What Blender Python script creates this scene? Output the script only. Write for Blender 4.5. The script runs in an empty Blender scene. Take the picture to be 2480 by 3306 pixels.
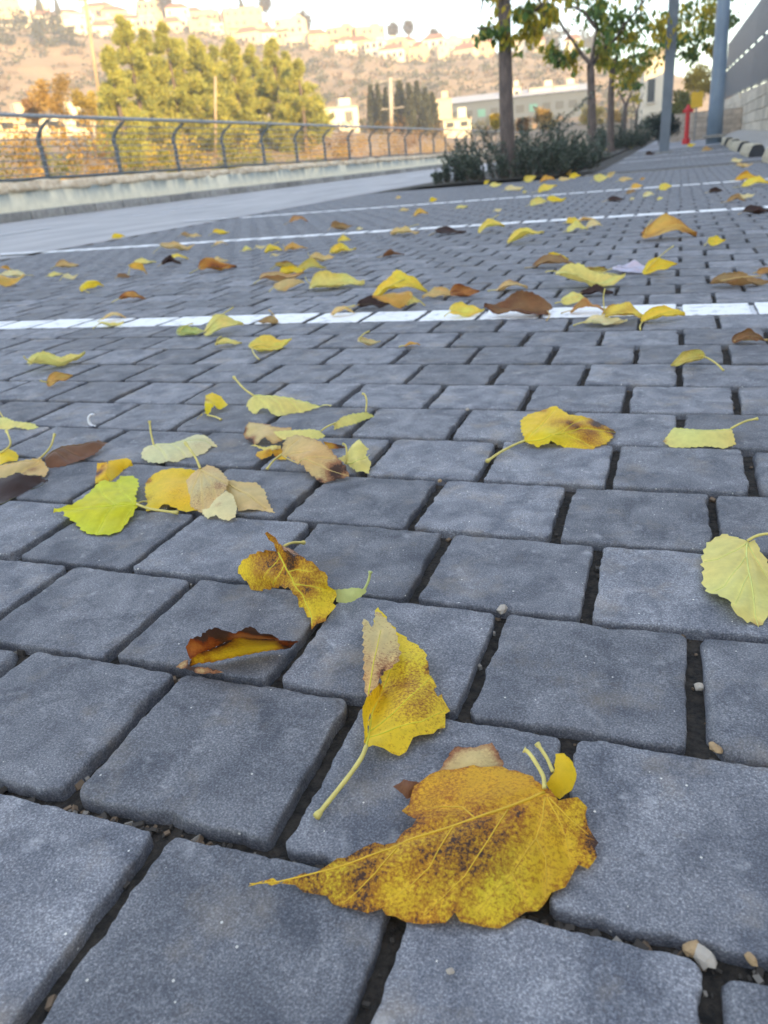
import bpy, bmesh, math, random
import numpy as np
from mathutils import Vector, Matrix, noise
from mathutils.geometry import delaunay_2d_cdt

sc = bpy.context.scene
col = sc.collection
H = 0.33                      # camera height above the pavers, metres

# ------------------------------------------------------------------ camera
cam_d = bpy.data.cameras.new('camera')
cam = bpy.data.objects.new('camera', cam_d)
col.objects.link(cam)
RX = (0.94060203, 0.06379016, -0.33346459)
RY = (0.32885151, -0.41536435, 0.84813274)
RZ = (-0.08440678, -0.90741571, -0.41167004)
cam.matrix_world = Matrix(((RX[0], -RX[1], -RX[2], 0), (RY[0], -RY[1], -RY[2], 0), (RZ[0], -RZ[1], -RZ[2], H), (0, 0, 0, 1)))
cam_d.sensor_fit = 'VERTICAL'
cam_d.sensor_height = 36
cam_d.sensor_width = 36
cam_d.lens = 26.884
cam_d.clip_start = 0.01
cam_d.clip_end = 5000
cam_d.dof.use_dof = True
cam_d.dof.focus_distance = 0.56
cam_d.dof.aperture_fstop = 12.0
sc.camera = cam

# ------------------------------------------------------------------ sky, sun, exposure
SUN_EL, SUN_AZ = math.radians(14), math.radians(128)     # azimuth measured clockwise from +Y
world = bpy.data.worlds.new('World')
sc.world = world
world.use_nodes = True
wn, wl = world.node_tree.nodes, world.node_tree.links
wn.clear()
w_out = wn.new('ShaderNodeOutputWorld')
w_bg = wn.new('ShaderNodeBackground')
w_bg.inputs['Strength'].default_value = 0.15
w_sky = wn.new('ShaderNodeTexSky')
w_sky.sky_type = 'NISHITA'
w_sky.sun_disc = False
w_sky.sun_elevation = SUN_EL
w_sky.sun_rotation = SUN_AZ
w_sky.air_density = 1.0
w_sky.dust_density = 0.2
w_sky.ozone_density = 1.0
w_tc = wn.new('ShaderNodeTexCoord')
w_map = wn.new('ShaderNodeMapping')
w_map.inputs['Scale'].default_value = (1.0, 1.0, 3.2)
w_noise = wn.new('ShaderNodeTexNoise')
w_noise.inputs['Scale'].default_value = 2.6
w_noise.inputs['Detail'].default_value = 7
w_noise.inputs['Roughness'].default_value = 0.58
w_ramp = wn.new('ShaderNodeValToRGB')
w_ramp.color_ramp.elements[0].position = 0.44
w_ramp.color_ramp.elements[1].position = 0.70
w_cloud = wn.new('ShaderNodeMixRGB')
w_cloud.inputs['Color2'].default_value = (4.0, 4.1, 4.3, 1)
w_fac = wn.new('ShaderNodeMath')
w_fac.operation = 'MULTIPLY'
w_fac.inputs[1].default_value = 0.75
wl.new(w_tc.outputs['Generated'], w_map.inputs['Vector'])
wl.new(w_map.outputs['Vector'], w_noise.inputs['Vector'])
wl.new(w_noise.outputs['Fac'], w_ramp.inputs['Fac'])
wl.new(w_ramp.outputs['Color'], w_fac.inputs[0])
wl.new(w_fac.outputs[0], w_cloud.inputs['Fac'])
wl.new(w_sky.outputs['Color'], w_cloud.inputs['Color1'])
wl.new(w_cloud.outputs['Color'], w_bg.inputs['Color'])
wl.new(w_bg.outputs['Background'], w_out.inputs['Surface'])

sun_d = bpy.data.lights.new('sun', 'SUN')
sun_d.energy = 4.4
sun_d.angle = math.radians(0.5)
sun_d.color = (1.0, 0.66, 0.25)
sun = bpy.data.objects.new('sun', sun_d)
col.objects.link(sun)
sdir = Vector((math.sin(SUN_AZ) * math.cos(SUN_EL), math.cos(SUN_AZ) * math.cos(SUN_EL), math.sin(SUN_EL)))   # towards the sun
sun.rotation_euler = (-sdir).to_track_quat('-Z', 'Y').to_euler()
sun.location = (20, -20, 40)

sc.view_settings.view_transform = 'Standard'
sc.view_settings.look = 'None'
sc.view_settings.gamma = 1.0
sc.view_settings.use_curve_mapping = False
sc.view_settings.exposure = 2.0
sc.render.engine = 'CYCLES'
sc.cycles.use_denoising = True
sc.cycles.max_bounces = 6
sc.cycles.transparent_max_bounces = 6
sc.cycles.volume_bounces = 1
sc.cycles.sample_clamp_indirect = 8
HAZE = 0.0010
# measured positions, in metres
DATA = {"hero": [{"name": "fallen_leaf",
"label": "largest leaf, golden with brown blotches and a long pointed tip, lying nearest the camera",
"p": [[[[-0.1844, 0.2303, 0.002],
[-0.1768, 0.2329, 0.003],
[-0.168, 0.2355, 0.004],
[-0.1533, 0.2416, 0.007],
[-0.1437, 0.2479, 0.009],
[-0.1349, 0.2563, 0.01],
[-0.1253, 0.2629, 0.011],
[-0.1159, 0.2669, 0.011],
[-0.1123, 0.2742, 0.012],
[-0.1093, 0.2822, 0.013],
[-0.1188, 0.2899, 0.009],
[-0.1182, 0.304, 0.009],
[-0.1173, 0.3136, 0.009],
[-0.1127, 0.32, 0.009],
[-0.102, 0.3283, 0.008],
[-0.0903, 0.3334, 0.008],
[-0.0779, 0.3353, 0.009],
[-0.065, 0.3334, 0.011],
[-0.0554, 0.3273, 0.014],
[-0.0473, 0.3176, 0.018],
[-0.0393, 0.3139, 0.015],
[-0.0298, 0.3205, 0.011],
[-0.0249, 0.3177, 0.008],
[-0.022, 0.3067, 0.006],
[-0.0175, 0.2996, 0.004],
[-0.0162, 0.2917, 0.003],
[-0.0202, 0.2838, 0.003],
[-0.0239, 0.2835, 0.003],
[-0.0269, 0.2774, 0.003],
[-0.0302, 0.27, 0.003],
[-0.0346, 0.2646, 0.002],
[-0.0387, 0.2573, 0.002],
[-0.045, 0.2513, 0.002],
[-0.05, 0.2452, 0.002],
[-0.0559, 0.2408, 0.001],
[-0.0633, 0.2397, 0.002],
[-0.068, 0.2372, 0.002],
[-0.0746, 0.2369, 0.003],
[-0.0773, 0.2397, 0.006],
[-0.0811, 0.2355, 0.004],
[-0.0878, 0.2325, 0.001],
[-0.0997, 0.2325, 0.002],
[-0.1047, 0.2311, 0.002],
[-0.1094, 0.2308, 0.003],
[-0.112, 0.2335, 0.004],
[-0.1231, 0.2296, 0.002],
[-0.1318, 0.2315, 0.002],
[-0.1419, 0.2332, 0.002],
[-0.1543, 0.2343, 0.002],
[-0.1678, 0.2348, 0.003],
[-0.1767, 0.2324, 0.002]],
[[-0.0463, 0.3146, 0.018],
[-0.0644, 0.2992, 0.017],
[-0.0883, 0.2818, 0.016],
[-0.1115, 0.2648, 0.013],
[-0.1429, 0.2461, 0.009],
[-0.0688, 0.2661, 0.015],
[-0.0938, 0.2558, 0.013],
[-0.0498, 0.2803, 0.014],
[-0.0609, 0.2536, 0.008],
[-0.0367, 0.2946, 0.01],
[-0.1076, 0.245, 0.009],
[-0.0911, 0.3111, 0.012]],
[0.74, 0.4, 0.008]]],
"mid": [[-0.0463, 0.3146, 0.018],
[-0.0623, 0.3005, 0.017],
[-0.0783, 0.2884, 0.0165],
[-0.0882, 0.2814, 0.016],
[-0.1071, 0.2696, 0.014],
[-0.1232, 0.2574, 0.0115],
[-0.1426, 0.2454, 0.009],
[-0.1678, 0.235, 0.004],
[-0.1833, 0.2306, 0.002]],
"veins": [[[-0.0881, 0.2811, 0.016], [-0.0911, 0.2683, 0.015], [-0.0938, 0.2558, 0.013], [-0.1002, 0.2466, 0.011], [-0.1064, 0.2407, 0.007], [-0.1122, 0.2376, 0.005]],
[[-0.063, 0.298, 0.017], [-0.0687, 0.2761, 0.016], [-0.0761, 0.2553, 0.013], [-0.0851, 0.2432, 0.008], [-0.0918, 0.2355, 0.004]],
[[-0.0458, 0.3115, 0.018], [-0.0449, 0.2979, 0.0165], [-0.0463, 0.2858, 0.015], [-0.0546, 0.2646, 0.012], [-0.0626, 0.2515, 0.007], [-0.0668, 0.2438, 0.003]],
[[-0.1132, 0.2629, 0.013], [-0.1198, 0.2478, 0.011], [-0.1262, 0.2391, 0.007], [-0.1322, 0.2329, 0.004]],
[[-0.0447, 0.3118, 0.018], [-0.0379, 0.3037, 0.014], [-0.0323, 0.2948, 0.011], [-0.0288, 0.284, 0.007]],
[[-0.0437, 0.3123, 0.017], [-0.0315, 0.3058, 0.012], [-0.0211, 0.3025, 0.006]],
[[-0.0783, 0.2884, 0.0165], [-0.0873, 0.2962, 0.014], [-0.0992, 0.2952, 0.012], [-0.1081, 0.2917, 0.01]],
[[-0.0463, 0.2858, 0.015], [-0.0404, 0.2791, 0.012], [-0.0384, 0.2686, 0.008], [-0.0383, 0.2615, 0.003]],
[[-0.0546, 0.2646, 0.012], [-0.0481, 0.2579, 0.007], [-0.0453, 0.2534, 0.003]]],
"stem": [[-0.0467, 0.3161, 0.018], [-0.0481, 0.3229, 0.019], [-0.0519, 0.3283, 0.021], [-0.0578, 0.3351, 0.023], [-0.0611, 0.3363, 0.024]],
"st": [[-0.0856, 0.2664, 0.0126, 0.044, 0.98],
[-0.0697, 0.2855, 0.015, 0.03, 0.9],
[-0.125, 0.249, 0.0097, 0.032, 0.95],
[-0.1008, 0.2599, 0.0123, 0.026, 0.9],
[-0.0583, 0.2973, 0.0166, 0.009, 1.4],
[-0.0394, 0.3061, 0.0143, 0.022, 0.6],
[-0.0197, 0.3003, 0.0041, 0.014, 0.9],
[-0.1485, 0.2388, 0.0063, 0.025, 0.6],
[-0.1053, 0.3079, 0.01, 0.025, 0.5],
[-0.106, 0.239, 0.0047, 0.018, 0.5],
[-0.0702, 0.2522, 0.0067, 0.02, 0.35],
[-0.1027, 0.251, 0.0097, 0.022, 0.6],
[-0.1101, 0.2528, 0.0098, 0.095, 0.36],
[-0.0569, 0.2894, 0.0144, 0.06, 0.3]],
"edge": 0.35,
"sc": [0.8, 0.68, 0.2],
"sp": 0.7,
"serr": 1.0},
{"name": "fallen_leaf",
"label": "pale tan torn leaf poking out behind the upper edge of the largest golden leaf",
"p": [[[[-0.1103, 0.3289, 0.003],
[-0.1085, 0.3373, 0.005],
[-0.1049, 0.3472, 0.008],
[-0.094, 0.3489, 0.008],
[-0.0838, 0.3541, 0.009],
[-0.0788, 0.3488, 0.008],
[-0.0741, 0.3411, 0.006],
[-0.073, 0.3321, 0.003],
[-0.0944, 0.3225, 0.002],
[-0.1086, 0.3224, 0.002]],
[[-0.0923, 0.3361, 0.008]],
[0.7, 0.5, 0.2]]],
"mid": [],
"veins": [],
"stem": [],
"st": [[-0.1049, 0.3444, 0.0079, 0.012, 0.5], [-0.08, 0.3449, 0.0078, 0.016, 0.5]],
"edge": 0.5,
"sc": [0.8, 0.68, 0.2],
"sp": 0.3,
"serr": 1.0},
{"name": "dry_leaf_scrap",
"label": "small curled brown leaf scrap at the left rim of the largest golden leaf",
"p": [[[[-0.1326, 0.3108, 0.003],
[-0.1262, 0.3127, 0.008],
[-0.1182, 0.3125, 0.009],
[-0.1139, 0.3144, 0.005],
[-0.1167, 0.3099, 0.002],
[-0.1222, 0.3048, 0.002],
[-0.127, 0.3079, 0.003]],
[[-0.1206, 0.3076, 0.009]],
[0.2, 0.085, 0.035]]],
"mid": [],
"veins": [],
"stem": [],
"st": [],
"edge": 0.3,
"sc": [0.8, 0.68, 0.2],
"sp": 0.3,
"serr": 1.0},
{"name": "fallen_leaf",
"label": "small yellow leaf with a thin stem standing beside the base of the largest golden leaf",
"p": [[[[-0.0447, 0.3453, 0.016],
[-0.04, 0.3463, 0.017],
[-0.0349, 0.3449, 0.013],
[-0.032, 0.3404, 0.009],
[-0.0334, 0.3332, 0.005],
[-0.0397, 0.3267, 0.002],
[-0.0434, 0.3277, 0.003],
[-0.0477, 0.3285, 0.01],
[-0.0442, 0.3327, 0.014]],
[[-0.0385, 0.3346, 0.012]],
[0.86, 0.6, 0.02]]],
"mid": [],
"veins": [],
"stem": [[-0.0444, 0.3324, 0.015], [-0.0488, 0.3394, 0.018], [-0.0553, 0.3462, 0.021]],
"st": [],
"edge": 0.15,
"sc": [0.8, 0.68, 0.2],
"sp": 0.3,
"serr": 1.0},
{"name": "fallen_leaf",
"label": "upright yellow leaf folded lengthwise with a long pale stem pointing at the viewer",
"p": [[[[-0.1553, 0.3296, 0.012],
[-0.1519, 0.3324, 0.012],
[-0.1463, 0.3346, 0.008],
[-0.141, 0.3355, 0.003],
[-0.1347, 0.3413, 0.003],
[-0.133, 0.3471, 0.005],
[-0.1298, 0.3545, 0.006],
[-0.1216, 0.3589, 0.004],
[-0.118, 0.368, 0.003],
[-0.1187, 0.3836, 0.003],
[-0.1254, 0.3955, 0.005],
[-0.1284, 0.391, 0.007],
[-0.1347, 0.406, 0.009],
[-0.141, 0.4127, 0.011],
[-0.1423, 0.4198, 0.012],
[-0.1502, 0.4335, 0.012],
[-0.1622, 0.4417, 0.012],
[-0.1759, 0.4513, 0.013],
[-0.1864, 0.4606, 0.015],
[-0.1979, 0.4742, 0.017],
[-0.1989, 0.4685, 0.017],
[-0.1934, 0.449, 0.014],
[-0.1794, 0.4198, 0.008],
[-0.1687, 0.3931, 0.004],
[-0.1664, 0.3664, 0.006],
[-0.1598, 0.3436, 0.009]],
[[-0.1481, 0.385, 0.012], [-0.1344, 0.3637, 0.01], [-0.1467, 0.3518, 0.009], [-0.1589, 0.4186, 0.012]],
[0.86, 0.6, 0.02]],
[[[-0.1988, 0.4428, 0.026],
[-0.1933, 0.4403, 0.026],
[-0.1891, 0.4373, 0.023],
[-0.1956, 0.4612, 0.021],
[-0.1911, 0.4607, 0.02],
[-0.1728, 0.4412, 0.02],
[-0.1614, 0.4171, 0.018],
[-0.1602, 0.4098, 0.018],
[-0.1629, 0.3979, 0.019],
[-0.1662, 0.388, 0.02],
[-0.1649, 0.3821, 0.019],
[-0.1664, 0.3738, 0.019],
[-0.1674, 0.3647, 0.019],
[-0.173, 0.376, 0.023],
[-0.1844, 0.4055, 0.026]],
[[-0.1752, 0.4119, 0.023]],
[0.7, 0.5, 0.2]],
[[[-0.167, 0.364, 0.02],
[-0.1661, 0.3535, 0.018],
[-0.1623, 0.3446, 0.016],
[-0.1566, 0.3297, 0.0125],
[-0.1593, 0.3426, 0.01],
[-0.1658, 0.3653, 0.0065],
[-0.1676, 0.3942, 0.005],
[-0.1669, 0.387, 0.015],
[-0.1664, 0.3738, 0.019]],
[],
[0.86, 0.6, 0.02]]],
"mid": [[-0.1551, 0.3291, 0.0125], [-0.1582, 0.3417, 0.011], [-0.1647, 0.3643, 0.008], [-0.1676, 0.3902, 0.0055], [-0.1678, 0.4135, 0.007]],
"veins": [[[-0.1592, 0.3464, 0.011], [-0.1488, 0.3651, 0.012], [-0.1415, 0.3872, 0.0115], [-0.1368, 0.4079, 0.009]],
[[-0.1572, 0.339, 0.011], [-0.1446, 0.3521, 0.01], [-0.1307, 0.3628, 0.009], [-0.1203, 0.3819, 0.004]],
[[-0.1672, 0.3687, 0.021], [-0.174, 0.3981, 0.024], [-0.1826, 0.4373, 0.023]]],
"stem": [[-0.1553, 0.3301, 0.012], [-0.1556, 0.3217, 0.01], [-0.1587, 0.31, 0.007], [-0.163, 0.2968, 0.004], [-0.1674, 0.2794, 0.0025]],
"st": [[-0.1538, 0.403, 0.0133, 0.026, 0.8],
[-0.1399, 0.3819, 0.0107, 0.024, 0.75],
[-0.1639, 0.3908, 0.0145, 0.007, 1.3],
[-0.1392, 0.4143, 0.0111, 0.007, 1.2],
[-0.1928, 0.4606, 0.0198, 0.006, 0.4]],
"edge": 0.12,
"sc": [0.8, 0.68, 0.2],
"sp": 0.7,
"serr": 1.0},
{"name": "fallen_leaf",
"label": "humped yellow leaf with large brown patch and raised pointed flap beside small pale green leaf",
"p": [[[[-0.3038, 0.5126, 0.038],
[-0.3088, 0.5117, 0.038],
[-0.3222, 0.5153, 0.034],
[-0.3338, 0.5177, 0.028],
[-0.342, 0.5187, 0.022],
[-0.3483, 0.5183, 0.015],
[-0.3475, 0.5153, 0.01],
[-0.3434, 0.5129, 0.007],
[-0.337, 0.5092, 0.005],
[-0.3318, 0.5055, 0.002],
[-0.3262, 0.5017, 0.001],
[-0.3166, 0.5001, 0.004],
[-0.3039, 0.4963, 0.009],
[-0.2945, 0.4934, 0.014],
[-0.2847, 0.4885, 0.017],
[-0.2787, 0.4851, 0.017],
[-0.2735, 0.4805, 0.014],
[-0.2693, 0.476, 0.011],
[-0.263, 0.4721, 0.007],
[-0.2561, 0.467, 0.004],
[-0.2507, 0.4599, 0.003],
[-0.2487, 0.456, 0.001],
[-0.2484, 0.4592, 0.002],
[-0.2482, 0.4618, 0.003],
[-0.2431, 0.467, 0.003],
[-0.2418, 0.472, 0.004],
[-0.2415, 0.4812, 0.005],
[-0.243, 0.4894, 0.007],
[-0.2442, 0.4961, 0.01],
[-0.2468, 0.4982, 0.013],
[-0.249, 0.4951, 0.019],
[-0.2512, 0.4981, 0.025],
[-0.2567, 0.499, 0.031],
[-0.2646, 0.4995, 0.037],
[-0.2714, 0.5006, 0.041],
[-0.2774, 0.4993, 0.042],
[-0.2932, 0.5067, 0.042],
[-0.2975, 0.5107, 0.044],
[-0.3047, 0.5157, 0.048],
[-0.3119, 0.5141, 0.054],
[-0.3118, 0.5105, 0.054],
[-0.3072, 0.5117, 0.048],
[-0.3045, 0.5117, 0.042]],
[[-0.3016, 0.5114, 0.037],
[-0.2946, 0.5056, 0.029],
[-0.2833, 0.496, 0.021],
[-0.2678, 0.4847, 0.014],
[-0.3158, 0.5045, 0.022],
[-0.3249, 0.5042, 0.011],
[-0.3006, 0.4958, 0.022],
[-0.2633, 0.492, 0.028],
[-0.2546, 0.4873, 0.014],
[-0.251, 0.4731, 0.007]],
[0.86, 0.6, 0.02]],
[[[-0.2963, 0.51, 0.044], [-0.2931, 0.5149, 0.04], [-0.2853, 0.5113, 0.039], [-0.275, 0.5035, 0.04], [-0.2776, 0.498, 0.0425], [-0.2925, 0.5055, 0.0425]], [], [0.8, 0.69, 0.35]]],
"mid": [[-0.3011, 0.5105, 0.0375], [-0.2941, 0.5047, 0.0295], [-0.2828, 0.4952, 0.0215], [-0.2705, 0.487, 0.015], [-0.259, 0.4728, 0.008], [-0.2503, 0.4594, 0.0025]],
"veins": [[[-0.2997, 0.5087, 0.035], [-0.3046, 0.5039, 0.028], [-0.314, 0.5007, 0.016]],
[[-0.2941, 0.5047, 0.0295], [-0.2961, 0.4963, 0.024], [-0.302, 0.4971, 0.012]],
[[-0.2884, 0.499, 0.026], [-0.2763, 0.497, 0.031], [-0.264, 0.4944, 0.031]],
[[-0.2785, 0.4925, 0.019], [-0.2628, 0.4889, 0.021], [-0.2527, 0.4899, 0.018]]],
"stem": [[-0.2984, 0.5166, 0.04], [-0.296, 0.5278, 0.038], [-0.2922, 0.5427, 0.031]],
"st": [[-0.3054, 0.5022, 0.0288, 0.034, 0.95],
[-0.2848, 0.4994, 0.0279, 0.03, 0.98],
[-0.27, 0.4929, 0.0251, 0.026, 0.9],
[-0.3199, 0.5047, 0.015, 0.024, 0.8],
[-0.2972, 0.4937, 0.0199, 0.02, 0.7],
[-0.2991, 0.5102, 0.0379, 0.01, 0.9],
[-0.2448, 0.4636, 0.0032, 0.01, 0.8],
[-0.2498, 0.4581, 0.0025, 0.008, 0.8],
[-0.2755, 0.494, 0.038, 0.02, 0.5]],
"edge": 0.2,
"sc": [0.8, 0.68, 0.2],
"sp": 0.5,
"serr": 1.0},
{"name": "fallen_leaf",
"label": "small pale green leaf with an upturned stem touching the humped yellow and brown leaf",
"p": [[[[-0.2518, 0.5066, 0.008],
[-0.2414, 0.5033, 0.012],
[-0.2327, 0.503, 0.014],
[-0.2219, 0.4994, 0.016],
[-0.218, 0.4982, 0.018],
[-0.2179, 0.499, 0.014],
[-0.2256, 0.502, 0.006],
[-0.2335, 0.4996, 0.002],
[-0.2428, 0.4994, 0.001],
[-0.2469, 0.5001, 0.001],
[-0.2484, 0.5038, 0.005]],
[[-0.2329, 0.5001, 0.009]],
[0.58, 0.62, 0.22]]],
"mid": [],
"veins": [],
"stem": [[-0.2185, 0.4973, 0.018], [-0.2151, 0.4987, 0.025], [-0.2132, 0.5003, 0.033]],
"st": [],
"edge": 0.0,
"sc": [0.58, 0.62, 0.22],
"sp": 0.3,
"serr": 1.0},
{"name": "fallen_leaf",
"label": "dark reddish brown leaf rolled lengthwise with a yellow inner face, lying left of centre",
"p": [[[[-0.3225, 0.3932, 0.005],
[-0.3238, 0.3945, 0.01],
[-0.3237, 0.395, 0.015],
[-0.3229, 0.3957, 0.018],
[-0.3152, 0.3953, 0.025],
[-0.3095, 0.395, 0.027],
[-0.3026, 0.3942, 0.033],
[-0.294, 0.3938, 0.037],
[-0.289, 0.3944, 0.036],
[-0.285, 0.3954, 0.034],
[-0.2803, 0.3981, 0.031],
[-0.2747, 0.397, 0.035],
[-0.2662, 0.3965, 0.04],
[-0.2612, 0.3973, 0.037],
[-0.26, 0.3984, 0.033],
[-0.2584, 0.4027, 0.031],
[-0.2539, 0.4069, 0.027],
[-0.253, 0.4123, 0.019],
[-0.2509, 0.4212, 0.013],
[-0.2476, 0.4284, 0.008],
[-0.2527, 0.4247, 0.004],
[-0.2576, 0.4227, 0.006],
[-0.2621, 0.4178, 0.014],
[-0.271, 0.4139, 0.016],
[-0.2843, 0.407, 0.02],
[-0.2944, 0.4019, 0.018],
[-0.3031, 0.399, 0.014],
[-0.3126, 0.3974, 0.01],
[-0.3186, 0.3956, 0.007]],
[[-0.3025, 0.3961, 0.024]],
[0.4, 0.125, 0.018]],
[[[-0.3212, 0.3886, 0.002],
[-0.319, 0.3906, 0.006],
[-0.3159, 0.3923, 0.01],
[-0.3083, 0.3921, 0.015],
[-0.2979, 0.3923, 0.02],
[-0.2892, 0.395, 0.024],
[-0.277, 0.3969, 0.029],
[-0.2725, 0.3984, 0.028],
[-0.2633, 0.4024, 0.026],
[-0.2555, 0.4077, 0.023],
[-0.2557, 0.4177, 0.011],
[-0.2528, 0.4237, 0.004],
[-0.266, 0.4208, 0.003],
[-0.2843, 0.4125, 0.0015],
[-0.2962, 0.405, 0.0015],
[-0.308, 0.3975, 0.0015],
[-0.3179, 0.3924, 0.0015]],
[],
[0.74, 0.4, 0.008]]],
"mid": [],
"veins": [],
"stem": [],
"st": [[-0.2661, 0.3949, 0.0394, 0.014, 1.4],
[-0.292, 0.3942, 0.0358, 0.014, 1.4],
[-0.2584, 0.4027, 0.031, 0.01, 1.2],
[-0.3084, 0.3969, 0.0285, 0.01, 1.0],
[-0.2953, 0.392, 0.016, 0.012, 0.8],
[-0.3066, 0.3928, 0.0097, 0.01, 0.6],
[-0.2868, 0.3951, 0.0204, 0.012, 0.8],
[-0.2538, 0.423, 0.0077, 0.01, 1.0],
[-0.3213, 0.39, 0.0027, 0.006, 0.8]],
"edge": 0.5,
"sc": [0.8, 0.68, 0.2],
"sp": 0.3,
"serr": 1.0},
{"name": "dry_leaf_scrap",
"label": "pinkish brown splinter of dry leaf wedged in the joint under the dark rolled leaf",
"p": [[[[-0.3306, 0.3865, 0.001],
[-0.3284, 0.3899, 0.003],
[-0.3267, 0.3918, 0.004],
[-0.3228, 0.3922, 0.005],
[-0.3194, 0.3881, 0.003],
[-0.3052, 0.3903, 0.003],
[-0.2911, 0.3897, 0.002],
[-0.2964, 0.3876, 0.001],
[-0.3096, 0.3842, 0.001],
[-0.3175, 0.3866, 0.001]],
[],
[0.7, 0.5, 0.2]]],
"mid": [],
"veins": [],
"stem": [],
"st": [[-0.318, 0.3877, 0.0021, 0.008, 0.7], [-0.2994, 0.3885, 0.0012, 0.008, 0.5]],
"edge": 0.6,
"sc": [0.8, 0.68, 0.2],
"sp": 0.3,
"serr": 1.0},
{"name": "fallen_leaf",
"label": "lime green heart shaped leaf lying flat on the left side",
"p": [[[[-0.5431, 0.6356, 0.01],
[-0.5579, 0.6533, 0.012],
[-0.576, 0.6844, 0.01],
[-0.5941, 0.7064, 0.009],
[-0.6073, 0.7136, 0.01],
[-0.6186, 0.7072, 0.012],
[-0.6119, 0.6901, 0.012],
[-0.6159, 0.6849, 0.013],
[-0.6244, 0.6858, 0.014],
[-0.6306, 0.6805, 0.014],
[-0.6233, 0.6581, 0.013],
[-0.6199, 0.6363, 0.012],
[-0.621, 0.6207, 0.011],
[-0.6303, 0.6149, 0.01],
[-0.6386, 0.6128, 0.009],
[-0.6369, 0.6063, 0.006],
[-0.6258, 0.6112, 0.008],
[-0.6188, 0.6035, 0.006],
[-0.5981, 0.5949, 0.003],
[-0.5746, 0.5797, 0.002],
[-0.5605, 0.5756, 0.001],
[-0.5401, 0.5773, 0.001],
[-0.5335, 0.5851, 0.001],
[-0.5346, 0.5966, 0.002],
[-0.5366, 0.6097, 0.004],
[-0.5394, 0.6247, 0.007]],
[[-0.5669, 0.6262, 0.013], [-0.5994, 0.6181, 0.011], [-0.589, 0.6629, 0.013], [-0.5653, 0.5973, 0.006]],
[0.66, 0.66, 0.01]]],
"mid": [[-0.5433, 0.6353, 0.0105], [-0.5653, 0.6242, 0.0133], [-0.5986, 0.6172, 0.0113], [-0.6268, 0.6131, 0.01]],
"veins": [[[-0.5462, 0.6356, 0.011], [-0.5849, 0.6628, 0.0133], [-0.611, 0.6917, 0.0123]],
[[-0.5621, 0.6249, 0.0132], [-0.6005, 0.65, 0.0143], [-0.6293, 0.6763, 0.014]],
[[-0.5459, 0.6322, 0.01], [-0.5429, 0.6142, 0.0065], [-0.5334, 0.5875, 0.0015]],
[[-0.5653, 0.6242, 0.0133], [-0.5644, 0.604, 0.008], [-0.5566, 0.5801, 0.0016]]],
"stem": [[-0.5433, 0.6353, 0.0105], [-0.5214, 0.6309, 0.008], [-0.4921, 0.637, 0.003]],
"st": [[-0.6369, 0.6063, 0.006, 0.005, 0.8]],
"edge": 0.02,
"sc": [0.8, 0.68, 0.2],
"sp": 0.12,
"serr": 1.0},
{"name": "fallen_leaf",
"label": "bright yellow leaf with dark freckles tucked between the lime leaf and the tan leaf",
"p": [[[[-0.5517, 0.6622, 0.005],
[-0.5638, 0.6781, 0.008],
[-0.574, 0.6953, 0.011],
[-0.5737, 0.708, 0.014],
[-0.5687, 0.7218, 0.016],
[-0.5568, 0.7254, 0.017],
[-0.5447, 0.7283, 0.017],
[-0.5261, 0.7296, 0.015],
[-0.5146, 0.7187, 0.01],
[-0.474, 0.6505, 0.0015],
[-0.4792, 0.6471, 0.001],
[-0.4896, 0.6436, 0.001],
[-0.5062, 0.6477, 0.004],
[-0.519, 0.6509, 0.006],
[-0.5247, 0.6439, 0.001],
[-0.5342, 0.6387, 0.001],
[-0.5408, 0.6431, 0.002],
[-0.544, 0.6537, 0.004]],
[[-0.5255, 0.68, 0.013]],
[0.86, 0.6, 0.02]]],
"mid": [],
"veins": [],
"stem": [[-0.5465, 0.6572, 0.004], [-0.5526, 0.6563, 0.004], [-0.5568, 0.652, 0.003]],
"st": [[-0.5718, 0.6956, 0.011, 0.008, 0.8], [-0.55, 0.6625, 0.005, 0.01, 0.5], [-0.5132, 0.6688, 0.0098, 0.016, 0.3]],
"edge": 0.1,
"sc": [0.8, 0.68, 0.2],
"sp": 0.6,
"serr": 1.0},
{"name": "fallen_leaf",
"label": "broad tan leaf with brown dots and raised stem on top of the freckled yellow leaf",
"p": [[[[-0.5117, 0.7182, 0.022],
[-0.5207, 0.712, 0.016],
[-0.5232, 0.702, 0.011],
[-0.519, 0.6867, 0.007],
[-0.4979, 0.6621, 0.005],
[-0.4829, 0.6512, 0.004],
[-0.4644, 0.6413, 0.003],
[-0.4522, 0.6432, 0.008],
[-0.453, 0.6771, 0.015],
[-0.4621, 0.6998, 0.017],
[-0.4735, 0.7106, 0.019],
[-0.4929, 0.7279, 0.02],
[-0.5079, 0.731, 0.022],
[-0.5094, 0.7208, 0.022]],
[[-0.4775, 0.6706, 0.018]],
[0.7, 0.5, 0.2]]],
"mid": [[-0.5095, 0.7172, 0.022], [-0.4777, 0.699, 0.02], [-0.4578, 0.6903, 0.016]],
"veins": [[[-0.5086, 0.7164, 0.022], [-0.4808, 0.6714, 0.0175], [-0.467, 0.6476, 0.005]],
[[-0.5086, 0.7164, 0.022], [-0.5012, 0.6868, 0.015], [-0.493, 0.6605, 0.006]],
[[-0.502, 0.7117, 0.0215], [-0.4695, 0.6781, 0.017], [-0.4528, 0.6536, 0.01]]],
"stem": [[-0.5103, 0.7184, 0.022], [-0.5229, 0.7304, 0.032], [-0.5468, 0.7496, 0.042]],
"st": [[-0.465, 0.6827, 0.017, 0.012, 0.7], [-0.4787, 0.6631, 0.016, 0.022, 0.3]],
"edge": 0.1,
"sc": [0.8, 0.68, 0.2],
"sp": 0.7,
"serr": 1.0},
{"name": "fallen_leaf",
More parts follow.
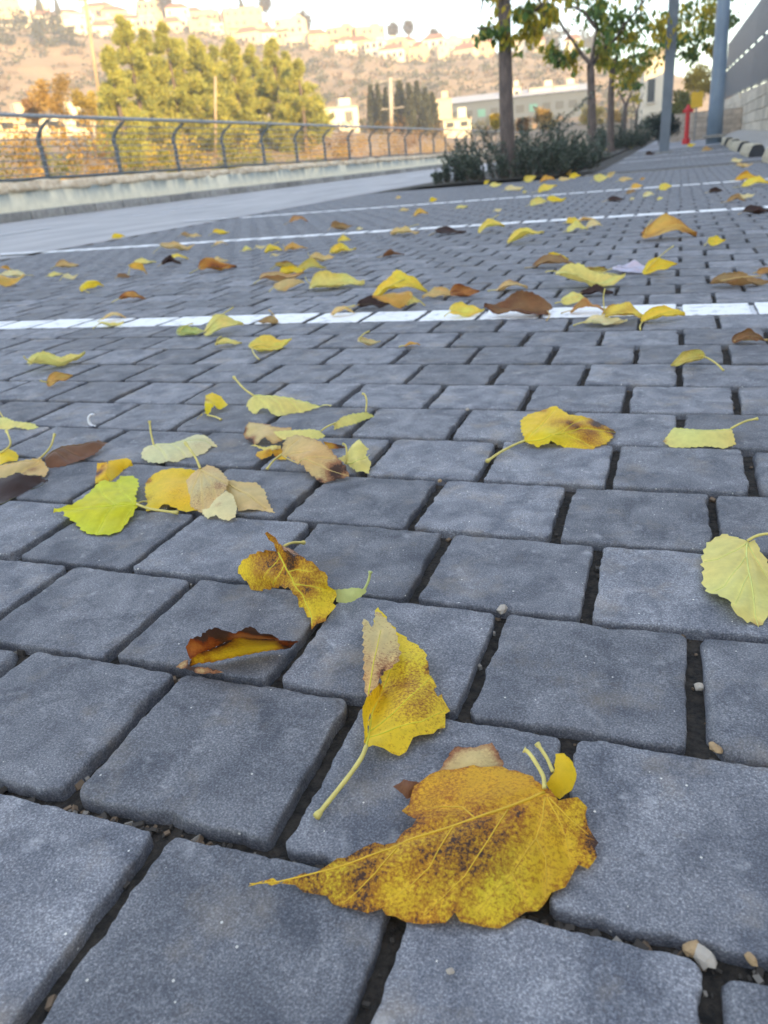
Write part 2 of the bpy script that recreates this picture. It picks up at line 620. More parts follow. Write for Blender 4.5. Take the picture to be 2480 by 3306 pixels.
"label": "tan wing shaped leaf reaching right from the broad dotted tan leaf",
"p": [[[[-0.4697, 0.7058, 0.015],
[-0.4506, 0.7044, 0.014],
[-0.4319, 0.7096, 0.012],
[-0.4161, 0.6986, 0.008],
[-0.4027, 0.6783, 0.004],
[-0.3843, 0.658, 0.001],
[-0.4023, 0.6603, 0.002],
[-0.4122, 0.6541, 0.005],
[-0.4244, 0.6533, 0.002],
[-0.4314, 0.6596, 0.002],
[-0.4663, 0.6952, 0.01]],
[[-0.4251, 0.6791, 0.009]],
[0.7, 0.5, 0.2]]],
"mid": [[-0.4674, 0.7019, 0.015], [-0.4303, 0.6828, 0.0105], [-0.3867, 0.6594, 0.0015]],
"veins": [],
"stem": [],
"st": [],
"edge": 0.1,
"sc": [0.8, 0.68, 0.2],
"sp": 0.3,
"serr": 1.0},
{"name": "fallen_leaf",
"label": "small cream two lobed leaf lying on the broad dotted tan leaf",
"p": [[[[-0.4502, 0.6728, 0.017],
[-0.4399, 0.6694, 0.014],
[-0.4241, 0.6489, 0.009],
[-0.4178, 0.6334, 0.005],
[-0.424, 0.6283, 0.002],
[-0.4348, 0.6297, 0.003],
[-0.4417, 0.6332, 0.005],
[-0.4514, 0.631, 0.002],
[-0.4616, 0.6381, 0.003],
[-0.4668, 0.6458, 0.005],
[-0.454, 0.6407, 0.009],
[-0.4533, 0.6559, 0.014]],
[[-0.4355, 0.645, 0.01]],
[0.8, 0.69, 0.35]]],
"mid": [],
"veins": [],
"stem": [],
"st": [[-0.4453, 0.6464, 0.0087, 0.006, 0.4]],
"edge": 0.05,
"sc": [0.8, 0.68, 0.2],
"sp": 0.3,
"serr": 1.0},
{"name": "fallen_leaf",
"label": "cream leaf on its side with a straight upright stem, behind the tan leaf",
"p": [[[[-0.6449, 0.8097, 0.014],
[-0.6563, 0.8085, 0.01],
[-0.6535, 0.7952, 0.006],
[-0.6479, 0.7879, 0.003],
[-0.6313, 0.7794, 0.001],
[-0.6086, 0.7781, 0.001],
[-0.606, 0.7798, 0.003],
[-0.5911, 0.7842, 0.001],
[-0.5886, 0.7972, 0.002],
[-0.5746, 0.8092, 0.002],
[-0.5686, 0.8205, 0.002],
[-0.5726, 0.8419, 0.003],
[-0.565, 0.8454, 0.002],
[-0.5855, 0.8606, 0.006],
[-0.5986, 0.8684, 0.009],
[-0.6079, 0.8589, 0.012],
[-0.6106, 0.8356, 0.014],
[-0.6209, 0.8177, 0.015]],
[[-0.6019, 0.8034, 0.009]],
[0.8, 0.69, 0.35]]],
"mid": [[-0.6417, 0.8086, 0.0145], [-0.6203, 0.8166, 0.015], [-0.6068, 0.8331, 0.014], [-0.5868, 0.8491, 0.009], [-0.5671, 0.8452, 0.002]],
"veins": [[[-0.6389, 0.8076, 0.014], [-0.6204, 0.7987, 0.01], [-0.6059, 0.7848, 0.004]], [[-0.6171, 0.8153, 0.015], [-0.599, 0.809, 0.009], [-0.5892, 0.8023, 0.004]]],
"stem": [[-0.6417, 0.81, 0.014], [-0.6482, 0.8178, 0.028], [-0.6527, 0.8261, 0.042]],
"st": [[-0.5878, 0.8322, 0.007, 0.016, 0.25]],
"edge": 0.1,
"sc": [0.8, 0.68, 0.2],
"sp": 0.3,
"serr": 1.0},
{"name": "fallen_leaf",
"label": "small folded leaf, half brown spotted and half orange yellow, behind the lime leaf",
"p": [[[[-0.6806, 0.7402, 0.012],
[-0.6665, 0.7426, 0.014],
[-0.6533, 0.7286, 0.013],
[-0.6496, 0.7176, 0.009],
[-0.6408, 0.7105, 0.002],
[-0.6555, 0.7018, 0.001],
[-0.6716, 0.7248, 0.005]],
[],
[0.74, 0.4, 0.008]],
[[[-0.654, 0.7261, 0.013],
[-0.6652, 0.7442, 0.015],
[-0.6495, 0.7603, 0.013],
[-0.6399, 0.7577, 0.009],
[-0.6394, 0.7581, 0.004],
[-0.647, 0.7474, 0.003],
[-0.6433, 0.7276, 0.0015],
[-0.6398, 0.7117, 0.001],
[-0.6473, 0.7132, 0.009]],
[[-0.6491, 0.7466, 0.009]],
[0.86, 0.6, 0.02]]],
"mid": [],
"veins": [],
"stem": [],
"st": [[-0.6658, 0.7233, 0.0059, 0.012, 1.0], [-0.6475, 0.704, 0.0053, 0.008, 0.8], [-0.6681, 0.7356, 0.0124, 0.006, 0.7]],
"edge": 0.2,
"sc": [0.8, 0.68, 0.2],
"sp": 0.3,
"serr": 1.0},
{"name": "fallen_leaf",
"label": "brown pointed leaf with pale ribs pointing right, second leaf group from the left edge",
"p": [[[[-0.78, 0.7544, 0.01],
[-0.7818, 0.7665, 0.014],
[-0.7781, 0.7882, 0.016],
[-0.752, 0.7999, 0.016],
[-0.7413, 0.8083, 0.015],
[-0.741, 0.8205, 0.014],
[-0.7303, 0.8275, 0.008],
[-0.7279, 0.8057, 0.006],
[-0.7268, 0.7877, 0.004],
[-0.7301, 0.7728, 0.003],
[-0.7411, 0.7601, 0.002],
[-0.7462, 0.7511, 0.001],
[-0.7612, 0.7425, 0.001],
[-0.7689, 0.7431, 0.002]],
[[-0.758, 0.7736, 0.008]],
[0.2, 0.085, 0.035]]],
"mid": [[-0.7787, 0.7547, 0.011], [-0.7806, 0.7726, 0.0145], [-0.7777, 0.7875, 0.0155], [-0.7514, 0.7989, 0.0155], [-0.7331, 0.8278, 0.008]],
"veins": [[[-0.7751, 0.7874, 0.0155], [-0.7563, 0.7805, 0.012], [-0.7375, 0.7781, 0.005]], [[-0.7794, 0.7742, 0.0145], [-0.7615, 0.7705, 0.009], [-0.7465, 0.7625, 0.003]]],
"stem": [],
"st": [],
"edge": 0.1,
"sc": [0.8, 0.68, 0.2],
"sp": 0.3,
"serr": 1.0},
{"name": "fallen_leaf",
"label": "tan leaf at the left edge, its stem rising beside the brown pointed leaf",
"p": [[[[-0.8435, 0.7187, 0.008],
[-0.8219, 0.7193, 0.012],
[-0.7999, 0.7304, 0.014],
[-0.7745, 0.7434, 0.016],
[-0.7707, 0.7418, 0.012],
[-0.7492, 0.7272, 0.006],
[-0.7414, 0.7097, 0.003],
[-0.7531, 0.7133, 0.003],
[-0.7629, 0.7109, 0.004],
[-0.7709, 0.7072, 0.003],
[-0.7823, 0.7126, 0.006],
[-0.7879, 0.7092, 0.006],
[-0.7964, 0.6974, 0.003],
[-0.8031, 0.6966, 0.003],
[-0.8256, 0.6988, 0.003]],
[[-0.7834, 0.7184, 0.011]],
[0.7, 0.5, 0.2]]],
"mid": [[-0.7715, 0.7416, 0.0163], [-0.798, 0.7285, 0.0145], [-0.8201, 0.7177, 0.0125], [-0.8406, 0.7173, 0.0085]],
"veins": [[[-0.7734, 0.7407, 0.016], [-0.7767, 0.7245, 0.011], [-0.7822, 0.7126, 0.0065]]],
"stem": [[-0.7722, 0.7423, 0.016], [-0.7666, 0.7495, 0.022], [-0.7631, 0.7567, 0.029], [-0.769, 0.7726, 0.038]],
"st": [[-0.7726, 0.7234, 0.0053, 0.01, 0.5], [-0.7771, 0.711, 0.0058, 0.008, 0.4]],
"edge": 0.1,
"sc": [0.8, 0.68, 0.2],
"sp": 0.3,
"serr": 1.0},
{"name": "fallen_leaf",
"label": "nearly black brown leaf cut by the left edge, below the tan leaf",
"p": [[[[-0.7895, 0.6663, 0.009],
[-0.7813, 0.6773, 0.011],
[-0.7688, 0.6815, 0.013],
[-0.766, 0.6883, 0.015],
[-0.7536, 0.6897, 0.013],
[-0.7396, 0.7001, 0.008],
[-0.7226, 0.6947, 0.005],
[-0.7221, 0.6934, 0.003],
[-0.734, 0.693, 0.002],
[-0.7334, 0.6737, 0.001],
[-0.7337, 0.6549, 0.001],
[-0.7374, 0.6285, 0.001],
[-0.7422, 0.6158, 0.001]],
[[-0.7468, 0.672, 0.009]],
[0.045, 0.02, 0.014]]],
"mid": [[-0.7414, 0.6153, 0.0015], [-0.7366, 0.6279, 0.0016], [-0.7354, 0.646, 0.0018], [-0.732, 0.6751, 0.002], [-0.7261, 0.6929, 0.004]],
"veins": [],
"stem": [],
"st": [[-0.7437, 0.6535, 0.002, 0.02, -0.3]],
"edge": 0.0,
"sc": [0.8, 0.68, 0.2],
"sp": 0.3,
"serr": 1.0},
{"name": "fallen_leaf",
"label": "round yellow leaf at the left edge with a stem curving upward",
"p": [[[[-0.8746, 0.7607, 0.008],
[-0.8673, 0.7651, 0.01],
[-0.8604, 0.7755, 0.012],
[-0.8459, 0.7728, 0.008],
[-0.84, 0.7693, 0.004],
[-0.8327, 0.7579, 0.002],
[-0.8452, 0.7397, 0.003],
[-0.8672, 0.7513, 0.003]],
[[-0.8452, 0.7581, 0.008]],
[0.86, 0.6, 0.02]]],
"mid": [],
"veins": [],
"stem": [[-0.8646, 0.7627, 0.011], [-0.8534, 0.7686, 0.017], [-0.8545, 0.7763, 0.023], [-0.8748, 0.7935, 0.033]],
"st": [[-0.8386, 0.7483, 0.0076, 0.005, 0.6]],
"edge": 0.05,
"sc": [0.8, 0.68, 0.2],
"sp": 0.3,
"serr": 1.0},
{"name": "fallen_leaf",
"label": "pale yellow leaf at the left edge, the farthest of the group piled there",
"p": [[[[-1.019, 0.9072, 0.009],
[-1.0081, 0.9096, 0.011],
[-0.998, 0.9092, 0.012],
[-0.9683, 0.8996, 0.009],
[-0.9308, 0.9004, 0.006],
[-0.919, 0.8949, 0.002],
[-0.9312, 0.8859, 0.001],
[-0.957, 0.8858, 0.004],
[-0.969, 0.8845, 0.001],
[-0.9875, 0.8847, 0.001],
[-0.9992, 0.8845, 0.002]],
[],
[0.8, 0.68, 0.2]]],
"mid": [],
"veins": [],
"stem": [[-1.0009, 0.909, 0.012], [-1.0076, 0.9122, 0.019], [-1.0103, 0.9121, 0.024]],
"st": [],
"edge": 0.02,
"sc": [0.8, 0.68, 0.2],
"sp": 0.3,
"serr": 1.0},
{"name": "fallen_leaf",
"label": "long pale yellow leaf arched over the paver with a straight stem at its upper left",
"p": [[[[-0.5983, 1.0166, 0.022],
[-0.6123, 1.0175, 0.011],
[-0.6095, 1.0093, 0.006],
[-0.5987, 0.9987, 0.002],
[-0.5838, 0.9888, 0.001],
[-0.5816, 0.9951, 0.005],
[-0.5723, 0.9971, 0.009],
[-0.5622, 0.9923, 0.007],
[-0.5528, 0.9878, 0.002],
[-0.5394, 0.9827, 0.001],
[-0.5262, 0.9974, 0.001],
[-0.5101, 1.0031, 0.001],
[-0.5016, 1.0121, 0.002],
[-0.492, 1.026, 0.003],
[-0.4768, 1.0302, 0.002],
[-0.4767, 1.0374, 0.002],
[-0.485, 1.0287, 0.006],
[-0.5136, 1.0244, 0.012],
[-0.5449, 1.0251, 0.018],
[-0.5741, 1.0203, 0.022]],
[[-0.5665, 1.0035, 0.016], [-0.5306, 1.0091, 0.009]],
[0.8, 0.68, 0.2]]],
"mid": [[-0.5973, 1.015, 0.0225], [-0.5728, 1.0178, 0.0223], [-0.5435, 1.0223, 0.0184], [-0.5125, 1.022, 0.0123], [-0.4842, 1.0268, 0.0063]],
"veins": [[[-0.5922, 1.0144, 0.022], [-0.5749, 1.0046, 0.017], [-0.5582, 0.9934, 0.006]],
[[-0.5728, 1.0178, 0.022], [-0.5505, 1.0061, 0.014], [-0.5367, 0.9935, 0.002]],
[[-0.5487, 1.0232, 0.0185], [-0.5287, 1.0123, 0.011], [-0.5151, 1.0042, 0.002]]],
"stem": [[-0.5983, 1.0166, 0.022], [-0.62, 1.0261, 0.031], [-0.6452, 1.0438, 0.044]],
"st": [],
"edge": 0.05,
"sc": [0.8, 0.68, 0.2],
"sp": 0.3,
"serr": 1.0},
{"name": "fallen_leaf",
"label": "half cream half yellow small leaf with hooked upright stem behind the brown and tan pile",
"p": [[[[-0.4292, 0.933, 0.008],
[-0.4227, 0.9495, 0.013],
[-0.4106, 0.9591, 0.015],
[-0.3937, 0.9667, 0.015],
[-0.3853, 0.9731, 0.009],
[-0.3852, 0.976, 0.006],
[-0.3961, 0.9664, 0.004],
[-0.4061, 0.955, 0.002],
[-0.4184, 0.9425, 0.001],
[-0.4286, 0.9295, 0.001]],
[],
[0.8, 0.68, 0.2]]],
"mid": [],
"veins": [],
"stem": [[-0.3937, 0.9667, 0.015], [-0.3925, 0.9713, 0.03], [-0.3963, 0.9762, 0.038], [-0.4002, 0.9773, 0.039]],
"st": [[-0.4291, 0.9342, 0.0015, 0.005, 0.5]],
"edge": 0.05,
"sc": [0.8, 0.68, 0.2],
"sp": 0.3,
"serr": 1.0},
{"name": "fallen_leaf",
"label": "wrinkled tan leaf with purple brown margins at back left of the tan pile",
"p": [[[[-0.5468, 0.9048, 0.017],
[-0.5131, 0.9023, 0.016],
[-0.5053, 0.8928, 0.016],
[-0.4791, 0.8998, 0.013],
[-0.4753, 0.8941, 0.011],
[-0.4907, 0.8849, 0.011],
[-0.4766, 0.8662, 0.006],
[-0.4858, 0.8561, 0.004],
[-0.5006, 0.86, 0.012],
[-0.5101, 0.8564, 0.003],
[-0.5162, 0.8567, 0.002],
[-0.5363, 0.8709, 0.005],
[-0.5422, 0.8773, 0.008],
[-0.5458, 0.8913, 0.014]],
[[-0.5098, 0.8784, 0.014]],
[0.7, 0.5, 0.2]]],
"mid": [],
"veins": [],
"stem": [],
"st": [[-0.5267, 0.8639, 0.0051, 0.014, 1.0], [-0.5433, 0.8851, 0.0094, 0.008, 0.6], [-0.5155, 0.9042, 0.016, 0.008, 0.6]],
"edge": 0.5,
"sc": [0.8, 0.68, 0.2],
"sp": 0.3,
"serr": 1.0},
{"name": "fallen_leaf",
"label": "pale yellow leaf sandwiched in the brown and tan pile, its stem pointing right",
"p": [[[[-0.4269, 0.8838, 0.014],
[-0.4209, 0.8836, 0.007],
[-0.428, 0.8746, 0.006],
[-0.4686, 0.8622, 0.009],
[-0.4739, 0.8617, 0.009],
[-0.4985, 0.8784, 0.013],
[-0.4801, 0.882, 0.015],
[-0.4553, 0.8831, 0.016]],
[],
[0.8, 0.68, 0.2]]],
"mid": [],
"veins": [],
"stem": [[-0.4277, 0.8856, 0.014], [-0.4212, 0.8938, 0.018], [-0.4122, 0.9023, 0.02]],
"st": [],
"edge": 0.0,
"sc": [0.8, 0.68, 0.2],
"sp": 0.3,
"serr": 1.0},
{"name": "fallen_leaf",
"label": "broad tan leaf with brown torn margins on top of the brown and tan pile",
"p": [[[[-0.4339, 0.78, 0.02],
[-0.4391, 0.7963, 0.026],
[-0.4399, 0.8126, 0.03],
[-0.4294, 0.8185, 0.032],
[-0.4127, 0.813, 0.032],
[-0.3911, 0.8035, 0.03],
[-0.3797, 0.799, 0.026],
[-0.3707, 0.7912, 0.022],
[-0.362, 0.7838, 0.018],
[-0.3453, 0.7705, 0.012],
[-0.3381, 0.7595, 0.005],
[-0.3464, 0.7561, 0.003],
[-0.3558, 0.7501, 0.002],
[-0.3603, 0.7463, 0.001],
[-0.3698, 0.7436, 0.001],
[-0.3763, 0.7508, 0.003],
[-0.3918, 0.76, 0.008],
[-0.4069, 0.7724, 0.012],
[-0.4195, 0.7788, 0.015],
[-0.4278, 0.7812, 0.018]],
[[-0.404, 0.7888, 0.024], [-0.3775, 0.7681, 0.015]],
[0.7, 0.5, 0.2]]],
"mid": [[-0.4321, 0.7779, 0.0205], [-0.4024, 0.7703, 0.019], [-0.3768, 0.7664, 0.0145], [-0.365, 0.7629, 0.0105], [-0.3398, 0.7609, 0.0055]],
"veins": [[[-0.4321, 0.7805, 0.0205], [-0.4214, 0.7861, 0.0255], [-0.3967, 0.7863, 0.024]],
[[-0.4322, 0.7808, 0.021], [-0.4319, 0.7977, 0.027], [-0.424, 0.8092, 0.0305]],
[[-0.3994, 0.769, 0.019], [-0.3816, 0.7784, 0.018], [-0.3666, 0.7806, 0.019]]],
"stem": [[-0.4337, 0.7791, 0.02], [-0.4475, 0.7823, 0.01], [-0.4534, 0.7736, 0.002]],
"st": [[-0.3549, 0.7633, 0.0061, 0.02, 1.0],
[-0.3463, 0.766, 0.0078, 0.012, 0.9],
[-0.3697, 0.7462, 0.0011, 0.008, 0.9],
[-0.4066, 0.8158, 0.03, 0.01, 0.6],
[-0.375, 0.7929, 0.0224, 0.012, 0.3]],
"edge": 0.35,
"sc": [0.8, 0.68, 0.2],
"sp": 0.4,
"serr": 1.0},
{"name": "fallen_leaf",
"label": "crumpled golden brown leaf crushed underneath the brown and tan pile",
"p": [[[[-0.5013, 0.8343, 0.01], [-0.4602, 0.8294, 0.012], [-0.4596, 0.8271, 0.009], [-0.47, 0.8235, 0.008], [-0.487, 0.8316, 0.005], [-0.5128, 0.8387, 0.006]], [], [0.8, 0.68, 0.2]],
[[[-0.4873, 0.8323, 0.005],
[-0.47, 0.8235, 0.008],
[-0.4599, 0.8278, 0.009],
[-0.4473, 0.8186, 0.005],
[-0.4441, 0.8094, 0.001],
[-0.4574, 0.8096, 0.001],
[-0.4687, 0.8223, 0.004],
[-0.4789, 0.8071, 0.001],
[-0.4928, 0.8182, 0.002],
[-0.4956, 0.8291, 0.003]],
[],
[0.74, 0.4, 0.008]]],
"mid": [],
"veins": [],
"stem": [],
"st": [[-0.4617, 0.8199, 0.0065, 0.01, 0.9], [-0.4774, 0.8212, 0.0054, 0.008, 0.6]],
"edge": 0.2,
"sc": [0.8, 0.68, 0.2],
"sp": 0.3,
"serr": 1.0},
{"name": "fallen_leaf",
"label": "pale fan shaped leaf with upright stem at right end of the brown and tan pile",
"p": [[[[-0.3484, 0.8257, 0.026],
[-0.3397, 0.8153, 0.024],
[-0.3332, 0.8158, 0.018],
[-0.334, 0.807, 0.014],
[-0.3278, 0.8019, 0.009],
[-0.3241, 0.7976, 0.006],
[-0.3207, 0.7774, 0.001],
[-0.3298, 0.7802, 0.003],
[-0.3349, 0.7776, 0.002],
[-0.347, 0.7877, 0.004],
[-0.3547, 0.7924, 0.006],
[-0.3717, 0.8075, 0.008],
[-0.3586, 0.8043, 0.014],
[-0.3549, 0.8159, 0.022]],
[[-0.3386, 0.7907, 0.014]],
[0.8, 0.68, 0.2]]],
"mid": [[-0.3542, 0.7915, 0.007], [-0.3372, 0.7869, 0.0143], [-0.3304, 0.8101, 0.013]],
"veins": [],
"stem": [[-0.3559, 0.7939, 0.006], [-0.3561, 0.8014, 0.02], [-0.3585, 0.8045, 0.026], [-0.3618, 0.8054, 0.027]],
"st": [],
"edge": 0.03,
"sc": [0.8, 0.68, 0.2],
"sp": 0.3,
"serr": 1.0},
{"name": "dry_leaf_scrap",
"label": "burnt orange leaf scrap between the brown and tan pile and the fan shaped pale leaf",
"p": [[[[-0.4107, 0.8521, 0.012], [-0.3976, 0.8574, 0.008], [-0.3804, 0.8588, 0.003], [-0.3862, 0.8567, 0.002], [-0.402, 0.8505, 0.002], [-0.4086, 0.8547, 0.006]],
[],
[0.64, 0.32, 0.035]]],
"mid": [],
"veins": [],
"stem": [],
"st": [[-0.3897, 0.862, 0.0021, 0.01, 1.2]],
"edge": 0.3,
"sc": [0.8, 0.68, 0.2],
"sp": 0.3,
"serr": 1.0},
{"name": "fallen_leaf",
"label": "glossy yellow leaf with a purple brown blotch toward its tip, right of centre",
"p": [[[[-0.1561, 0.8892, 0.008],
[-0.1648, 0.9131, 0.013],
[-0.1705, 0.9422, 0.017],
[-0.1647, 0.9606, 0.019],
[-0.146, 0.9754, 0.021],
[-0.1324, 0.985, 0.023],
[-0.1116, 0.9611, 0.02],
[-0.0973, 0.9635, 0.018],
[-0.0828, 0.9627, 0.014],
[-0.0647, 0.9514, 0.009],
[-0.0515, 0.9449, 0.004],
[-0.0556, 0.9257, 0.003],
[-0.0609, 0.907, 0.002],
[-0.0754, 0.8879, 0.001],
[-0.0913, 0.8863, 0.001],
[-0.1109, 0.8896, 0.002],
[-0.13, 0.8873, 0.006],
[-0.1406, 0.8838, 0.003]],
[[-0.1263, 0.9004, 0.017], [-0.0923, 0.918, 0.012]],
[0.86, 0.6, 0.02]]],
"mid": [[-0.1561, 0.8894, 0.0085], [-0.1251, 0.8916, 0.0165], [-0.0934, 0.9273, 0.0148], [-0.0528, 0.9439, 0.0043]],
"veins": [[[-0.1529, 0.8906, 0.01], [-0.1412, 0.9243, 0.0175], [-0.1322, 0.9731, 0.022]],
[[-0.1201, 0.8955, 0.0165], [-0.1074, 0.9271, 0.0175], [-0.0938, 0.9574, 0.017]],
[[-0.1104, 0.9064, 0.016], [-0.0907, 0.9039, 0.008], [-0.0759, 0.8932, 0.002]]],
"stem": [[-0.1564, 0.8908, 0.008], [-0.1678, 0.8785, 0.006], [-0.1806, 0.8566, 0.004], [-0.1906, 0.8312, 0.002]],
"st": [[-0.1019, 0.9289, 0.014, 0.026, 0.98],
[-0.0747, 0.9529, 0.0113, 0.02, 1.25],
[-0.0569, 0.9435, 0.0043, 0.016, 1.25],
[-0.0837, 0.915, 0.0118, 0.028, 0.85],
[-0.1192, 0.9312, 0.0158, 0.02, 0.7],
[-0.1453, 0.9705, 0.021, 0.008, 0.7]],
"edge": 0.12,
"sc": [0.8, 0.68, 0.2],
"sp": 0.45,
"serr": 1.0},
{"name": "fallen_leaf",
"label": "pale yellow trough shaped leaf with stem pointing up right, near the right edge",
"p": [[[[0.0155, 0.9447, 0.012],
[0.0477, 0.9358, 0.013],
[0.0783, 0.9427, 0.013],
[0.0829, 0.9174, 0.002],
[0.0701, 0.9033, 0.001],
[0.0529, 0.9065, 0.002],
[0.0279, 0.9027, 0.001],
[0.0127, 0.9027, 0.001],
[0.0034, 0.9159, 0.004],
[0.0094, 0.9301, 0.008]],
[],
[0.8, 0.68, 0.2]]],
"mid": [[0.0782, 0.9409, 0.0133], [0.0477, 0.9341, 0.0133], [0.0155, 0.9429, 0.0123]],
"veins": [],
"stem": [[0.0783, 0.9427, 0.013], [0.0935, 0.9547, 0.018], [0.1074, 0.9602, 0.02]],
"st": [[0.0046, 0.916, 0.004, 0.005, 0.6]],
"edge": 0.1,
"sc": [0.8, 0.68, 0.2],
"sp": 0.3,
"serr": 1.0},
{"name": "fallen_leaf",
"label": "broad pale yellow leaf with white ribs, nearest leaf at the right edge",
"p": [[[[0.075, 0.6432, 0.014],
[0.0686, 0.6536, 0.012],
[0.0612, 0.6643, 0.009],
[0.0574, 0.6667, 0.008],
[0.0503, 0.6567, 0.008],
[0.0449, 0.6482, 0.007],
[0.0419, 0.6365, 0.006],
[0.0401, 0.6243, 0.006],
[0.0392, 0.6119, 0.005],
[0.0405, 0.6044, 0.005],
[0.0396, 0.5917, 0.005],
[0.0392, 0.5861, 0.004],
[0.0403, 0.5752, 0.004],
[0.0418, 0.5683, 0.005],
[0.0453, 0.5603, 0.007],
[0.0486, 0.5577, 0.008],
[0.0515, 0.5544, 0.009],
[0.0559, 0.5485, 0.01],
[0.0586, 0.5411, 0.01],
[0.0599, 0.5363, 0.008],
[0.0622, 0.5331, 0.006],
[0.0656, 0.5323, 0.004],
[0.0688, 0.5324, 0.002],
[0.0714, 0.533, 0.003],
[0.0743, 0.5312, 0.002],
[0.0769, 0.53, 0.001],
[0.0799, 0.5357, 0.002],
[0.0834, 0.5402, 0.003],
[0.0901, 0.552, 0.003],
[0.0954, 0.573, 0.004],
[0.0961, 0.6006, 0.006],
[0.0893, 0.6153, 0.009],
[0.086, 0.6265, 0.011],
[0.0836, 0.6339, 0.012],
[0.0826, 0.6474, 0.013],
[0.0769, 0.6435, 0.014]],
[[0.0564, 0.6071, 0.012], [0.0582, 0.573, 0.013], [0.0732, 0.6204, 0.013], [0.0738, 0.5721, 0.013]],
[0.8, 0.68, 0.2]]],
"mid": [[0.0752, 0.6423, 0.014], [0.0731, 0.6196, 0.0134], [0.073, 0.5866, 0.0136], [0.0744, 0.5604, 0.009], [0.0747, 0.5394, 0.0045], [0.0766, 0.5301, 0.0013]],
"veins": [[[0.0748, 0.6403, 0.014], [0.0647, 0.626, 0.013], [0.0512, 0.6133, 0.0105], [0.0414, 0.6157, 0.006]],
[[0.0729, 0.6161, 0.0134], [0.0667, 0.5989, 0.0138], [0.0546, 0.5693, 0.0125], [0.0444, 0.5632, 0.0065]],
[[0.073, 0.5866, 0.0136], [0.0667, 0.5657, 0.0115], [0.0605, 0.5432, 0.009]],
[[0.0756, 0.6399, 0.0138], [0.0807, 0.6158, 0.012], [0.0867, 0.5934, 0.009]]],
"stem": [[0.0754, 0.6432, 0.014], [0.0824, 0.6457, 0.018], [0.0906, 0.6448, 0.021], [0.1002, 0.6425, 0.022]],
"st": [[0.076, 0.5312, 0.0013, 0.006, 0.6], [0.0787, 0.5678, 0.0095, 0.005, 0.2]],
"edge": 0.02,
"sc": [0.8, 0.68, 0.2],
"sp": 0.12,
"serr": 1.0},
{"name": "fallen_leaf",
"label": "small orange yellow leaf folded in half and standing on its edge, left of centre",
"p": [[[[-0.6658, 0.953, 0.003],
[-0.6567, 0.9635, 0.009],
[-0.6855, 1.0172, 0.022],
[-0.6812, 1.0296, 0.023],
[-0.6626, 1.0254, 0.018],
[-0.6387, 1.003, 0.01],
[-0.6525, 0.9937, 0.007],
[-0.6555, 0.9704, 0.005]],
[[-0.6539, 0.9854, 0.017]],
[0.86, 0.6, 0.02]]],
"mid": [],
"veins": [],
"stem": [[-0.6555, 0.9669, 0.005], [-0.6391, 0.9632, 0.004], [-0.6256, 0.9568, 0.002]],
"st": [[-0.6738, 0.9987, 0.0201, 0.009, 0.6], [-0.6625, 0.9583, 0.005, 0.007, 0.5]],
"edge": 0.1,
"sc": [0.8, 0.68, 0.2],
"sp": 0.3,
"serr": 1.0}],
"leaves": [[[-3.2239, 3.2366, 0.0058],
[-3.2534, 3.2069, 0.0146],
[-0.0171, 0.0171, 0.0204],
0.55,
0.1,
"orange",
[],
0.0,
"tiny orange leaf at the left edge, above a stacked pale and golden pair"],
[[-2.8294, 2.9096, 0.0125], [-2.904, 2.8351, 0.0234], [-0.0492, 0.0493, 0.036], 0.5, 0.02, "cream", [], 0.0, "pale leaf at the left edge lying on a golden leaf"],
[[-2.6537, 2.5808, 0.022], [-2.5737, 2.6606, 0.0065], [-0.0561, 0.0562, 0.0286], -0.39, -0.11, "gold", [], 0.0, "golden leaf at the left edge under a pale one"],
[[-2.8517, 3.182, 0.0165], [-2.7819, 3.2432, 0.0095], [-0.0421, 0.048, 0.026], 0.8, -0.02, "tan", [], 0.4, "crumpled tan leaf with a dark stem, near the road on the left"],
[[-2.6364, 2.8751, 0.0084],
[-2.5948, 2.9127, 0.0073],
[-0.0258, 0.0285, 0.0157],
0.2,
-0.01,
"pale",
[],
0.0,
"small pale flat leaf just left of a cream leaf, near the left edge"],
[[-2.421, 2.7219, 0.0105], [-2.3799, 2.7579, 0.0083], [-0.0236, 0.0269, 0.0189], 0.3, -0.11, "cream", [], 0.0, "small cream leaf right of a pale flat one, near the left edge"],
[[-2.0355, 2.3651, 0.0151],
[-1.9785, 2.413, 0.012],
[-0.0309, 0.0367, 0.0271],
-0.81,
0.15,
"yellow",
[-1.9666, 2.3135, 0.003],
0.0,
"yellow leaf with its stem hanging down, alone left of the dark orange leaf"],
[[-1.6595, 2.0958, 0.0139],
[-1.6014, 2.1405, 0.0058],
[-0.0311, 0.0404, 0.0197],
0.7,
0.06,
"orange",
[],
0.8,
"dark orange leaf with black margins just beyond the nearest white stripe, left"],
[[-2.1128, 2.6806, 0.0136], [-2.0768, 2.7085, 0.0089], [-0.0155, 0.02, 0.0225], 0.9, -0.06, "brown", [], 0.0, "small dark brown leaf touching a bent golden leaf on the left"],
[[-2.3801, 3.1699, 0.0102],
[-2.3084, 3.2225, 0.0084],
[-0.0373, 0.0509, 0.0187],
0.6,
-0.0,
"pale",
[],
0.0,
"pale strip shaped leaf at the top of the bent golden leaf on the left"],
[[-2.0863, 2.738, 0.0331], [-2.0416, 2.7715, -0.0012], [-0.0218, 0.0291, 0.0321], 0.9, 0.14, "gold", [], 0.1, "bent golden leaf right of a small dark brown leaf, left side"],
[[-2.139, 3.0377, 0.02], [-2.0764, 3.0808, 0.0094], [-0.0276, 0.04, 0.0294], 1.2, 0.12, "dark", [], 0.0, "black shrivelled leaf with a yellow leaf behind it, left side"],
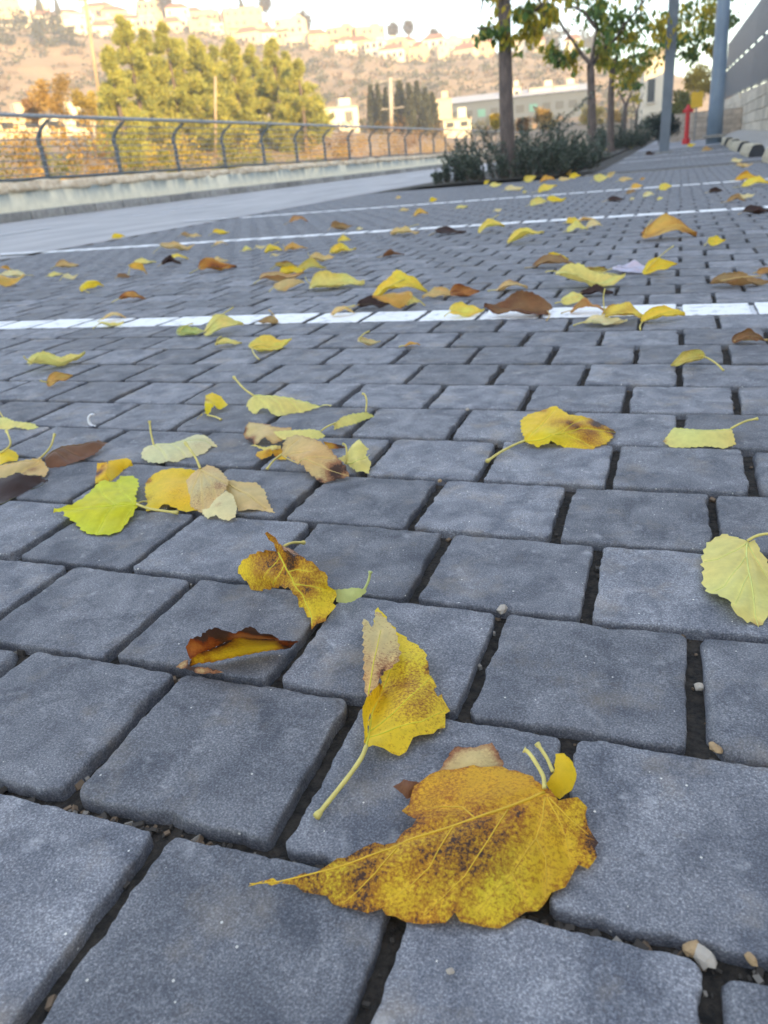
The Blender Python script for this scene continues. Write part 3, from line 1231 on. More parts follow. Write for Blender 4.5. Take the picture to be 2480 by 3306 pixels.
[[-2.2349, 3.2366, 0.0137], [-2.1672, 3.2823, 0.0027], [-0.0329, 0.0487, 0.0165], 0.4, 0.11, "yellow", [], 0.2, "yellow leaf behind the black shrivelled one, left side"],
[[-1.7717, 2.7766, 0.0309], [-1.6589, 2.8454, 0.0202], [-0.0436, 0.0714, 0.0512], 1.5, -0.01, "orange", [], 0.8, "large crumpled orange brown leaf heap in the left middle"],
[[-1.9137, 3.0638, 0.0144], [-1.845, 3.1057, 0.0136], [-0.0273, 0.0449, 0.028], 0.9, 0.01, "tan", [], 0.2, "tan leaf caught on top of the large crumpled orange brown one"],
[[-3.9407, 5.0394, 0.02], [-3.8752, 5.09, 0.0161], [-0.0303, 0.0393, 0.0361], 0.5, 0.06, "yellow", [], 0.2, "orange yellow leaf at the road edge, left of the second stripe end"],
[[-3.1585, 4.766, 0.0163], [-3.1043, 4.8014, 0.0127], [-0.021, 0.032, 0.0289], 0.8, -0.1, "brown", [], 0.0, "small brown leaf beside a tan one between second and third stripes"],
[[-3.0278, 4.6646, 0.0117], [-2.9694, 4.702, 0.009], [-0.0254, 0.0396, 0.0207], 0.2, 0.03, "tan", [], 0.0, "small tan leaf right of a brown one between second and third stripes"],
[[-2.8928, 4.7492, 0.0219], [-2.8103, 4.7985, 0.0183], [-0.0301, 0.0504, 0.0402], 0.7, -0.05, "yellow", [], 0.2, "golden yellow leaf between the second and third stripes, left"],
[[-2.5975, 5.3287, 0.0204], [-2.4929, 5.3785, 0.0145], [-0.0337, 0.0708, 0.0349], 0.8, 0.12, "rust", [], 0.4, "rusty brown leaf between second and third stripes, near the third"],
[[-1.9004, 4.4524, 0.031], [-1.7967, 4.4953, 0.0263], [-0.023, 0.0556, 0.0573], 1.4, -0.1, "brown", [], 0.3, "tall crumpled brown leaf between second and third stripes"],
[[-1.7304, 4.4025, 0.0095], [-1.7004, 4.4141, 0.008], [-0.0059, 0.0151, 0.0175], 0.3, 0.06, "cream", [], 0.0, "tiny cream leaf right of the tall crumpled brown leaf"],
[[-1.5659, 3.7174, 0.015],
[-1.5127, 3.7394, 0.0143],
[-0.0118, 0.0287, 0.0293],
0.6,
0.11,
"yellow",
[-1.5362, 3.7296, 0.041],
0.0,
"yellow leaf lying against the near side of the second stripe"],
[[-2.5961, 3.7257, 0.0154], [-2.4634, 3.8147, 0.0032], [-0.0653, 0.0973, 0.0187], 0.5, -0.06, "tan", [], 0.2, "long flat tan leaf in front of the second stripe, left"],
[[-2.3821, 3.9009, 0.0094], [-2.3261, 3.9345, 0.0052], [-0.0238, 0.0395, 0.0146], 0.3, 0.12, "tan", [], 0.0, "small tan leaf touching the second stripe, left"],
[[-2.0005, 3.5249, 0.01],
[-1.9636, 3.5456, 0.0102],
[-0.0117, 0.0208, 0.0202],
0.5,
0.12,
"pale",
[],
0.0,
"small pale yellow leaf left of a cream sliver, before the second stripe"],
[[-1.9555, 3.5819, 0.0062],
[-1.9149, 3.6038, 0.0061],
[-0.0151, 0.028, 0.0123],
0.2,
-0.12,
"cream",
[],
0.0,
"cream sliver of leaf between two yellow leaves before the second stripe"],
[[-1.8108, 3.4027, 0.0136],
[-1.7431, 3.4379, 0.0124],
[-0.0231, 0.0444, 0.026],
0.7,
0.07,
"yellow",
[-1.7537, 3.4324, 0.0433],
0.1,
"yellow leaf with upright stem before the second stripe"],
[[-1.6807, 3.2138, 0.0063], [-1.6533, 3.2279, 0.0052], [-0.0091, 0.0176, 0.0114], 0.3, -0.12, "cream", [], 0.0, "tiny cream leaf in front of the yellow one with upright stem"],
[[-1.7086, 3.4142, 0.0112],
[-1.6211, 3.4565, 0.0081],
[-0.0302, 0.0623, 0.0193],
0.6,
0.02,
"orange",
[-1.7186, 3.4093, 0.0317],
0.1,
"orange tan leaf with stem pointing left, before the second stripe"],
[[-1.3898, 3.2187, 0.0095],
[-1.2965, 3.2573, 0.0156],
[-0.027, 0.0651, 0.0251],
0.8,
-0.0,
"yellow",
[-1.3836, 3.2212, 0.0303],
0.1,
"ragged yellow leaf before the second stripe, centre"],
[[-1.3536, 2.9217, 0.0094],
[-1.2698, 2.9591, 0.0052],
[-0.0271, 0.0607, 0.0146],
0.6,
-0.07,
"tan",
[-1.3665, 2.9159, 0.0381],
0.1,
"long tan leaf with raised stem, above the yellow heap in the centre"],
[[-1.4291, 2.7609, 0.0135], [-1.3612, 2.795, 0.0093], [-0.0231, 0.046, 0.0228], 1.0, -0.03, "olive", [], 0.6, "brown olive leaf at the back of the yellow heap, left centre"],
[[-1.2735, 2.6349, 0.0164], [-1.1876, 2.6747, 0.0137], [-0.0266, 0.0575, 0.0301], 0.9, 0.1, "olive", [], 0.15, "olive yellow leaf at the right of the yellow heap, left centre"],
[[-1.314, 2.5729, 0.0154], [-1.242, 2.6084, 0.0138], [-0.0229, 0.0464, 0.0292], 0.9, -0.03, "yellow", [], 0.1, "bright yellow leaf on top of the yellow heap, left centre"],
[[-1.287, 2.3846, 0.011], [-1.171, 2.4437, 0.0134], [-0.0423, 0.0831, 0.0244], 0.8, -0.08, "tan", [], 0.5, "brown and tan leaf in front of the yellow heap, left centre"],
[[-1.1486, 2.1983, 0.012],
[-1.0733, 2.2361, 0.0103],
[-0.0261, 0.052, 0.0224],
-0.7,
0.07,
"tan",
[],
0.2,
"pale tan leaf with brown margin, nearest in the yellow heap, left centre"],
[[-1.0209, 2.2087, 0.0118],
[-0.8845, 2.2667, 0.01],
[-0.0421, 0.0989, 0.0218],
0.9,
0.0,
"pale",
[-1.0484, 2.1969, 0.0408],
0.1,
"spiky pale yellow leaf with a long stem pointing left"],
[[-1.4705, 1.7699, 0.004], [-1.4288, 1.8037, 0.0002], [-0.025, 0.0308, 0.0041], 0.3, 0.1, "tan", [], 0.2, "thin tan leaf lying on the nearest white stripe, left"],
[[-1.4157, 1.6861, 0.0051], [-1.3726, 1.7214, -0.0006], [-0.0261, 0.0319, 0.0046], 0.3, -0.06, "pale", [], 0.0, "thin pale leaf on the lower edge of the nearest stripe, left"],
[[-1.0902, 1.5614, 0.0139],
[-1.0413, 1.5944, 0.0104],
[-0.0204, 0.0301, 0.0242],
1.0,
-0.03,
"palegreen",
[-1.0621, 1.5804, 0.027],
0.0,
"pale green leaf just below the nearest white stripe"],
[[-1.0197, 1.5734, 0.0103],
[-0.9488, 1.6172, 0.0155],
[-0.0295, 0.0478, 0.0257],
0.5,
0.1,
"pale",
[-0.9624, 1.6088, 0.0571],
0.0,
"pale yellow folded leaf with tall stem overlapping the nearest stripe"],
[[-0.9185, 1.4458, 0.0073],
[-0.8752, 1.4724, 0.0038],
[-0.0188, 0.0307, 0.0111],
0.8,
0.02,
"pale",
[-0.9097, 1.4512, 0.0217],
0.2,
"small pale leaf with a brown tip below the pale folded leaf"],
[[-0.9028, 1.6933, 0.0073],
[-0.9405, 1.6726, 0.0134],
[-0.0118, 0.0215, 0.0207],
1.4,
0.02,
"brown",
[-0.9145, 1.6869, 0.0349],
0.3,
"curled brown leaf with an orange hook on the nearest stripe"],
[[-0.8055, 1.4023, 0.0092],
[-0.7364, 1.4398, 0.0127],
[-0.0257, 0.0475, 0.0219],
0.8,
-0.06,
"yellow",
[-0.7531, 1.3223, 0.003],
0.05,
"bright yellow leaf below the nearest stripe, left of centre"],
[[-0.5808, 1.436, 0.0119],
[-0.5438, 1.4504, 0.0064],
[-0.0084, 0.0217, 0.0184],
1.3,
-0.12,
"cream",
[-0.5622, 1.4432, 0.0297],
0.3,
"cream cup shaped leaf with a brown hollow below the nearest stripe"],
[[-0.7811, 1.7721, 0.0047],
[-0.7329, 1.7926, 0.0019],
[-0.015, 0.0352, 0.0066],
0.5,
0.13,
"tan",
[-0.7313, 1.7933, 0.0217],
0.15,
"yellow tan leaf with stem up, on the nearest stripe in the centre"],
[[-1.2386, 1.2456, 0.0037],
[-1.1651, 1.3146, 0.0103],
[-0.0503, 0.0536, 0.0139],
1.1,
-0.1,
"pale",
[-1.251, 1.2339, 0.0336],
0.05,
"boat shaped pale yellow leaf at the left with its stem up left"],
[[-1.1046, 1.1332, 0.0108],
[-1.073, 1.1632, 0.0163],
[-0.0123, 0.013, 0.0271],
1.0,
0.11,
"orange",
[-1.1162, 1.1222, 0.0133],
0.35,
"orange tan crumpled leaf under the boat shaped pale leaf"],
[[-0.7399, 1.8593, 0.0167], [-0.6708, 1.8854, 0.0125], [-0.0163, 0.0433, 0.0292], 0.8, -0.02, "dark", [], 0.2, "dark brown leaf behind the orange tan one in the centre heap"],
[[-0.7477, 2.0181, 0.0178],
[-0.6228, 2.0601, 0.0148],
[-0.0293, 0.0871, 0.0326],
0.9,
0.14,
"yellow",
[-0.6792, 2.0411, 0.0442],
0.05,
"large yellow leaf with upright stem at the top of the centre heap"],
[[-0.6162, 1.8619, 0.0153], [-0.6979, 1.8328, 0.0188], [-0.0182, 0.0513, 0.0341], -0.9, -0.01, "orange", [], 0.2, "orange tan ribbed leaf at the front of the centre heap"],
[[-0.6263, 1.8933, 0.0071], [-0.5916, 1.9045, 0.0076], [-0.0069, 0.0215, 0.0147], 0.5, 0.13, "pale", [], 0.0, "small pale leaf between the centre heap and a tan pointed leaf"],
[[-0.5523, 2.0071, 0.01], [-0.617, 1.9882, 0.0081], [-0.0131, 0.0446, 0.0181], 0.6, 0.03, "tan", [], 0.2, "tan pointed leaf at the right of the centre heap"],
[[-0.5314, 1.9926, 0.0196], [-0.4665, 2.0088, 0.0185], [-0.0076, 0.0307, 0.0381], 1.0, -0.06, "rust", [], 0.6, "rust brown upright leaf right of the centre heap"],
[[-0.4257, 2.07, 0.0045], [-0.354, 2.0834, 0.0053], [-0.0098, 0.0522, 0.0097], 0.5, 0.08, "tan", [], 0.5, "flat tan leaf with dark end above the big dark brown leaf"],
[[-0.3916, 2.4932, 0.0118], [-0.2809, 2.5081, 0.0113], [-0.0106, 0.0786, 0.0231], 0.7, 0.06, "brown", [], 0.3, "brown leaf underneath a yellow one, right of centre"],
[[-0.3815, 2.6093, 0.0171], [-0.314, 2.6183, 0.0187], [-0.0047, 0.0351, 0.0358], 0.7, 0.06, "yellow", [], 0.05, "olive yellow leaf lying over a brown one, right of centre"],
[[-0.2242, 2.3115, 0.0195],
[-0.169, 2.3162, 0.0192],
[-0.0012, 0.0137, 0.0386],
1.4,
0.01,
"olive",
[-0.1411, 2.2636, 0.003],
0.6,
"curled brown and yellow leaf left of the pale lilac strip"],
[[-0.1395, 2.3065, 0.003], [-0.0318, 2.3105, 0.0093], [-0.0029, 0.0789, 0.0124], 0.4, -0.06, "lilac", [], 0.0, "pale lilac strip of leaf left of an orange yellow leaf"],
[[-0.0632, 2.2727, 0.0125],
[0.0139, 2.2736, 0.0256],
[-0.0005, 0.0434, 0.0382],
0.7,
0.05,
"yellow",
[0.0016, 2.2734, 0.0704],
0.25,
"orange yellow leaf with upright stem right of the pale lilac strip"],
[[-0.2581, 2.0713, 0.0152],
[-0.1093, 2.0844, 0.0038],
[-0.0096, 0.1088, 0.0189],
0.9,
-0.09,
"pale",
[-0.3059, 2.0671, 0.0439],
0.05,
"large pale yellow leaf with stem to upper left, right of centre"],
[[-0.2292, 1.8508, 0.0133], [-0.1767, 1.8566, 0.0141], [-0.003, 0.0277, 0.0274], 0.4, 0.07, "pale", [], 0.05, "pale leaf tucked under the large pale yellow leaf, right of centre"],
[[-0.197, 1.9575, 0.0063], [-0.1288, 1.9632, 0.0034], [-0.0041, 0.0496, 0.0097], 0.5, 0.05, "dark", [], 0.0, "dark leaf in the shade under the large pale yellow leaf"],
[[0.1053, 2.0285, 0.0077],
[0.2144, 2.0198, 0.0076],
[0.0063, 0.0793, 0.0153],
0.9,
-0.02,
"brown",
[0.1969, 2.0212, 0.0225],
0.2,
"long brown wavy leaf at the right edge above the nearest stripe"],
[[0.2087, 2.2002, 0.0123], [0.245, 2.1964, 0.0131], [0.0009, 0.0092, 0.0254], 0.9, 0.1, "rust", [], 0.4, "rust brown leaf cut by the right edge, higher up"],
[[-0.4618, 1.7238, 0.0138], [-0.3941, 1.7405, 0.0133], [-0.0105, 0.0426, 0.0271], 0.9, -0.07, "yellow", [], 0.2, "yellow leaf on the stripe left of the big dark brown leaf"],
[[-0.262, 1.7364, 0.0073],
[-0.3888, 1.7125, 0.0246],
[-0.0168, 0.0894, 0.0318],
1.2,
-0.01,
"brown",
[-0.2419, 1.6526, 0.003],
0.5,
"big dark brown crumpled leaf lying on the nearest stripe"],
[[-0.1932, 1.7372, 0.001], [-0.1314, 1.743, -0.0], [-0.0043, 0.0458, 0.0009], 0.9, 0.1, "rust", [], 0.3, "thin brown strip of leaf on the nearest stripe"],
[[-0.1505, 1.6115, 0.0016], [-0.0765, 1.6167, 0.0011], [-0.0038, 0.0547, 0.0027], 0.4, -0.02, "cream", [], 0.1, "flat cream leaf below the yellow and black leaf on the stripe"],
[[-0.1168, 1.6485, 0.0169],
[-0.0378, 1.6522, 0.0082],
[-0.0025, 0.0531, 0.0251],
0.8,
0.07,
"yellow",
[-0.1242, 1.6482, 0.0656],
0.55,
"yellow leaf with black heart on the nearest stripe, tall curved stem"],
[[-0.0414, 1.6366, 0.0077],
[0.0308, 1.6368, 0.0181],
[-0.0001, 0.0474, 0.0259],
0.9,
0.05,
"yellow",
[-0.0486, 1.5465, 0.003],
0.05,
"smooth yellow leaf on the nearest stripe, stem drooping forward"],
[[0.0516, 1.2793, 0.0223],
[0.0084, 1.2803, 0.0079],
[0.0003, 0.0148, 0.0303],
1.2,
0.13,
"olive",
[0.0841, 1.2445, 0.003],
0.3,
"olive yellow torn leaf with stem to the right, below the nearest stripe"],
[[0.1123, 1.4431, 0.0114],
[0.1566, 1.439, 0.0104],
[0.0023, 0.0246, 0.0218],
1.4,
0.15,
"brown",
[0.1618, 1.4385, 0.0054],
0.3,
"grey brown shrivelled leaf at the right, below the nearest stripe"],
[[-0.4848, 1.4327, 0.0013], [-0.458, 1.4415, 0.0008], [-0.0065, 0.0197, 0.0021], 0.2, 0.08, "orange", [], 0.0, "flat orange scrap of leaf on a paver below the nearest stripe"],
[[-0.0871, 3.114, 0.0292],
[0.0778, 3.1142, 0.0206],
[-0.0001, 0.1116, 0.0498],
0.8,
0.1,
"gold",
[-0.0766, 3.1141, 0.0687],
0.5,
"big golden and brown leaf between first and second stripes, right"],
[[0.1118, 2.8298, 0.015], [0.16, 2.8275, 0.0158], [0.0009, 0.0182, 0.0308], 0.4, -0.08, "yellow", [], 0.0, "bright yellow leaf right of the big golden and brown one"],
[[-0.6072, 3.2134, 0.0016],
[-0.4843, 3.2342, 0.0226],
[-0.0151, 0.0891, 0.0243],
0.8,
0.07,
"yellow",
[-0.4835, 3.2343, 0.0398],
0.1,
"yellow leaf pointing up right between first and second stripes"],
[[-0.858, 3.7695, 0.0125],
[-0.7509, 3.7923, 0.0207],
[-0.0154, 0.0726, 0.0333],
0.9,
0.11,
"yellow",
[-0.7751, 3.7871, 0.0754],
0.05,
"yellow leaf with tall stem against the second stripe, centre"],
[[-1.068, 3.7664, 0.0132], [-0.9389, 3.8007, 0.0069], [-0.0248, 0.0937, 0.02], 0.7, -0.01, "dark", [], 0.1, "dark brown leaf lying along the second stripe, centre"],
[[-1.3304, 3.879, 0.0093],
[-1.2115, 3.9178, 0.0055],
[-0.0283, 0.0869, 0.0148],
0.5,
0.03,
"tan",
[-1.2099, 3.9183, 0.046],
0.1,
"tan leaf lying along the second stripe left of the dark one"],
[[-1.0668, 2.9809, 0.0063], [-0.9956, 3.0054, 0.0052], [-0.0178, 0.0516, 0.0116], 1.2, 0.01, "brown", [], 0.1, "brown twig like leaf between first and second stripes, centre"],
[[-1.6381, 5.2432, 0.0243], [-1.5553, 5.2683, 0.023], [-0.0126, 0.0414, 0.0473], 0.9, 0.14, "gold", [], 0.2, "golden leaf between second and third stripes, centre"],
[[-1.95, 5.8979, 0.0123],
[-1.8901, 5.9173, 0.0119],
[-0.0123, 0.0379, 0.0242],
0.3,
-0.03,
"tan",
[],
0.0,
"small tan leaf left of the golden one between second and third stripes"],
[[-1.4696, 5.7365, 0.011], [-1.3993, 5.754, 0.0114], [-0.0118, 0.0473, 0.0223], 0.2, -0.01, "pale", [], 0.0, "pale flat leaf just before the third stripe, centre"],
[[-1.074, 5.1408, 0.0093], [-1.0342, 5.149, 0.0116], [-0.0043, 0.0212, 0.0209], 0.2, -0.12, "cream", [], 0.0, "tiny cream leaf between second and third stripes, right of centre"],
[[-0.4821, 3.9848, 0.016], [-0.4213, 3.9917, 0.0181], [-0.0034, 0.0296, 0.0341], 0.5, -0.01, "yellow", [], 0.0, "yellow leaf lying on the second stripe, right"],
[[-0.4369, 4.0198, 0.006], [-0.3582, 4.0276, 0.009], [-0.0056, 0.0564, 0.0149], 0.5, 0.05, "orange", [], 0.2, "orange leaf lying on the second stripe right of a yellow one"],
[[-0.428, 3.5669, 0.0161], [-0.3497, 3.5754, 0.0165], [-0.0052, 0.048, 0.0326], 0.7, 0.13, "pale", [], 0.0, "pale yellow leaf before the second stripe, right"],
[[-0.3592, 3.6563, 0.0088], [-0.2955, 3.662, 0.0142], [-0.0037, 0.0414, 0.023], 0.5, 0.13, "cream", [], 0.0, "cream leaf right of a pale yellow one before the second stripe"],
[[0.2925, 3.8948, 0.0159], [0.3955, 3.8857, 0.0159], [0.0061, 0.0694, 0.0318], 0.9, -0.03, "dark", [], 0.0, "dark brown leaf cut by the right edge at the second stripe"],
[[0.2572, 4.6453, 0.0168], [0.3379, 4.6401, 0.0163], [0.0032, 0.0498, 0.033], 0.8, 0.15, "brown", [], 0.0, "brown leaf under a cream one between second and third stripes, right"],
[[0.3133, 4.8503, 0.0134], [0.3943, 4.8444, 0.0153], [0.0038, 0.0526, 0.0287], 0.3, -0.07, "cream", [], 0.1, "cream leaf on top of a brown one, right side"],
[[-0.8981, 5.4774, 0.0277], [-0.8003, 5.4926, 0.0374], [-0.0052, 0.0337, 0.0652], 0.8, 0.1, "pale", [], 0.0, "pale yellow leaf below the third stripe, right of centre"],
[[-0.8186, 5.7079, 0.02], [-0.7089, 5.7226, 0.0176], [-0.0096, 0.0721, 0.0376], 0.7, -0.08, "yellow", [], 0.1, "yellow leaf right of a pale one below the third stripe"],
[[-1.1079, 7.1725, 0.021],
[-0.9701, 7.1925, 0.0543],
[-0.0106, 0.0736, 0.0754],
0.7,
-0.01,
"yellow",
[],
0.0,
"upright yellow leaf beyond the third stripe, in front of the shrub"],
[[-2.0301, 6.9724, 0.0207], [-1.9714, 6.9892, 0.0232], [-0.003, 0.0106, 0.0439], 0.5, -0.1, "yellow", [], 0.0, "small yellow leaf beyond the third stripe, left"],
[[-2.7417, 8.1685, 0.0151], [-2.6958, 8.1837, 0.0155], [-0.0059, 0.0177, 0.0306], 0.64, 0.1, "tan", [], 0.0, "tiny tan leaf beyond the third stripe, far left"],
[[-1.9692, 9.2297, 0.0255], [-1.8482, 9.2547, 0.0347], [-0.014, 0.0677, 0.0603], 0.5, -0.08, "pale", [], 0.0, "pale yellow leaf at the foot of the big shrub, left part"],
[[-2.2568, 10.1953, 0.0061], [-2.1999, 10.2078, 0.0439], [-0.0025, 0.0115, 0.05], 0.5, 0.02, "yellow", [], 0.0, "narrow yellow leaf standing at the left foot of the big shrub"],
[[-1.5275, 7.8701, 0.0269], [-1.3741, 7.8983, 0.0268], [-0.0185, 0.1005, 0.0537], 0.5, -0.05, "cream", [], 0.0, "cream leaves flake in front of the big shrub"],
[[-1.2717, 7.2878, 0.0091], [-1.2401, 7.2933, 0.0142], [-0.001, 0.0057, 0.0233], -0.01, 0.03, "pale", [], 0.0, "tiny pale leaf in front of the big shrub, centre"],
[[-1.6934, 9.8676, 0.0349], [-1.5659, 9.8886, 0.0598], [-0.0037, 0.0222, 0.0947], 0.9, -0.09, "yellow", [], 0.0, "star shaped yellow leaf standing against the big shrub"],
[[-1.438, 9.4102, 0.026], [-1.2831, 9.4326, 0.0278], [-0.0147, 0.1016, 0.0538], 0.6, 0.11, "orange", [], 0.2, "orange leaf at the foot of the big shrub"],
[[-1.2285, 9.4103, 0.0191], [-1.1146, 9.4245, 0.0242], [-0.009, 0.0727, 0.0433], 0.4, -0.04, "tan", [], 0.0, "tan leaf at the right foot of the big shrub"],
[[-1.1802, 9.9365, 0.0301], [-1.0658, 9.9494, 0.0409], [-0.0053, 0.0474, 0.071], 0.6, 0.0, "yellow", [], 0.0, "yellow leaf at the right foot of the big shrub"],
[[-1.3888, 11.3811, -0.0007],
[-1.3359, 11.3875, 0.0576],
[-0.0016, 0.0132, 0.057],
0.4,
-0.1,
"gold",
[],
0.0,
"narrow golden leaf standing upright at the right foot of the big shrub"],
[[-0.7588, 8.4259, 0.0337], [-0.6372, 8.4359, 0.041], [-0.0042, 0.0508, 0.0747], 0.6, -0.12, "pale", [], 0.0, "pale yellow leaf at the near edge of the planting strip"],
[[-0.7104, 9.3384, 0.0106], [-0.6352, 9.3438, 0.0508], [-0.0011, 0.0147, 0.0615], 0.6, -0.07, "tan", [], 0.0, "tan pointed leaf standing at the near edge of the planting strip"],
[[-0.5001, 8.0696, 0.0188], [-0.3897, 8.0757, 0.0222], [-0.0039, 0.0707, 0.041], 0.4, -0.03, "tan", [], 0.0, "flat tan leaf right of the planting strip corner"],
[[-0.3214, 8.1155, 0.0123], [-0.2808, 8.117, 0.0171], [-0.0003, 0.0072, 0.0294], 0.77, 0.12, "orange", [], 0.0, "tiny orange leaf beyond the third stripe, right of centre"],
[[-0.1103, 6.2037, 0.0239], [-0.0336, 6.2046, 0.0275], [-0.0003, 0.0245, 0.0513], 0.3, 0.01, "yellow", [], 0.0, "bright yellow leaf lying on the third stripe"],
[[-0.3239, 6.7038, 0.0188], [-0.2493, 6.707, 0.0199], [-0.0017, 0.0394, 0.0387], 0.5, 0.0, "gold", [], 0.1, "golden leaf touching the far side of the third stripe"],
[[-0.3266, 6.0819, 0.0134], [-0.268, 6.0847, 0.0182], [-0.0015, 0.03, 0.0316], 0.7, 0.06, "brown", [], 0.0, "brown leaf touching the near side of the third stripe"],
[[-0.196, 5.5887, 0.0158], [-0.1343, 5.5905, 0.0198], [-0.0009, 0.0289, 0.0356], 0.6, 0.11, "cream", [-0.1684, 5.5895, 0.0326], 0.0, "cream leaf before the third stripe, right"],
[[-0.3951, 5.3673, 0.0149], [-0.3011, 5.3734, 0.0137], [-0.0041, 0.0635, 0.0286], 1.2, -0.03, "dark", [], 0.0, "dark crumpled leaf before the third stripe, right of centre"],
[[-0.2686, 5.393, 0.0071],
[-0.244, 5.3942, 0.0108],
[-0.0002, 0.0048, 0.0178],
0.53,
-0.01,
"cream",
[],
0.0,
"tiny cream leaf before the third stripe, beside a dark crumpled one"],
[[-0.1024, 5.2009, 0.0075], [-0.0739, 5.2014, 0.0107], [-0.0002, 0.0108, 0.0183], 0.17, 0.08, "pale", [], 0.0, "tiny pale leaf between second and third stripes, right"],
[[0.1973, 5.5378, 0.0225], [0.266, 5.5349, 0.0232], [0.0009, 0.0222, 0.0457], 1.2, 0.02, "dark", [], 0.0, "dark leaf between second and third stripes near the right edge"],
[[0.4242, 6.7624, 0.033], [0.5609, 6.7525, 0.0327], [0.0056, 0.0771, 0.0657], 0.7, 0.07, "gold", [], 0.4, "golden and brown leaf beyond the third stripe near the right edge"],
[[0.4204, 5.9212, 0.0164], [0.5818, 5.9075, 0.0164], [0.0097, 0.1148, 0.0328], 0.6, 0.07, "yellow", [], 0.0, "long yellow leaf on the third stripe at the right edge"],
[[0.6028, 10.8019, 0.022], [0.7119, 10.7953, 0.0283], [0.0039, 0.0633, 0.0503], 0.5, -0.12, "cream", [], 0.0, "cream leaf below the nearest whole wheel stop"],
[[0.571, 9.2261, 0.0244], [0.7023, 9.217, 0.0228], [0.0059, 0.085, 0.0471], 0.6, -0.11, "tan", [], 0.3, "tan leaf left of the wheel stop cut by the right edge"],
[[-2.0864, 26.588, 0.0533], [-1.8846, 26.603, 0.0747], [-0.0059, 0.0792, 0.128], 0.5, -0.08, "yellow", [], 0.0, "yellow leaf at the near foot of the second shrub"],
[[-1.4865, 27.4782, 0.0359], [-1.2946, 27.488, 0.0458], [-0.0059, 0.1164, 0.0817], -0.52, -0.07, "pale", [], 0.0, "tiny pale leaf left of the grey steel post"],
[[-0.6296, 18.1088, 0.0411], [-0.4687, 18.1137, 0.045], [-0.0025, 0.0824, 0.0861], 0.9, -0.11, "dark", [], 0.0, "dark leaf on the far stripe behind the planting strip"],
[[0.1914, 22.417, 0.0383], [0.3615, 22.4149, 0.0552], [0.0011, 0.0851, 0.0936], 0.3, -0.06, "yellow", [], 0.0, "yellow leaf left of the far wheel stops"],
[[0.4339, 17.6379, 0.0354], [0.6084, 17.6328, 0.0372], [0.0032, 0.1068, 0.0726], 0.8, 0.04, "brown", [], 0.0, "brown leaf at the foot of the row of wheel stops"]],
"COL": {"gold": [0.74, 0.4, 0.008],
"yellow": [0.86, 0.6, 0.02],
"pale": [0.8, 0.68, 0.2],
"lime": [0.66, 0.66, 0.01],
"tan": [0.7, 0.5, 0.2],
"orange": [0.64, 0.32, 0.035],
"brown": [0.2, 0.085, 0.035],
"dark": [0.045, 0.02, 0.014],
"cream": [0.8, 0.69, 0.35],
"palegreen": [0.58, 0.62, 0.22],
"olive": [0.46, 0.36, 0.05],
"lilac": [0.62, 0.58, 0.7],
"rust": [0.4, 0.125, 0.018]},
"crest": [[48.72, 75.6],
[44.63, 73.7],
[41.72, 72.5],
[37.88, 70.8],
[34.98, 68.1],
[31.06, 67.6],
[28.87, 62.9],
[25.44, 58.8],
[22.53, 54.8],
[19.59, 50.7],
[16.63, 46.3],
[13.65, 44.8],
[10.71, 44.0],
[7.82, 42.7],
[5.54, 38.9],
[2.73, 32.8],
[-0.04, 24.9],
[-3.31, 13.8],
[-10.82, -0.2]],
"houses": [[-261.76, 295.81, 57.65, 15.2, 11.8, "flat", 0.2, "tall yellow lit flat roofed house at the upper left corner of the hillside"],
[-265.1, 319.29, 65.31, 12.1, 8.5, "flat", -0.1, "wide cream house with flat roof, second from the left on the hilltop"],
[-257.09, 329.59, 64.99, 12.7, 6.2, "red", 0.1, "low cream house with red roof left of the pale leaning pole"],
[-247.2, 314.47, 57.53, 7.9, 5.5, "flat", 0.3, "small cream house stepping down the slope left of the leaning pole"],
[-240.68, 329.45, 60.67, 13.4, 8.5, "red", -0.2, "pink roofed house right behind the pale leaning pole"],
[-229.07, 325.47, 56.31, 11.2, 8.0, "red", 0.25, "orange tinted house with red roof just above the pine tops, left"],
[-240.42, 349.25, 67.95, 10.5, 3.8, "flat", 0, "long low pale house on the crest left of the dark cypress"],
[-219.36, 336.88, 57.54, 10.6, 10.1, "flat", -0.15, "white house with two large openings right of the dark cypress"],
[-222.25, 356.38, 62.77, 7.2, 5.1, "red", 0.2, "tiny red roofed house on the crest right of the white house"],
[-213.59, 361.63, 63.12, 10.7, 6.4, "red", 0.1, "red roofed house on the crest above the pine tops"],
[-199.28, 344.52, 54.39, 15.5, 8.1, "flat", -0.1, "broad yellow lit house with flat roof above the pine tops"],
[-206.24, 370.46, 64.57, 8.6, 4.3, "red", 0.3, "small red roofed house left of the pointed cypress on the crest"],
[-180.3, 348.07, 48.56, 16.7, 14.6, "flat", 0.12, "largest yellow lit apartment block on the hillside above the pines"],
[-186.97, 376.09, 57.91, 8.7, 5.6, "red", -0.2, "red roofed house behind the largest block, on the crest"],
[-165.07, 359.95, 46.63, 12.8, 12.0, "flat", -0.2, "stepped yellow lit block right of the largest apartment block"],
[-178.95, 379.97, 56.54, 7.4, 4.8, "red", 0.2, "small house with red roof under the round palm"],
[-165.88, 379.31, 51.92, 6.5, 5.6, "red", 0, "narrow red roofed house right of the stepped block"],
[-156.44, 385.46, 50.56, 9.5, 6.5, "red", 0.25, "dark roofed house on the crest right of the pine group"],
[-146.72, 372.12, 42.86, 11.8, 9.2, "flat", -0.3, "cream house with a shaded side wall right of the pine group"],
[-142.86, 394.96, 49.73, 11.0, 5.7, "red", 0.1, "red roofed house on the crest left of the two palms"],
[-132.84, 375.18, 40.03, 13.0, 10.9, "flat", 0.15, "tall cream house below the crest, left of the two palms"],
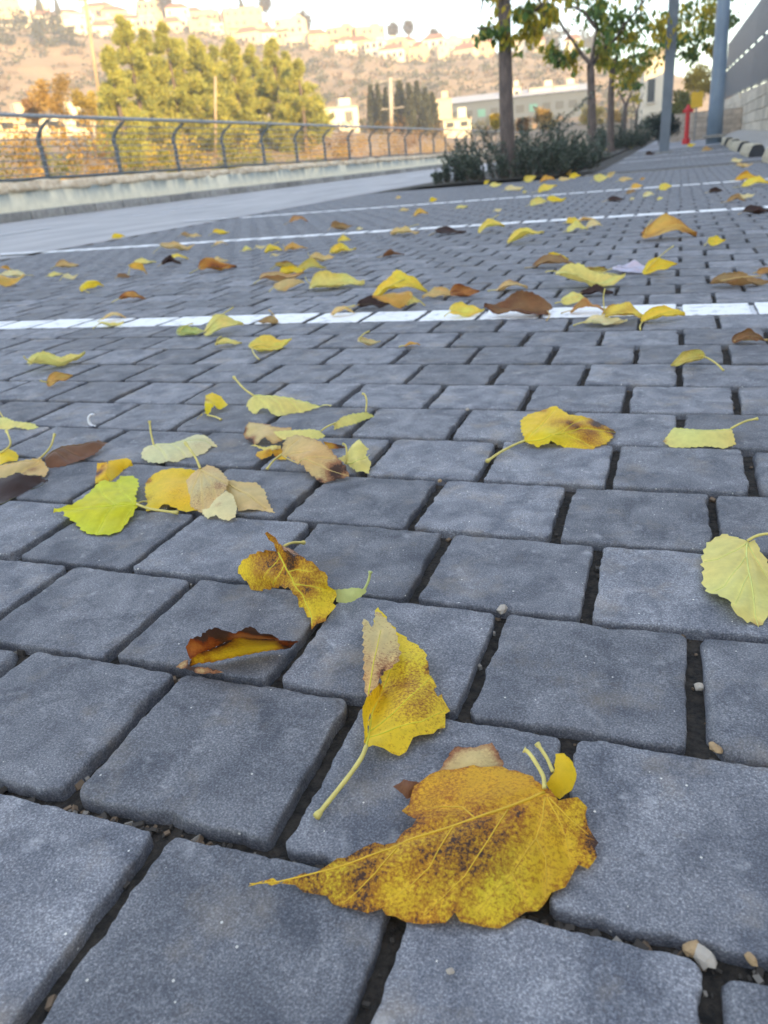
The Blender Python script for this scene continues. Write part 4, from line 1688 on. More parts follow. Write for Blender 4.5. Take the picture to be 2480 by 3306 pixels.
[-129.02, 399.69, 45.44, 7.9, 5.3, "flat", -0.1, "pale low house on the crest under the two palms"],
[-120.51, 387.7, 40.21, 9.8, 6.4, "red", 0.2, "red roofed house under the two palms"],
[-112.54, 385.93, 38.08, 10.6, 6.3, "flat", -0.2, "cream house right of the two palms"],
[-108.72, 405.69, 42.77, 9.7, 5.3, "red", 0.1, "small red roofed house on the crest left of the church like cypress"],
[-99.74, 387.36, 35.63, 10.9, 8.4, "flat", 0.2, "cream house below the crest left of the near trunk"],
[-91.46, 391.46, 36.06, 13.9, 10.1, "flat", -0.1, "wide cream house just left of the near tree trunk"],
[-85.75, 398.89, 38.13, 8.1, 7.7, "red", 0.1, "red roofed house touching the left side of the near tree trunk"],
[-70.41, 405.94, 39.1, 7.7, 7.2, "flat", 0.2, "pale house just right of the near tree trunk"],
[-63.61, 403.01, 35.89, 6.3, 5.9, "red", -0.2, "red roofed house right of the near tree trunk"],
[-58.06, 407.89, 37.08, 6.4, 7.2, "flat", 0.1, "pale house left of the low green branch"],
[-48.39, 407.13, 34.08, 7.2, 6.3, "red", 0, "red roofed house behind the low green branch"],
[-108.3, 364.24, 33.03, 6.0, 3.2, "flat", 0, "small pale hut below the right hand houses"],
[-90.05, 369.18, 30.96, 7.2, 3.6, "flat", 0.2, "pale shed below the houses left of the near trunk"],
[-235.13, 272.6, 46.34, 15.8, 2.5, "flat", 0.1, "long pale terrace house low on the left slope"],
[-248.66, 308.2, 59.83, 6.6, 4.3, "red", -0.4, "golden lit house in the upper terrace row left of the leaning pole"],
[-237.14, 296.92, 51.38, 7.3, 4.7, "flat", -0.2, "small cream house in the lower terrace row left of the leaning pole"],
[-238.51, 312.35, 57.99, 8.7, 5.2, "flat", -0.2, "small cream house in the upper terrace row behind the leaning pole"],
[-230.47, 298.35, 49.75, 9.4, 5.6, "flat", 0.0, "pale stepped house in the lower terrace row behind the leaning pole"],
[-228.14, 316.31, 56.1, 7.0, 6.2, "flat", 0.0, "pale stepped house in the upper terrace row right of the leaning pole"],
[-220.11, 302.37, 49.68, 7.7, 4.3, "red", 0.2, "golden lit house in the lower terrace row right of the leaning pole"],
[-222.63, 327.49, 55.42, 9.4, 5.0, "red", 0.2, "golden lit house in the upper terrace row over the leftmost pine"],
[-214.99, 313.34, 48.96, 10.0, 5.4, "flat", 0.4, "small cream house in the lower terrace row over the leftmost pine"],
[-215.38, 328.72, 53.64, 7.6, 6.0, "flat", 0.4, "small cream house in the upper terrace row over the second pine"],
[-207.96, 314.46, 47.24, 8.2, 6.3, "flat", -0.30000000000000004, "pale stepped house in the lower terrace row over the second pine"],
[-204.32, 332.19, 51.6, 9.8, 4.6, "flat", -0.30000000000000004, "pale stepped house in the upper terrace row between the second and third pines"],
[-197.27, 317.74, 45.27, 6.5, 5.0, "red", -0.1, "golden lit house in the lower terrace row between the second and third pines"],
[-197.3, 343.35, 52.57, 8.1, 5.7, "red", -0.1, "golden lit house in the upper terrace row over the third pine"],
[-190.94, 328.54, 44.29, 8.8, 6.1, "flat", 0.1, "small cream house in the lower terrace row over the third pine"],
[-189.74, 344.16, 50.71, 10.3, 6.7, "flat", 0.1, "small cream house in the upper terrace row left of the largest block"],
[-178.1, 346.96, 48.53, 8.5, 5.3, "flat", 0.30000000000000004, "pale stepped house in the upper terrace row right of the largest block"],
[-172.08, 332.06, 42.26, 9.2, 5.6, "red", -0.4, "golden lit house in the lower terrace row right of the largest block"],
[-170.22, 357.55, 47.38, 10.9, 6.4, "red", -0.4, "golden lit house in the upper terrace row over the right half of the pines"],
[-162.42, 357.86, 45.45, 9.0, 4.9, "flat", -0.2, "small cream house in the upper terrace row right of the stepped block"],
[-152.94, 344.59, 38.89, 9.7, 5.4, "flat", 0.0, "pale stepped house in the lower terrace row right of the stepped block"],
[-150.13, 359.95, 45.08, 7.1, 5.9, "flat", 0.0, "pale stepped house in the upper terrace row over the rightmost pine"],
[-145.37, 344.59, 37.03, 7.9, 6.3, "red", 0.2, "golden lit house in the lower terrace row over the rightmost pine"],
[-141.23, 369.96, 43.75, 9.6, 4.6, "red", 0.2, "golden lit house in the upper terrace row right of the pine group"],
[-136.89, 354.49, 35.65, 10.2, 5.0, "flat", 0.4, "small cream house in the lower terrace row right of the pine group"],
[-128.86, 371.27, 41.36, 7.6, 5.6, "flat", 0.4, "small cream house in the upper terrace row left of the palm pair"],
[-124.74, 355.77, 35.28, 8.4, 6.0, "flat", -0.30000000000000004, "pale stepped house in the lower terrace row left of the palm pair"],
[-121.0, 370.76, 39.37, 9.8, 6.6, "flat", -0.30000000000000004, "pale stepped house in the upper terrace row under the palm pair"],
[-117.12, 355.19, 33.38, 10.5, 4.5, "red", -0.1, "golden lit house in the lower terrace row under the palm pair"],
[-111.24, 380.05, 37.82, 8.1, 5.2, "red", -0.1, "golden lit house in the upper terrace row right of the palm pair"],
[-107.8, 364.39, 31.84, 8.8, 5.6, "flat", 0.1, "small cream house in the lower terrace row right of the palm pair"],
[-98.78, 380.38, 35.37, 10.3, 6.2, "flat", 0.1, "small cream house in the upper terrace row between the palms and the near trunk"],
[-95.74, 364.64, 29.51, 7.0, 6.6, "flat", 0.30000000000000004, "pale stepped house in the lower terrace row between the palms and the near trunk"],
[-90.89, 379.26, 35.33, 8.4, 4.7, "flat", 0.30000000000000004, "pale stepped house in the upper terrace row left of the near trunk"],
[-88.17, 363.46, 27.61, 9.1, 5.1, "red", -0.4, "golden lit house in the lower terrace row left of the near trunk"],
[-261.94, 299.65, 55.0, 7.0, 4.6, "flat", -0.36, "low pale house in the second row at the far left"],
[-250.57, 305.35, 56.8, 8.3, 5.6, "red", -0.27, "small red roofed cottage in the second row left of the leaning pole"],
[-236.39, 312.7, 56.41, 9.7, 6.6, "flat", -0.18, "narrow cream house in the second row right of the leaning pole"],
[-226.84, 316.02, 53.19, 11.1, 4.9, "red", -0.09, "wide flat roofed house in the second row above the leftmost pine"],
[-215.13, 320.49, 52.17, 8.2, 5.9, "flat", 0.0, "pink tinted house in the second row above the second pine"],
[-206.83, 338.87, 55.5, 9.9, 7.1, "red", 0.09, "low pale house in the second row left of the largest block"],
[-189.11, 345.65, 51.16, 11.4, 5.3, "flat", 0.18, "small red roofed cottage in the second row under the largest block"],
[-171.84, 351.22, 44.63, 8.4, 6.3, "red", 0.27, "narrow cream house in the second row right of the stepped block"],
[-151.09, 357.37, 44.46, 9.7, 7.3, "flat", 0.36, "wide flat roofed house in the second row beside the right end of the pines"],
[-135.3, 360.44, 39.69, 11.1, 5.5, "red", -0.36, "pink tinted house in the second row below the palm pair"],
[-125.64, 375.54, 37.41, 8.4, 6.7, "flat", -0.27, "low pale house in the second row between the palm pair and the near trunk"],
[-105.08, 378.69, 33.14, 9.8, 7.7, "red", -0.18, "small red roofed cottage in the second row close to the near trunk"]],
"valley": [[-63.68, 70.5, 6.64, 4.7, 1.1, "flat", 0.3, "low yellow lit building behind the railing at the left edge"],
[-61.4, 75.09, 6.46, 5.9, 1.3, "flat", 0.3, "low yellow lit building behind the railing, second from the left"],
[-58.68, 79.73, 6.24, 3.1, 1.2, "flat", 0.3, "low yellow lit building behind the railing beside the pines"],
[-56.15, 139.09, 7.2, 6.8, 2.8, "flat", 0.2, "cream flat roofed building right of the pine group"],
[-44.5, 164.07, 9.57, 4.0, 1.4, "flat", 0.1, "cream lit building left of the near trunk, above the railing end"],
[-29.43, 116.34, 4.08, 3.9, 1.1, "flat", 0.1, "orange lit low building above the end of the railing"]],
"ware": [-38.17, 206.5, 7.69, 36.9, 4.7, "hall", 0.0],
"blocks": [[-39.06, 210.4, 11.49, 3.8, 3.2, "flat", 0, "small lit block above the hall just right of the near trunk"],
[-32.07, 211.58, 10.62, 6.1, 3.4, "flat", 0, "wide lit block above the hall left of the second tree"],
[-26.64, 212.34, 10.29, 5.6, 3.6, "flat", 0.1, "lit block above the hall beside the second tree"],
[-1.83, 69.98, 1.44, 2.1, 4.7, "flat", 0.1, "tall pale striped building behind the tree row, left of the grey post"]],
"pines": [[-38.86, 53.35, 9.66, 1.32, "leftmost pine with a shaded left side"],
[-39.94, 57.49, 12.13, 2.15, "tall pine second from the left in the pine group"],
[-38.62, 60.77, 11.9, 2.24, "dense pine third from the left in the pine group"],
[-37.74, 63.65, 11.14, 2.11, "pine in the middle of the pine group behind a thin pole"],
[-36.32, 66.76, 11.2, 1.94, "narrow pointed pine right of the middle of the group"],
[-34.06, 70.17, 11.11, 2.17, "pine second from the right in the pine group"],
[-31.39, 69.21, 9.19, 2.06, "rightmost pine of the group with drooping lower boughs"],
[-44.35, 66.58, 12.79, 2.0, "pine standing behind the gap between the second and third pines"],
[-43.03, 69.8, 12.18, 2.08, "pine standing behind the gap right of the third pine"],
[-41.51, 73.03, 11.7, 2.15, "pine behind the thin pole in the middle of the group"],
[-38.51, 74.65, 11.56, 2.17, "pine behind the gap left of the second pine from the right"],
[-35.73, 76.02, 10.81, 2.01, "pine behind the gap beside the rightmost pine"]],
"cyp": [[-40.6, 112.92, 10.12, 0.73],
[-40.35, 115.14, 10.43, 0.66],
[-38.06, 111.69, 9.46, 0.64],
[-37.45, 116.11, 10.51, 0.96],
[-35.65, 114.58, 9.9, 0.8],
[-35.7, 118.75, 10.34, 0.9],
[-33.5, 115.23, 9.14, 0.8],
[-33.1, 117.43, 8.68, 0.74]],
"sky_cyp": [[-224.9, 340.42, 74.18, 2.96],
[-255.87, 322.91, 76.11, 1.5],
[-261.3, 318.54, 76.61, 2.0],
[-188.93, 363.87, 72.0, 2.23],
[-195.38, 365.0, 70.17, 1.75],
[-104.94, 391.17, 51.09, 2.21],
[-96.09, 396.52, 47.98, 2.96],
[-99.12, 395.78, 48.64, 2.47]],
"palm": [[-177.27, 364.14, 70.12, 3.19],
[-163.89, 373.64, 62.62, 3.95],
[-213.48, 340.63, 71.66, 3.65],
[-126.28, 387.97, 55.95, 2.96],
[-120.19, 391.99, 56.69, 2.73],
[-108.55, 393.3, 51.74, 2.96]],
"round": [[-68.74, 409.27, 54.34, 5.02], [-61.16, 407.44, 47.8, 8.48], [-53.03, 408.57, 44.2, 7.48], [-44.28, 412.63, 44.41, 8.54], [-36.16, 413.42, 41.69, 7.54]],
"crtrees": [[-216.01, 348.48, 63.88, 3.97],
[-205.54, 343.15, 57.65, 4.36],
[-201.3, 357.18, 59.71, 3.97],
[-168.83, 375.82, 59.69, 2.49],
[-164.93, 377.55, 59.74, 2.99],
[-153.62, 363.9, 47.03, 3.83],
[-139.04, 375.06, 47.1, 4.36],
[-127.0, 374.03, 41.1, 4.3],
[-147.58, 377.16, 49.19, 4.9],
[-105.3, 380.71, 39.09, 4.3],
[-246.67, 275.78, 47.88, 4.93],
[-235.73, 272.09, 43.3, 8.72],
[-225.12, 274.49, 41.49, 7.74],
[-219.01, 246.85, 30.59, 5.99],
[-209.03, 255.36, 33.52, 6.79],
[-203.35, 259.9, 30.92, 5.19],
[-220.97, 315.28, 51.09, 4.2],
[-110.75, 389.56, 44.94, 3.92],
[-77.35, 392.45, 40.33, 4.36]],
"bush": [[-19.7, 21.28, 1.66, 1.05, "orange"],
[-20.79, 24.2, 1.71, 1.16, "olive"],
[-17.45, 21.32, 1.47, 0.92, "orange"],
[-21.42, 27.43, 1.47, 0.95, "rust"],
[-17.61, 24.84, 1.43, 1.01, "olive"],
[-18.32, 27.87, 1.37, 1.01, "gold"],
[-18.04, 29.76, 1.39, 1.05, "olive"],
[-18.32, 32.95, 1.46, 1.14, "olive"],
[-18.58, 36.1, 1.5, 1.11, "gold"],
[-18.75, 39.25, 1.57, 1.19, "olive"],
[-19.67, 45.21, 1.66, 1.34, "orange"],
[-20.46, 51.16, 1.76, 1.4, "rust"],
[-20.91, 57.2, 1.82, 1.47, "orange"],
[-20.83, 63.36, 1.94, 1.62, "rust"],
[-20.0, 69.69, 2.02, 1.76, "orange"],
[-20.56, 20.45, 1.68, 1.05, "olive"]],
"autumn": [[-37.0, 44.67, 5.93, 1.69, "orange", "large orange brown tree left of the pines"],
[-36.91, 47.3, 5.62, 1.31, "gold", "golden tree touching the left side of the pines"],
[-40.66, 46.8, 5.71, 1.13, "rust", "rust brown tree at the far left above the railing"],
[-8.81, 59.35, 2.24, 0.94, "orange", "bright orange tree right of the near trunk above the shrub"],
[-7.12, 74.66, 2.63, 1.54, "gold", "golden tree behind the second tree trunk"],
[-5.58, 79.81, 2.14, 1.26, "orange", "small orange tree behind the third tree trunk"],
[-10.12, 48.96, 2.08, 0.42, "yellow", "narrow yellow tree left of the near trunk"],
[-8.97, 51.22, 1.81, 0.5, "rust", "rust coloured small tree right behind the near trunk"],
[0.53, 52.0, 3.13, 1.51, "gold", "large yellow tree behind the red hydrant"],
[-0.11, 50.0, 1.87, 1.03, "olive", "olive green tree behind the grey post"]],
"pole1": [[-44.627, 60, 15.3], [-45.127, 60, 9.7], [-45.676, 60, 3.26]],
"pole2": [[-34.224, 60, 7.672], [-35.378, 60, 2.391]],
"pylon": [[-36.644, 110, 10.746], [-37.085, 110, 4.056]],
"trunks": [{"Y": 11.6,
"r": 0.095,
"path": [[-2.227, 11.6, 0.31], [-2.237, 11.6, 0.514], [-2.244, 11.6, 0.798], [-2.247, 11.6, 1.294], [-2.249, 11.6, 1.822], [-2.255, 11.6, 2.428], [-2.27, 11.6, 3.099]],
"lab": "nearest tree with a thick grey brown trunk rising from the dark shrub",
"br": [[[-2.216, 11.4, 2.392], [-2.373, 11.4, 2.462], [-2.505, 11.4, 2.037], [-2.572, 11.4, 1.842]],
[[-2.29, 11.8, 2.363], [-2.037, 11.8, 2.427], [-1.801, 11.8, 2.043], [-1.753, 11.8, 1.78]],
[[-2.37, 12.2, 2.639], [-1.983, 12.2, 2.834], [-1.503, 12.2, 2.412], [-1.377, 12.2, 1.984]],
[[-2.348, 12, 2.952], [-2.721, 12, 3.255], [-3.228, 12, 3.089]]],
"cl": [[-2.38, 11.4, 1.82, 0.23],
[-2.23, 11.5, 1.75, 0.21],
[-1.98, 11.8, 2.03, 0.34],
[-1.83, 11.8, 1.85, 0.29],
[-1.97, 11.9, 1.81, 0.26],
[-2.08, 11.7, 1.97, 0.28],
[-1.74, 12, 2.01, 0.25],
[-2.18, 11.6, 2.12, 0.35],
[-1.65, 12, 2.25, 0.44],
[-2.4, 11.5, 2.33, 0.42],
[-2.01, 12, 2.5, 0.58],
[-2.8, 12, 2.87, 0.58],
[-1.45, 12.2, 2.6, 0.59]]},
{"Y": 18.0,
"r": 0.085,
"path": [[-1.704, 18.0, 0.065], [-1.715, 18.0, 0.458], [-1.742, 18.0, 1.138], [-1.773, 18.0, 1.635], [-1.787, 18.0, 1.798]],
"lab": "second tree, forking low into three limbs, behind the dark shrub",
"br": [[[-1.766, 17.8, 1.766], [-1.922, 17.8, 1.974], [-2.177, 17.8, 2.303], [-2.404, 17.8, 2.642], [-2.628, 17.8, 2.979], [-2.806, 17.8, 3.381]],
[[-1.797, 18.2, 1.813], [-1.75, 18.2, 2.05], [-1.705, 18.2, 2.362], [-1.716, 18.2, 2.754], [-1.716, 18.2, 3.36]],
[[-1.798, 18.3, 1.804], [-1.597, 18.3, 2.04], [-1.378, 18.3, 2.174], [-1.171, 18.3, 2.462], [-0.882, 18.3, 2.732], [-0.522, 18.3, 3.057]],
[[-1.688, 18.0, 2.418], [-1.897, 18.0, 2.677], [-2.12, 18.0, 2.821], [-2.342, 18.0, 2.812]]],
"cl": [[-2.43, 18, 2.05, 0.31],
[-2.18, 18, 1.96, 0.31],
[-1.72, 18, 2.73, 0.48],
[-1.47, 18.2, 2.41, 0.44],
[-1.27, 18.4, 2.56, 0.49],
[-1.53, 18.2, 2.81, 0.55],
[-1.13, 18.5, 2.24, 0.38],
[-0.88, 18.5, 2.6, 0.49],
[-1.6, 18.3, 2.0, 0.33],
[-1.87, 18, 3.2, 0.76],
[-0.95, 18.4, 3.13, 0.78],
[-0.57, 18.6, 2.34, 0.38],
[-2.56, 18, 2.13, 0.22]]},
{"Y": 24.0,
"r": 0.09,
"path": [[-1.78, 24.0, 0.053], [-1.803, 24.0, 0.685], [-1.823, 24.0, 1.576], [-1.815, 24.0, 2.009]],
"lab": "third tree with a slim straight trunk and green yellow crown",
"br": [[[-1.815, 24.0, 1.987], [-1.499, 24.0, 2.292], [-0.932, 24.0, 2.435], [-0.267, 24.0, 2.56], [0.38, 24.0, 2.682]],
[[-1.813, 24.0, 1.955], [-1.972, 24.0, 2.453], [-2.111, 24.0, 3.096]],
[[-1.815, 24.0, 2.009], [-1.683, 24.0, 2.524], [-1.54, 24.0, 3.228]]],
"cl": [[-1.39, 24, 2.38, 0.58],
[-0.93, 24, 2.38, 0.58],
[-0.48, 24, 2.48, 0.61],
[-0.05, 24, 2.58, 0.58],
[0.37, 23.5, 2.63, 0.54],
[0.67, 23, 2.64, 0.47],
[0.91, 23, 2.75, 0.36],
[-1.73, 24, 2.21, 0.49],
[-1.37, 24, 1.96, 0.38],
[-1.86, 24, 2.65, 0.58],
[0.19, 24, 2.3, 0.38],
[0.66, 23.5, 2.35, 0.31],
[0.44, 23.5, 3.11, 0.57],
[-0.41, 24, 3.08, 0.73],
[0.01, 24, 3.32, 0.73]]},
{"Y": 31.0,
"r": 0.09,
"path": [[-1.894, 31.0, 0.087], [-1.907, 31.0, 0.749], [-1.87, 31.0, 1.322], [-1.848, 31.0, 1.534]],
"lab": "fourth tree, small with a forked top, in the row behind the second shrub",
"br": [[[-1.846, 31.0, 1.491], [-2.044, 31.0, 1.837], [-2.176, 31.0, 2.062]], [[-1.846, 31.0, 1.491], [-1.708, 31.0, 1.802], [-1.623, 31.0, 1.933]]],
"cl": [[-1.84, 31, 2.37, 0.56], [-1.4, 31, 2.53, 0.56], [-1.98, 31, 2.11, 0.34], [-1.53, 31, 2.13, 0.38]]},
{"Y": 38.0,
"r": 0.07,
"path": [[-1.816, 38.0, 0.224], [-1.806, 38.0, 0.795], [-1.821, 38.0, 1.5]],
"lab": "fifth tree, thin and nearly leafless, farthest in the row",
"br": [[[-1.817, 38.0, 1.412], [-2.029, 38.0, 1.955], [-2.139, 38.0, 2.311]], [[-1.817, 38.0, 1.412], [-1.675, 38.0, 1.919], [-1.578, 38.0, 2.166]]],
"cl": [[-1.9, 38, 2.03, 0.28]]}],
"bigpole": [[0.694, 20, 0.295], [0.689, 20, 0.783], [0.682, 20, 1.485], [0.67, 20, 2.329], [0.652, 20, 3.297]],
"post": [[-0.316, 19.0, 0.1], [-0.33, 19.0, 1.2], [-0.323, 19.0, 2.19], [-0.316, 19.0, 3.13]],
"hydr": [[0.156, 26, 0.244], [0.138, 26, 1.157]],
"sign": [[0.427, 30, 1.63], [0.463, 30, 1.173]],
"rbush": [-0.675, 30, 0.683],
"farwall": [[0.003, 33, 0.284], [1.023, 33, 0.253], [0.946, 33, 1.17], [-0.063, 33, 1.226]],
"chips": [[[-0.1104, 0.5192, -0.004], [0.009, 0.005, 0.004], "pale angular stone chip filling a joint corner right of centre", "p"],
[[0.0295, 0.2565, -0.006], [0.007, 0.006, 0.004], "tan dry chip at the joint crossing near the bottom right corner", "t"],
[[0.0333, 0.2539, -0.006], [0.006, 0.008, 0.005], "pale triangular chip at the joint crossing near the bottom right corner", "p"],
[[0.0523, 0.2564, -0.002], [0.005, 0.003, 0.0025], "small golden brown pebble at the bottom right edge", "t"],
[[-0.0729, 0.2139, 0.0], [0.0026, 0.002, 0.0018], "tiny cream pebble on the paver at the bottom centre", "p"],
[[-0.2644, 1.0382, -0.003], [0.006, 0.004, 0.003], "pale chip at the end of a head joint behind the glossy yellow leaf", "p"],
[[0.0351, 0.455, -0.008], [0.005, 0.004, 0.004], "grey chip wedged in the wide joint at the right", "p"],
[[-0.2863, 0.5234, 0.0], [0.0024, 0.002, 0.0016], "tiny pale pebble left of the curled brown and yellow leaf", "p"],
[[0.043, 0.3941, -0.005], [0.007, 0.004, 0.003], "tan flake in the joint under the paver at the right edge", "t"],
[[-0.388, 0.4027, -0.006], [0.003, 0.007, 0.003], "sliver of pale stone in the joint left of the dark rolled leaf", "p"],
[[-0.2326, 0.7729, -0.003], [0.004, 0.003, 0.0025], "tan chip at a joint corner below the glossy yellow leaf", "t"]],
"white_scrap": [-0.8335, 0.9223, -0.003]}

# ------------------------------------------------------------------ helpers
rnd = random.Random(11)
COLS = DATA['COL']

def nod(nt, t, **kw):
    n = nt.nodes.new(t)
    for k, v in kw.items():
        if k in n.inputs: n.inputs[k].default_value = v
        else: setattr(n, k, v)
    return n

def mat(name, color, rough=.8, var=.25, scale=8., bump=0., bscale=None, color2=None, metal=0., spec=.5, objvar=0., transl=0., stretch=None, ramp=(.35, .65)):
    """a principled material whose colour wanders between color and color2 with world-space noise"""
    m = bpy.data.materials.new(name); m.use_nodes = True
    nt = m.node_tree; b = nt.nodes['Principled BSDF']
    b.inputs['Roughness'].default_value = rough; b.inputs['Metallic'].default_value = metal
    b.inputs['Specular IOR Level'].default_value = spec
    c2 = color2 or tuple(max(0, x * (1 - var)) for x in color)
    geo = nod(nt, 'ShaderNodeNewGeometry'); vec = geo.outputs['Position']
    if stretch:
        mp = nod(nt, 'ShaderNodeMapping'); mp.inputs['Scale'].default_value = stretch
        nt.links.new(vec, mp.inputs['Vector']); vec = mp.outputs['Vector']
    n = nod(nt, 'ShaderNodeTexNoise', Scale=scale, Detail=6., Roughness=.6); nt.links.new(vec, n.inputs['Vector'])
    r = nod(nt, 'ShaderNodeValToRGB'); e = r.color_ramp.elements
    e[0].position, e[1].position = ramp; e[0].color = (*c2, 1); e[1].color = (*color, 1)
    nt.links.new(n.outputs['Fac'], r.inputs['Fac']); out = r.outputs['Color']
    if objvar:
        oi = nod(nt, 'ShaderNodeObjectInfo'); mr = nod(nt, 'ShaderNodeMapRange'); mr.inputs['To Min'].default_value = 1 - objvar; mr.inputs['To Max'].default_value = 1 + objvar
        hs = nod(nt, 'ShaderNodeHueSaturation'); nt.links.new(oi.outputs['Random'], mr.inputs['Value']); nt.links.new(mr.outputs['Result'], hs.inputs['Value'])
        nt.links.new(out, hs.inputs['Color']); out = hs.outputs['Color']
    nt.links.new(out, b.inputs['Base Color'])
    if bump:
        bn = nod(nt, 'ShaderNodeTexNoise', Scale=bscale or scale * 3, Detail=5.); nt.links.new(vec, bn.inputs['Vector'])
        bp = nod(nt, 'ShaderNodeBump', Strength=1., Distance=bump); nt.links.new(bn.outputs['Fac'], bp.inputs['Height']); nt.links.new(bp.outputs['Normal'], b.inputs['Normal'])
    if transl:
        tr = nod(nt, 'ShaderNodeBsdfTranslucent'); mx = nod(nt, 'ShaderNodeMixShader', Fac=transl)
        nt.links.new(out, tr.inputs['Color']); nt.links.new(b.outputs['BSDF'], mx.inputs[1]); nt.links.new(tr.outputs['BSDF'], mx.inputs[2])
        nt.links.new(mx.outputs['Shader'], nt.nodes['Material Output'].inputs['Surface'])
    return m

class MB:
    """collects shapes for ONE mesh object"""
    def __init__(s): s.v = []; s.f = []; s.mi = []
    def add(s, vs, fs, mi=0):
        o = len(s.v); s.v += [tuple(p) for p in vs]; s.f += [tuple(o + i for i in f) for f in fs]; s.mi += [mi] * len(fs)
    def box(s, c, d, rz=0, bev=0., M=None, mi=0):
        x, y, z = d[0] / 2, d[1] / 2, d[2] / 2
        b = min(bev, x * .9, y * .9, z * .9)
        if b <= 0:
            vs = [(i * x, j * y, k * z) for k in (-1, 1) for j in (-1, 1) for i in (-1, 1)]
            fs = [(0, 2, 3, 1), (4, 5, 7, 6), (0, 1, 5, 4), (2, 6, 7, 3), (0, 4, 6, 2), (1, 3, 7, 5)]
        else:
            bm = bmesh.new(); bmesh.ops.create_cube(bm, size=1)
            for v in bm.verts: v.co = Vector((v.co.x * d[0], v.co.y * d[1], v.co.z * d[2]))
            bmesh.ops.bevel(bm, geom=list(bm.edges), offset=b, segments=2, affect='EDGES', profile=.6)
            bm.verts.index_update(); vs = [v.co[:] for v in bm.verts]; fs = [tuple(v.index for v in f.verts) for f in bm.faces]; bm.free()
        R = M or (Matrix.Translation(c) @ Matrix.Rotation(rz, 4, 'Z'))
        if M: R = M @ Matrix.Translation(c)
        s.add([R @ Vector(p) for p in vs], fs, mi)
    def tube(s, pts, rad, n=8, cap=True, mi=0):
        pts = [Vector(p) for p in pts]; k = len(pts)
        rads = rad if isinstance(rad, (list, tuple)) else [rad] * k
        vs = []; fs = []; prev = None
        for i, p in enumerate(pts):
            t = (pts[min(i + 1, k - 1)] - pts[max(i - 1, 0)]).normalized()
            if prev is None:
                a = t.cross(Vector((0, 0, 1)));
                if a.length < .1: a = t.cross(Vector((1, 0, 0)))
            else: a = prev - t * prev.dot(t)
            a.normalize(); prev = a; b = t.cross(a)
            for j in range(n):
                an = 2 * math.pi * j / n; vs.append(p + (a * math.cos(an) + b * math.sin(an)) * rads[i])
        for i in range(k - 1):
            for j in range(n):
                j2 = (j + 1) % n; fs.append((i * n + j, i * n + j2, (i + 1) * n + j2, (i + 1) * n + j))
        if cap: fs += [tuple(range(n - 1, -1, -1)), tuple((k - 1) * n + j for j in range(n))]
        s.add(vs, fs, mi)
    def cone(s, c, r0, r1, h, n=12, mi=0):
        s.tube([c, (c[0], c[1], c[2] + h)], [r0, r1], n, True, mi)
    def mesh(s, name, mats, smooth=False):
        me = bpy.data.meshes.new(name); me.from_pydata(s.v, [], s.f)
        for m in (mats if isinstance(mats, (list, tuple)) else [mats]): me.materials.append(m)
        if len(set(s.mi)) > 1: me.polygons.foreach_set('material_index', s.mi)
        if smooth: me.polygons.foreach_set('use_smooth', [True] * len(me.polygons))
        me.update(); return me
    def build(s, name, mats, parent=None, smooth=False, kind=None):
        return link(name, s.mesh(name, mats, smooth), parent, kind)

def link(name, me, parent=None, kind=None):
    o = bpy.data.objects.new(name, me); col.objects.link(o)
    if parent is not None: o.parent = parent
    if kind: o['kind'] = kind
    return o

def tag(o, label, cat, group=None):
    o['label'] = label; o['category'] = cat
    if group: o['group'] = group
    return o

def thing(name, label, cat, loc=(0, 0, 0), rz=0, group=None):
    o = bpy.data.objects.new(name, None); col.objects.link(o); o.location = loc; o.rotation_euler = (0, 0, rz); o.empty_display_size = .1
    return tag(o, label, cat, group)

def smooth01(a, b, x):
    t = min(1, max(0, (x - a) / (b - a))); return t * t * (3 - 2 * t)

def lerp_table(tb, x):
    if x <= tb[0][0]: return tb[0][1]
    for (x0, y0), (x1, y1) in zip(tb, tb[1:]):
        if x <= x1: return y0 + (y1 - y0) * (x - x0) / (x1 - x0)
    return tb[-1][1]

def gz(x, y):
    """height of the paved car park: flat near the viewer, easing up further on and towards the wall"""
    return .010 * max(0, y - 13) * smooth01(-5, -3, x) + .20 * smooth01(1.15, 2.0, x)

# ------------------------------------------------------------------ terrain
CREST = sorted(DATA['crest'])
PROF = [(0, 0), (40, 0), (95, .085), (170, .12), (230, .18), (345, .74), (430, 1.), (520, 1.03), (900, .95), (2500, .8)]
def terrain(x, y):
    r = math.hypot(x, y); az = math.degrees(math.atan2(-x, y))
    c = lerp_table(CREST, az) if -40 < az < 90 else 0.
    if az > 60: c *= max(0, 1 - (az - 60) / 30)
    z = -.12 + max(c, 0) * lerp_table(PROF, r)
    if r > 60: z += (noise.fractal(Vector((x * .02, y * .02, 3)), 1, 2, 4) * 3.2) * smooth01(60, 260, r) * smooth01(0, 20, c)
    drop = smooth01(10.9, 15, -x) * (1 - smooth01(22, 50, -x)) * 1.6
    return z - drop

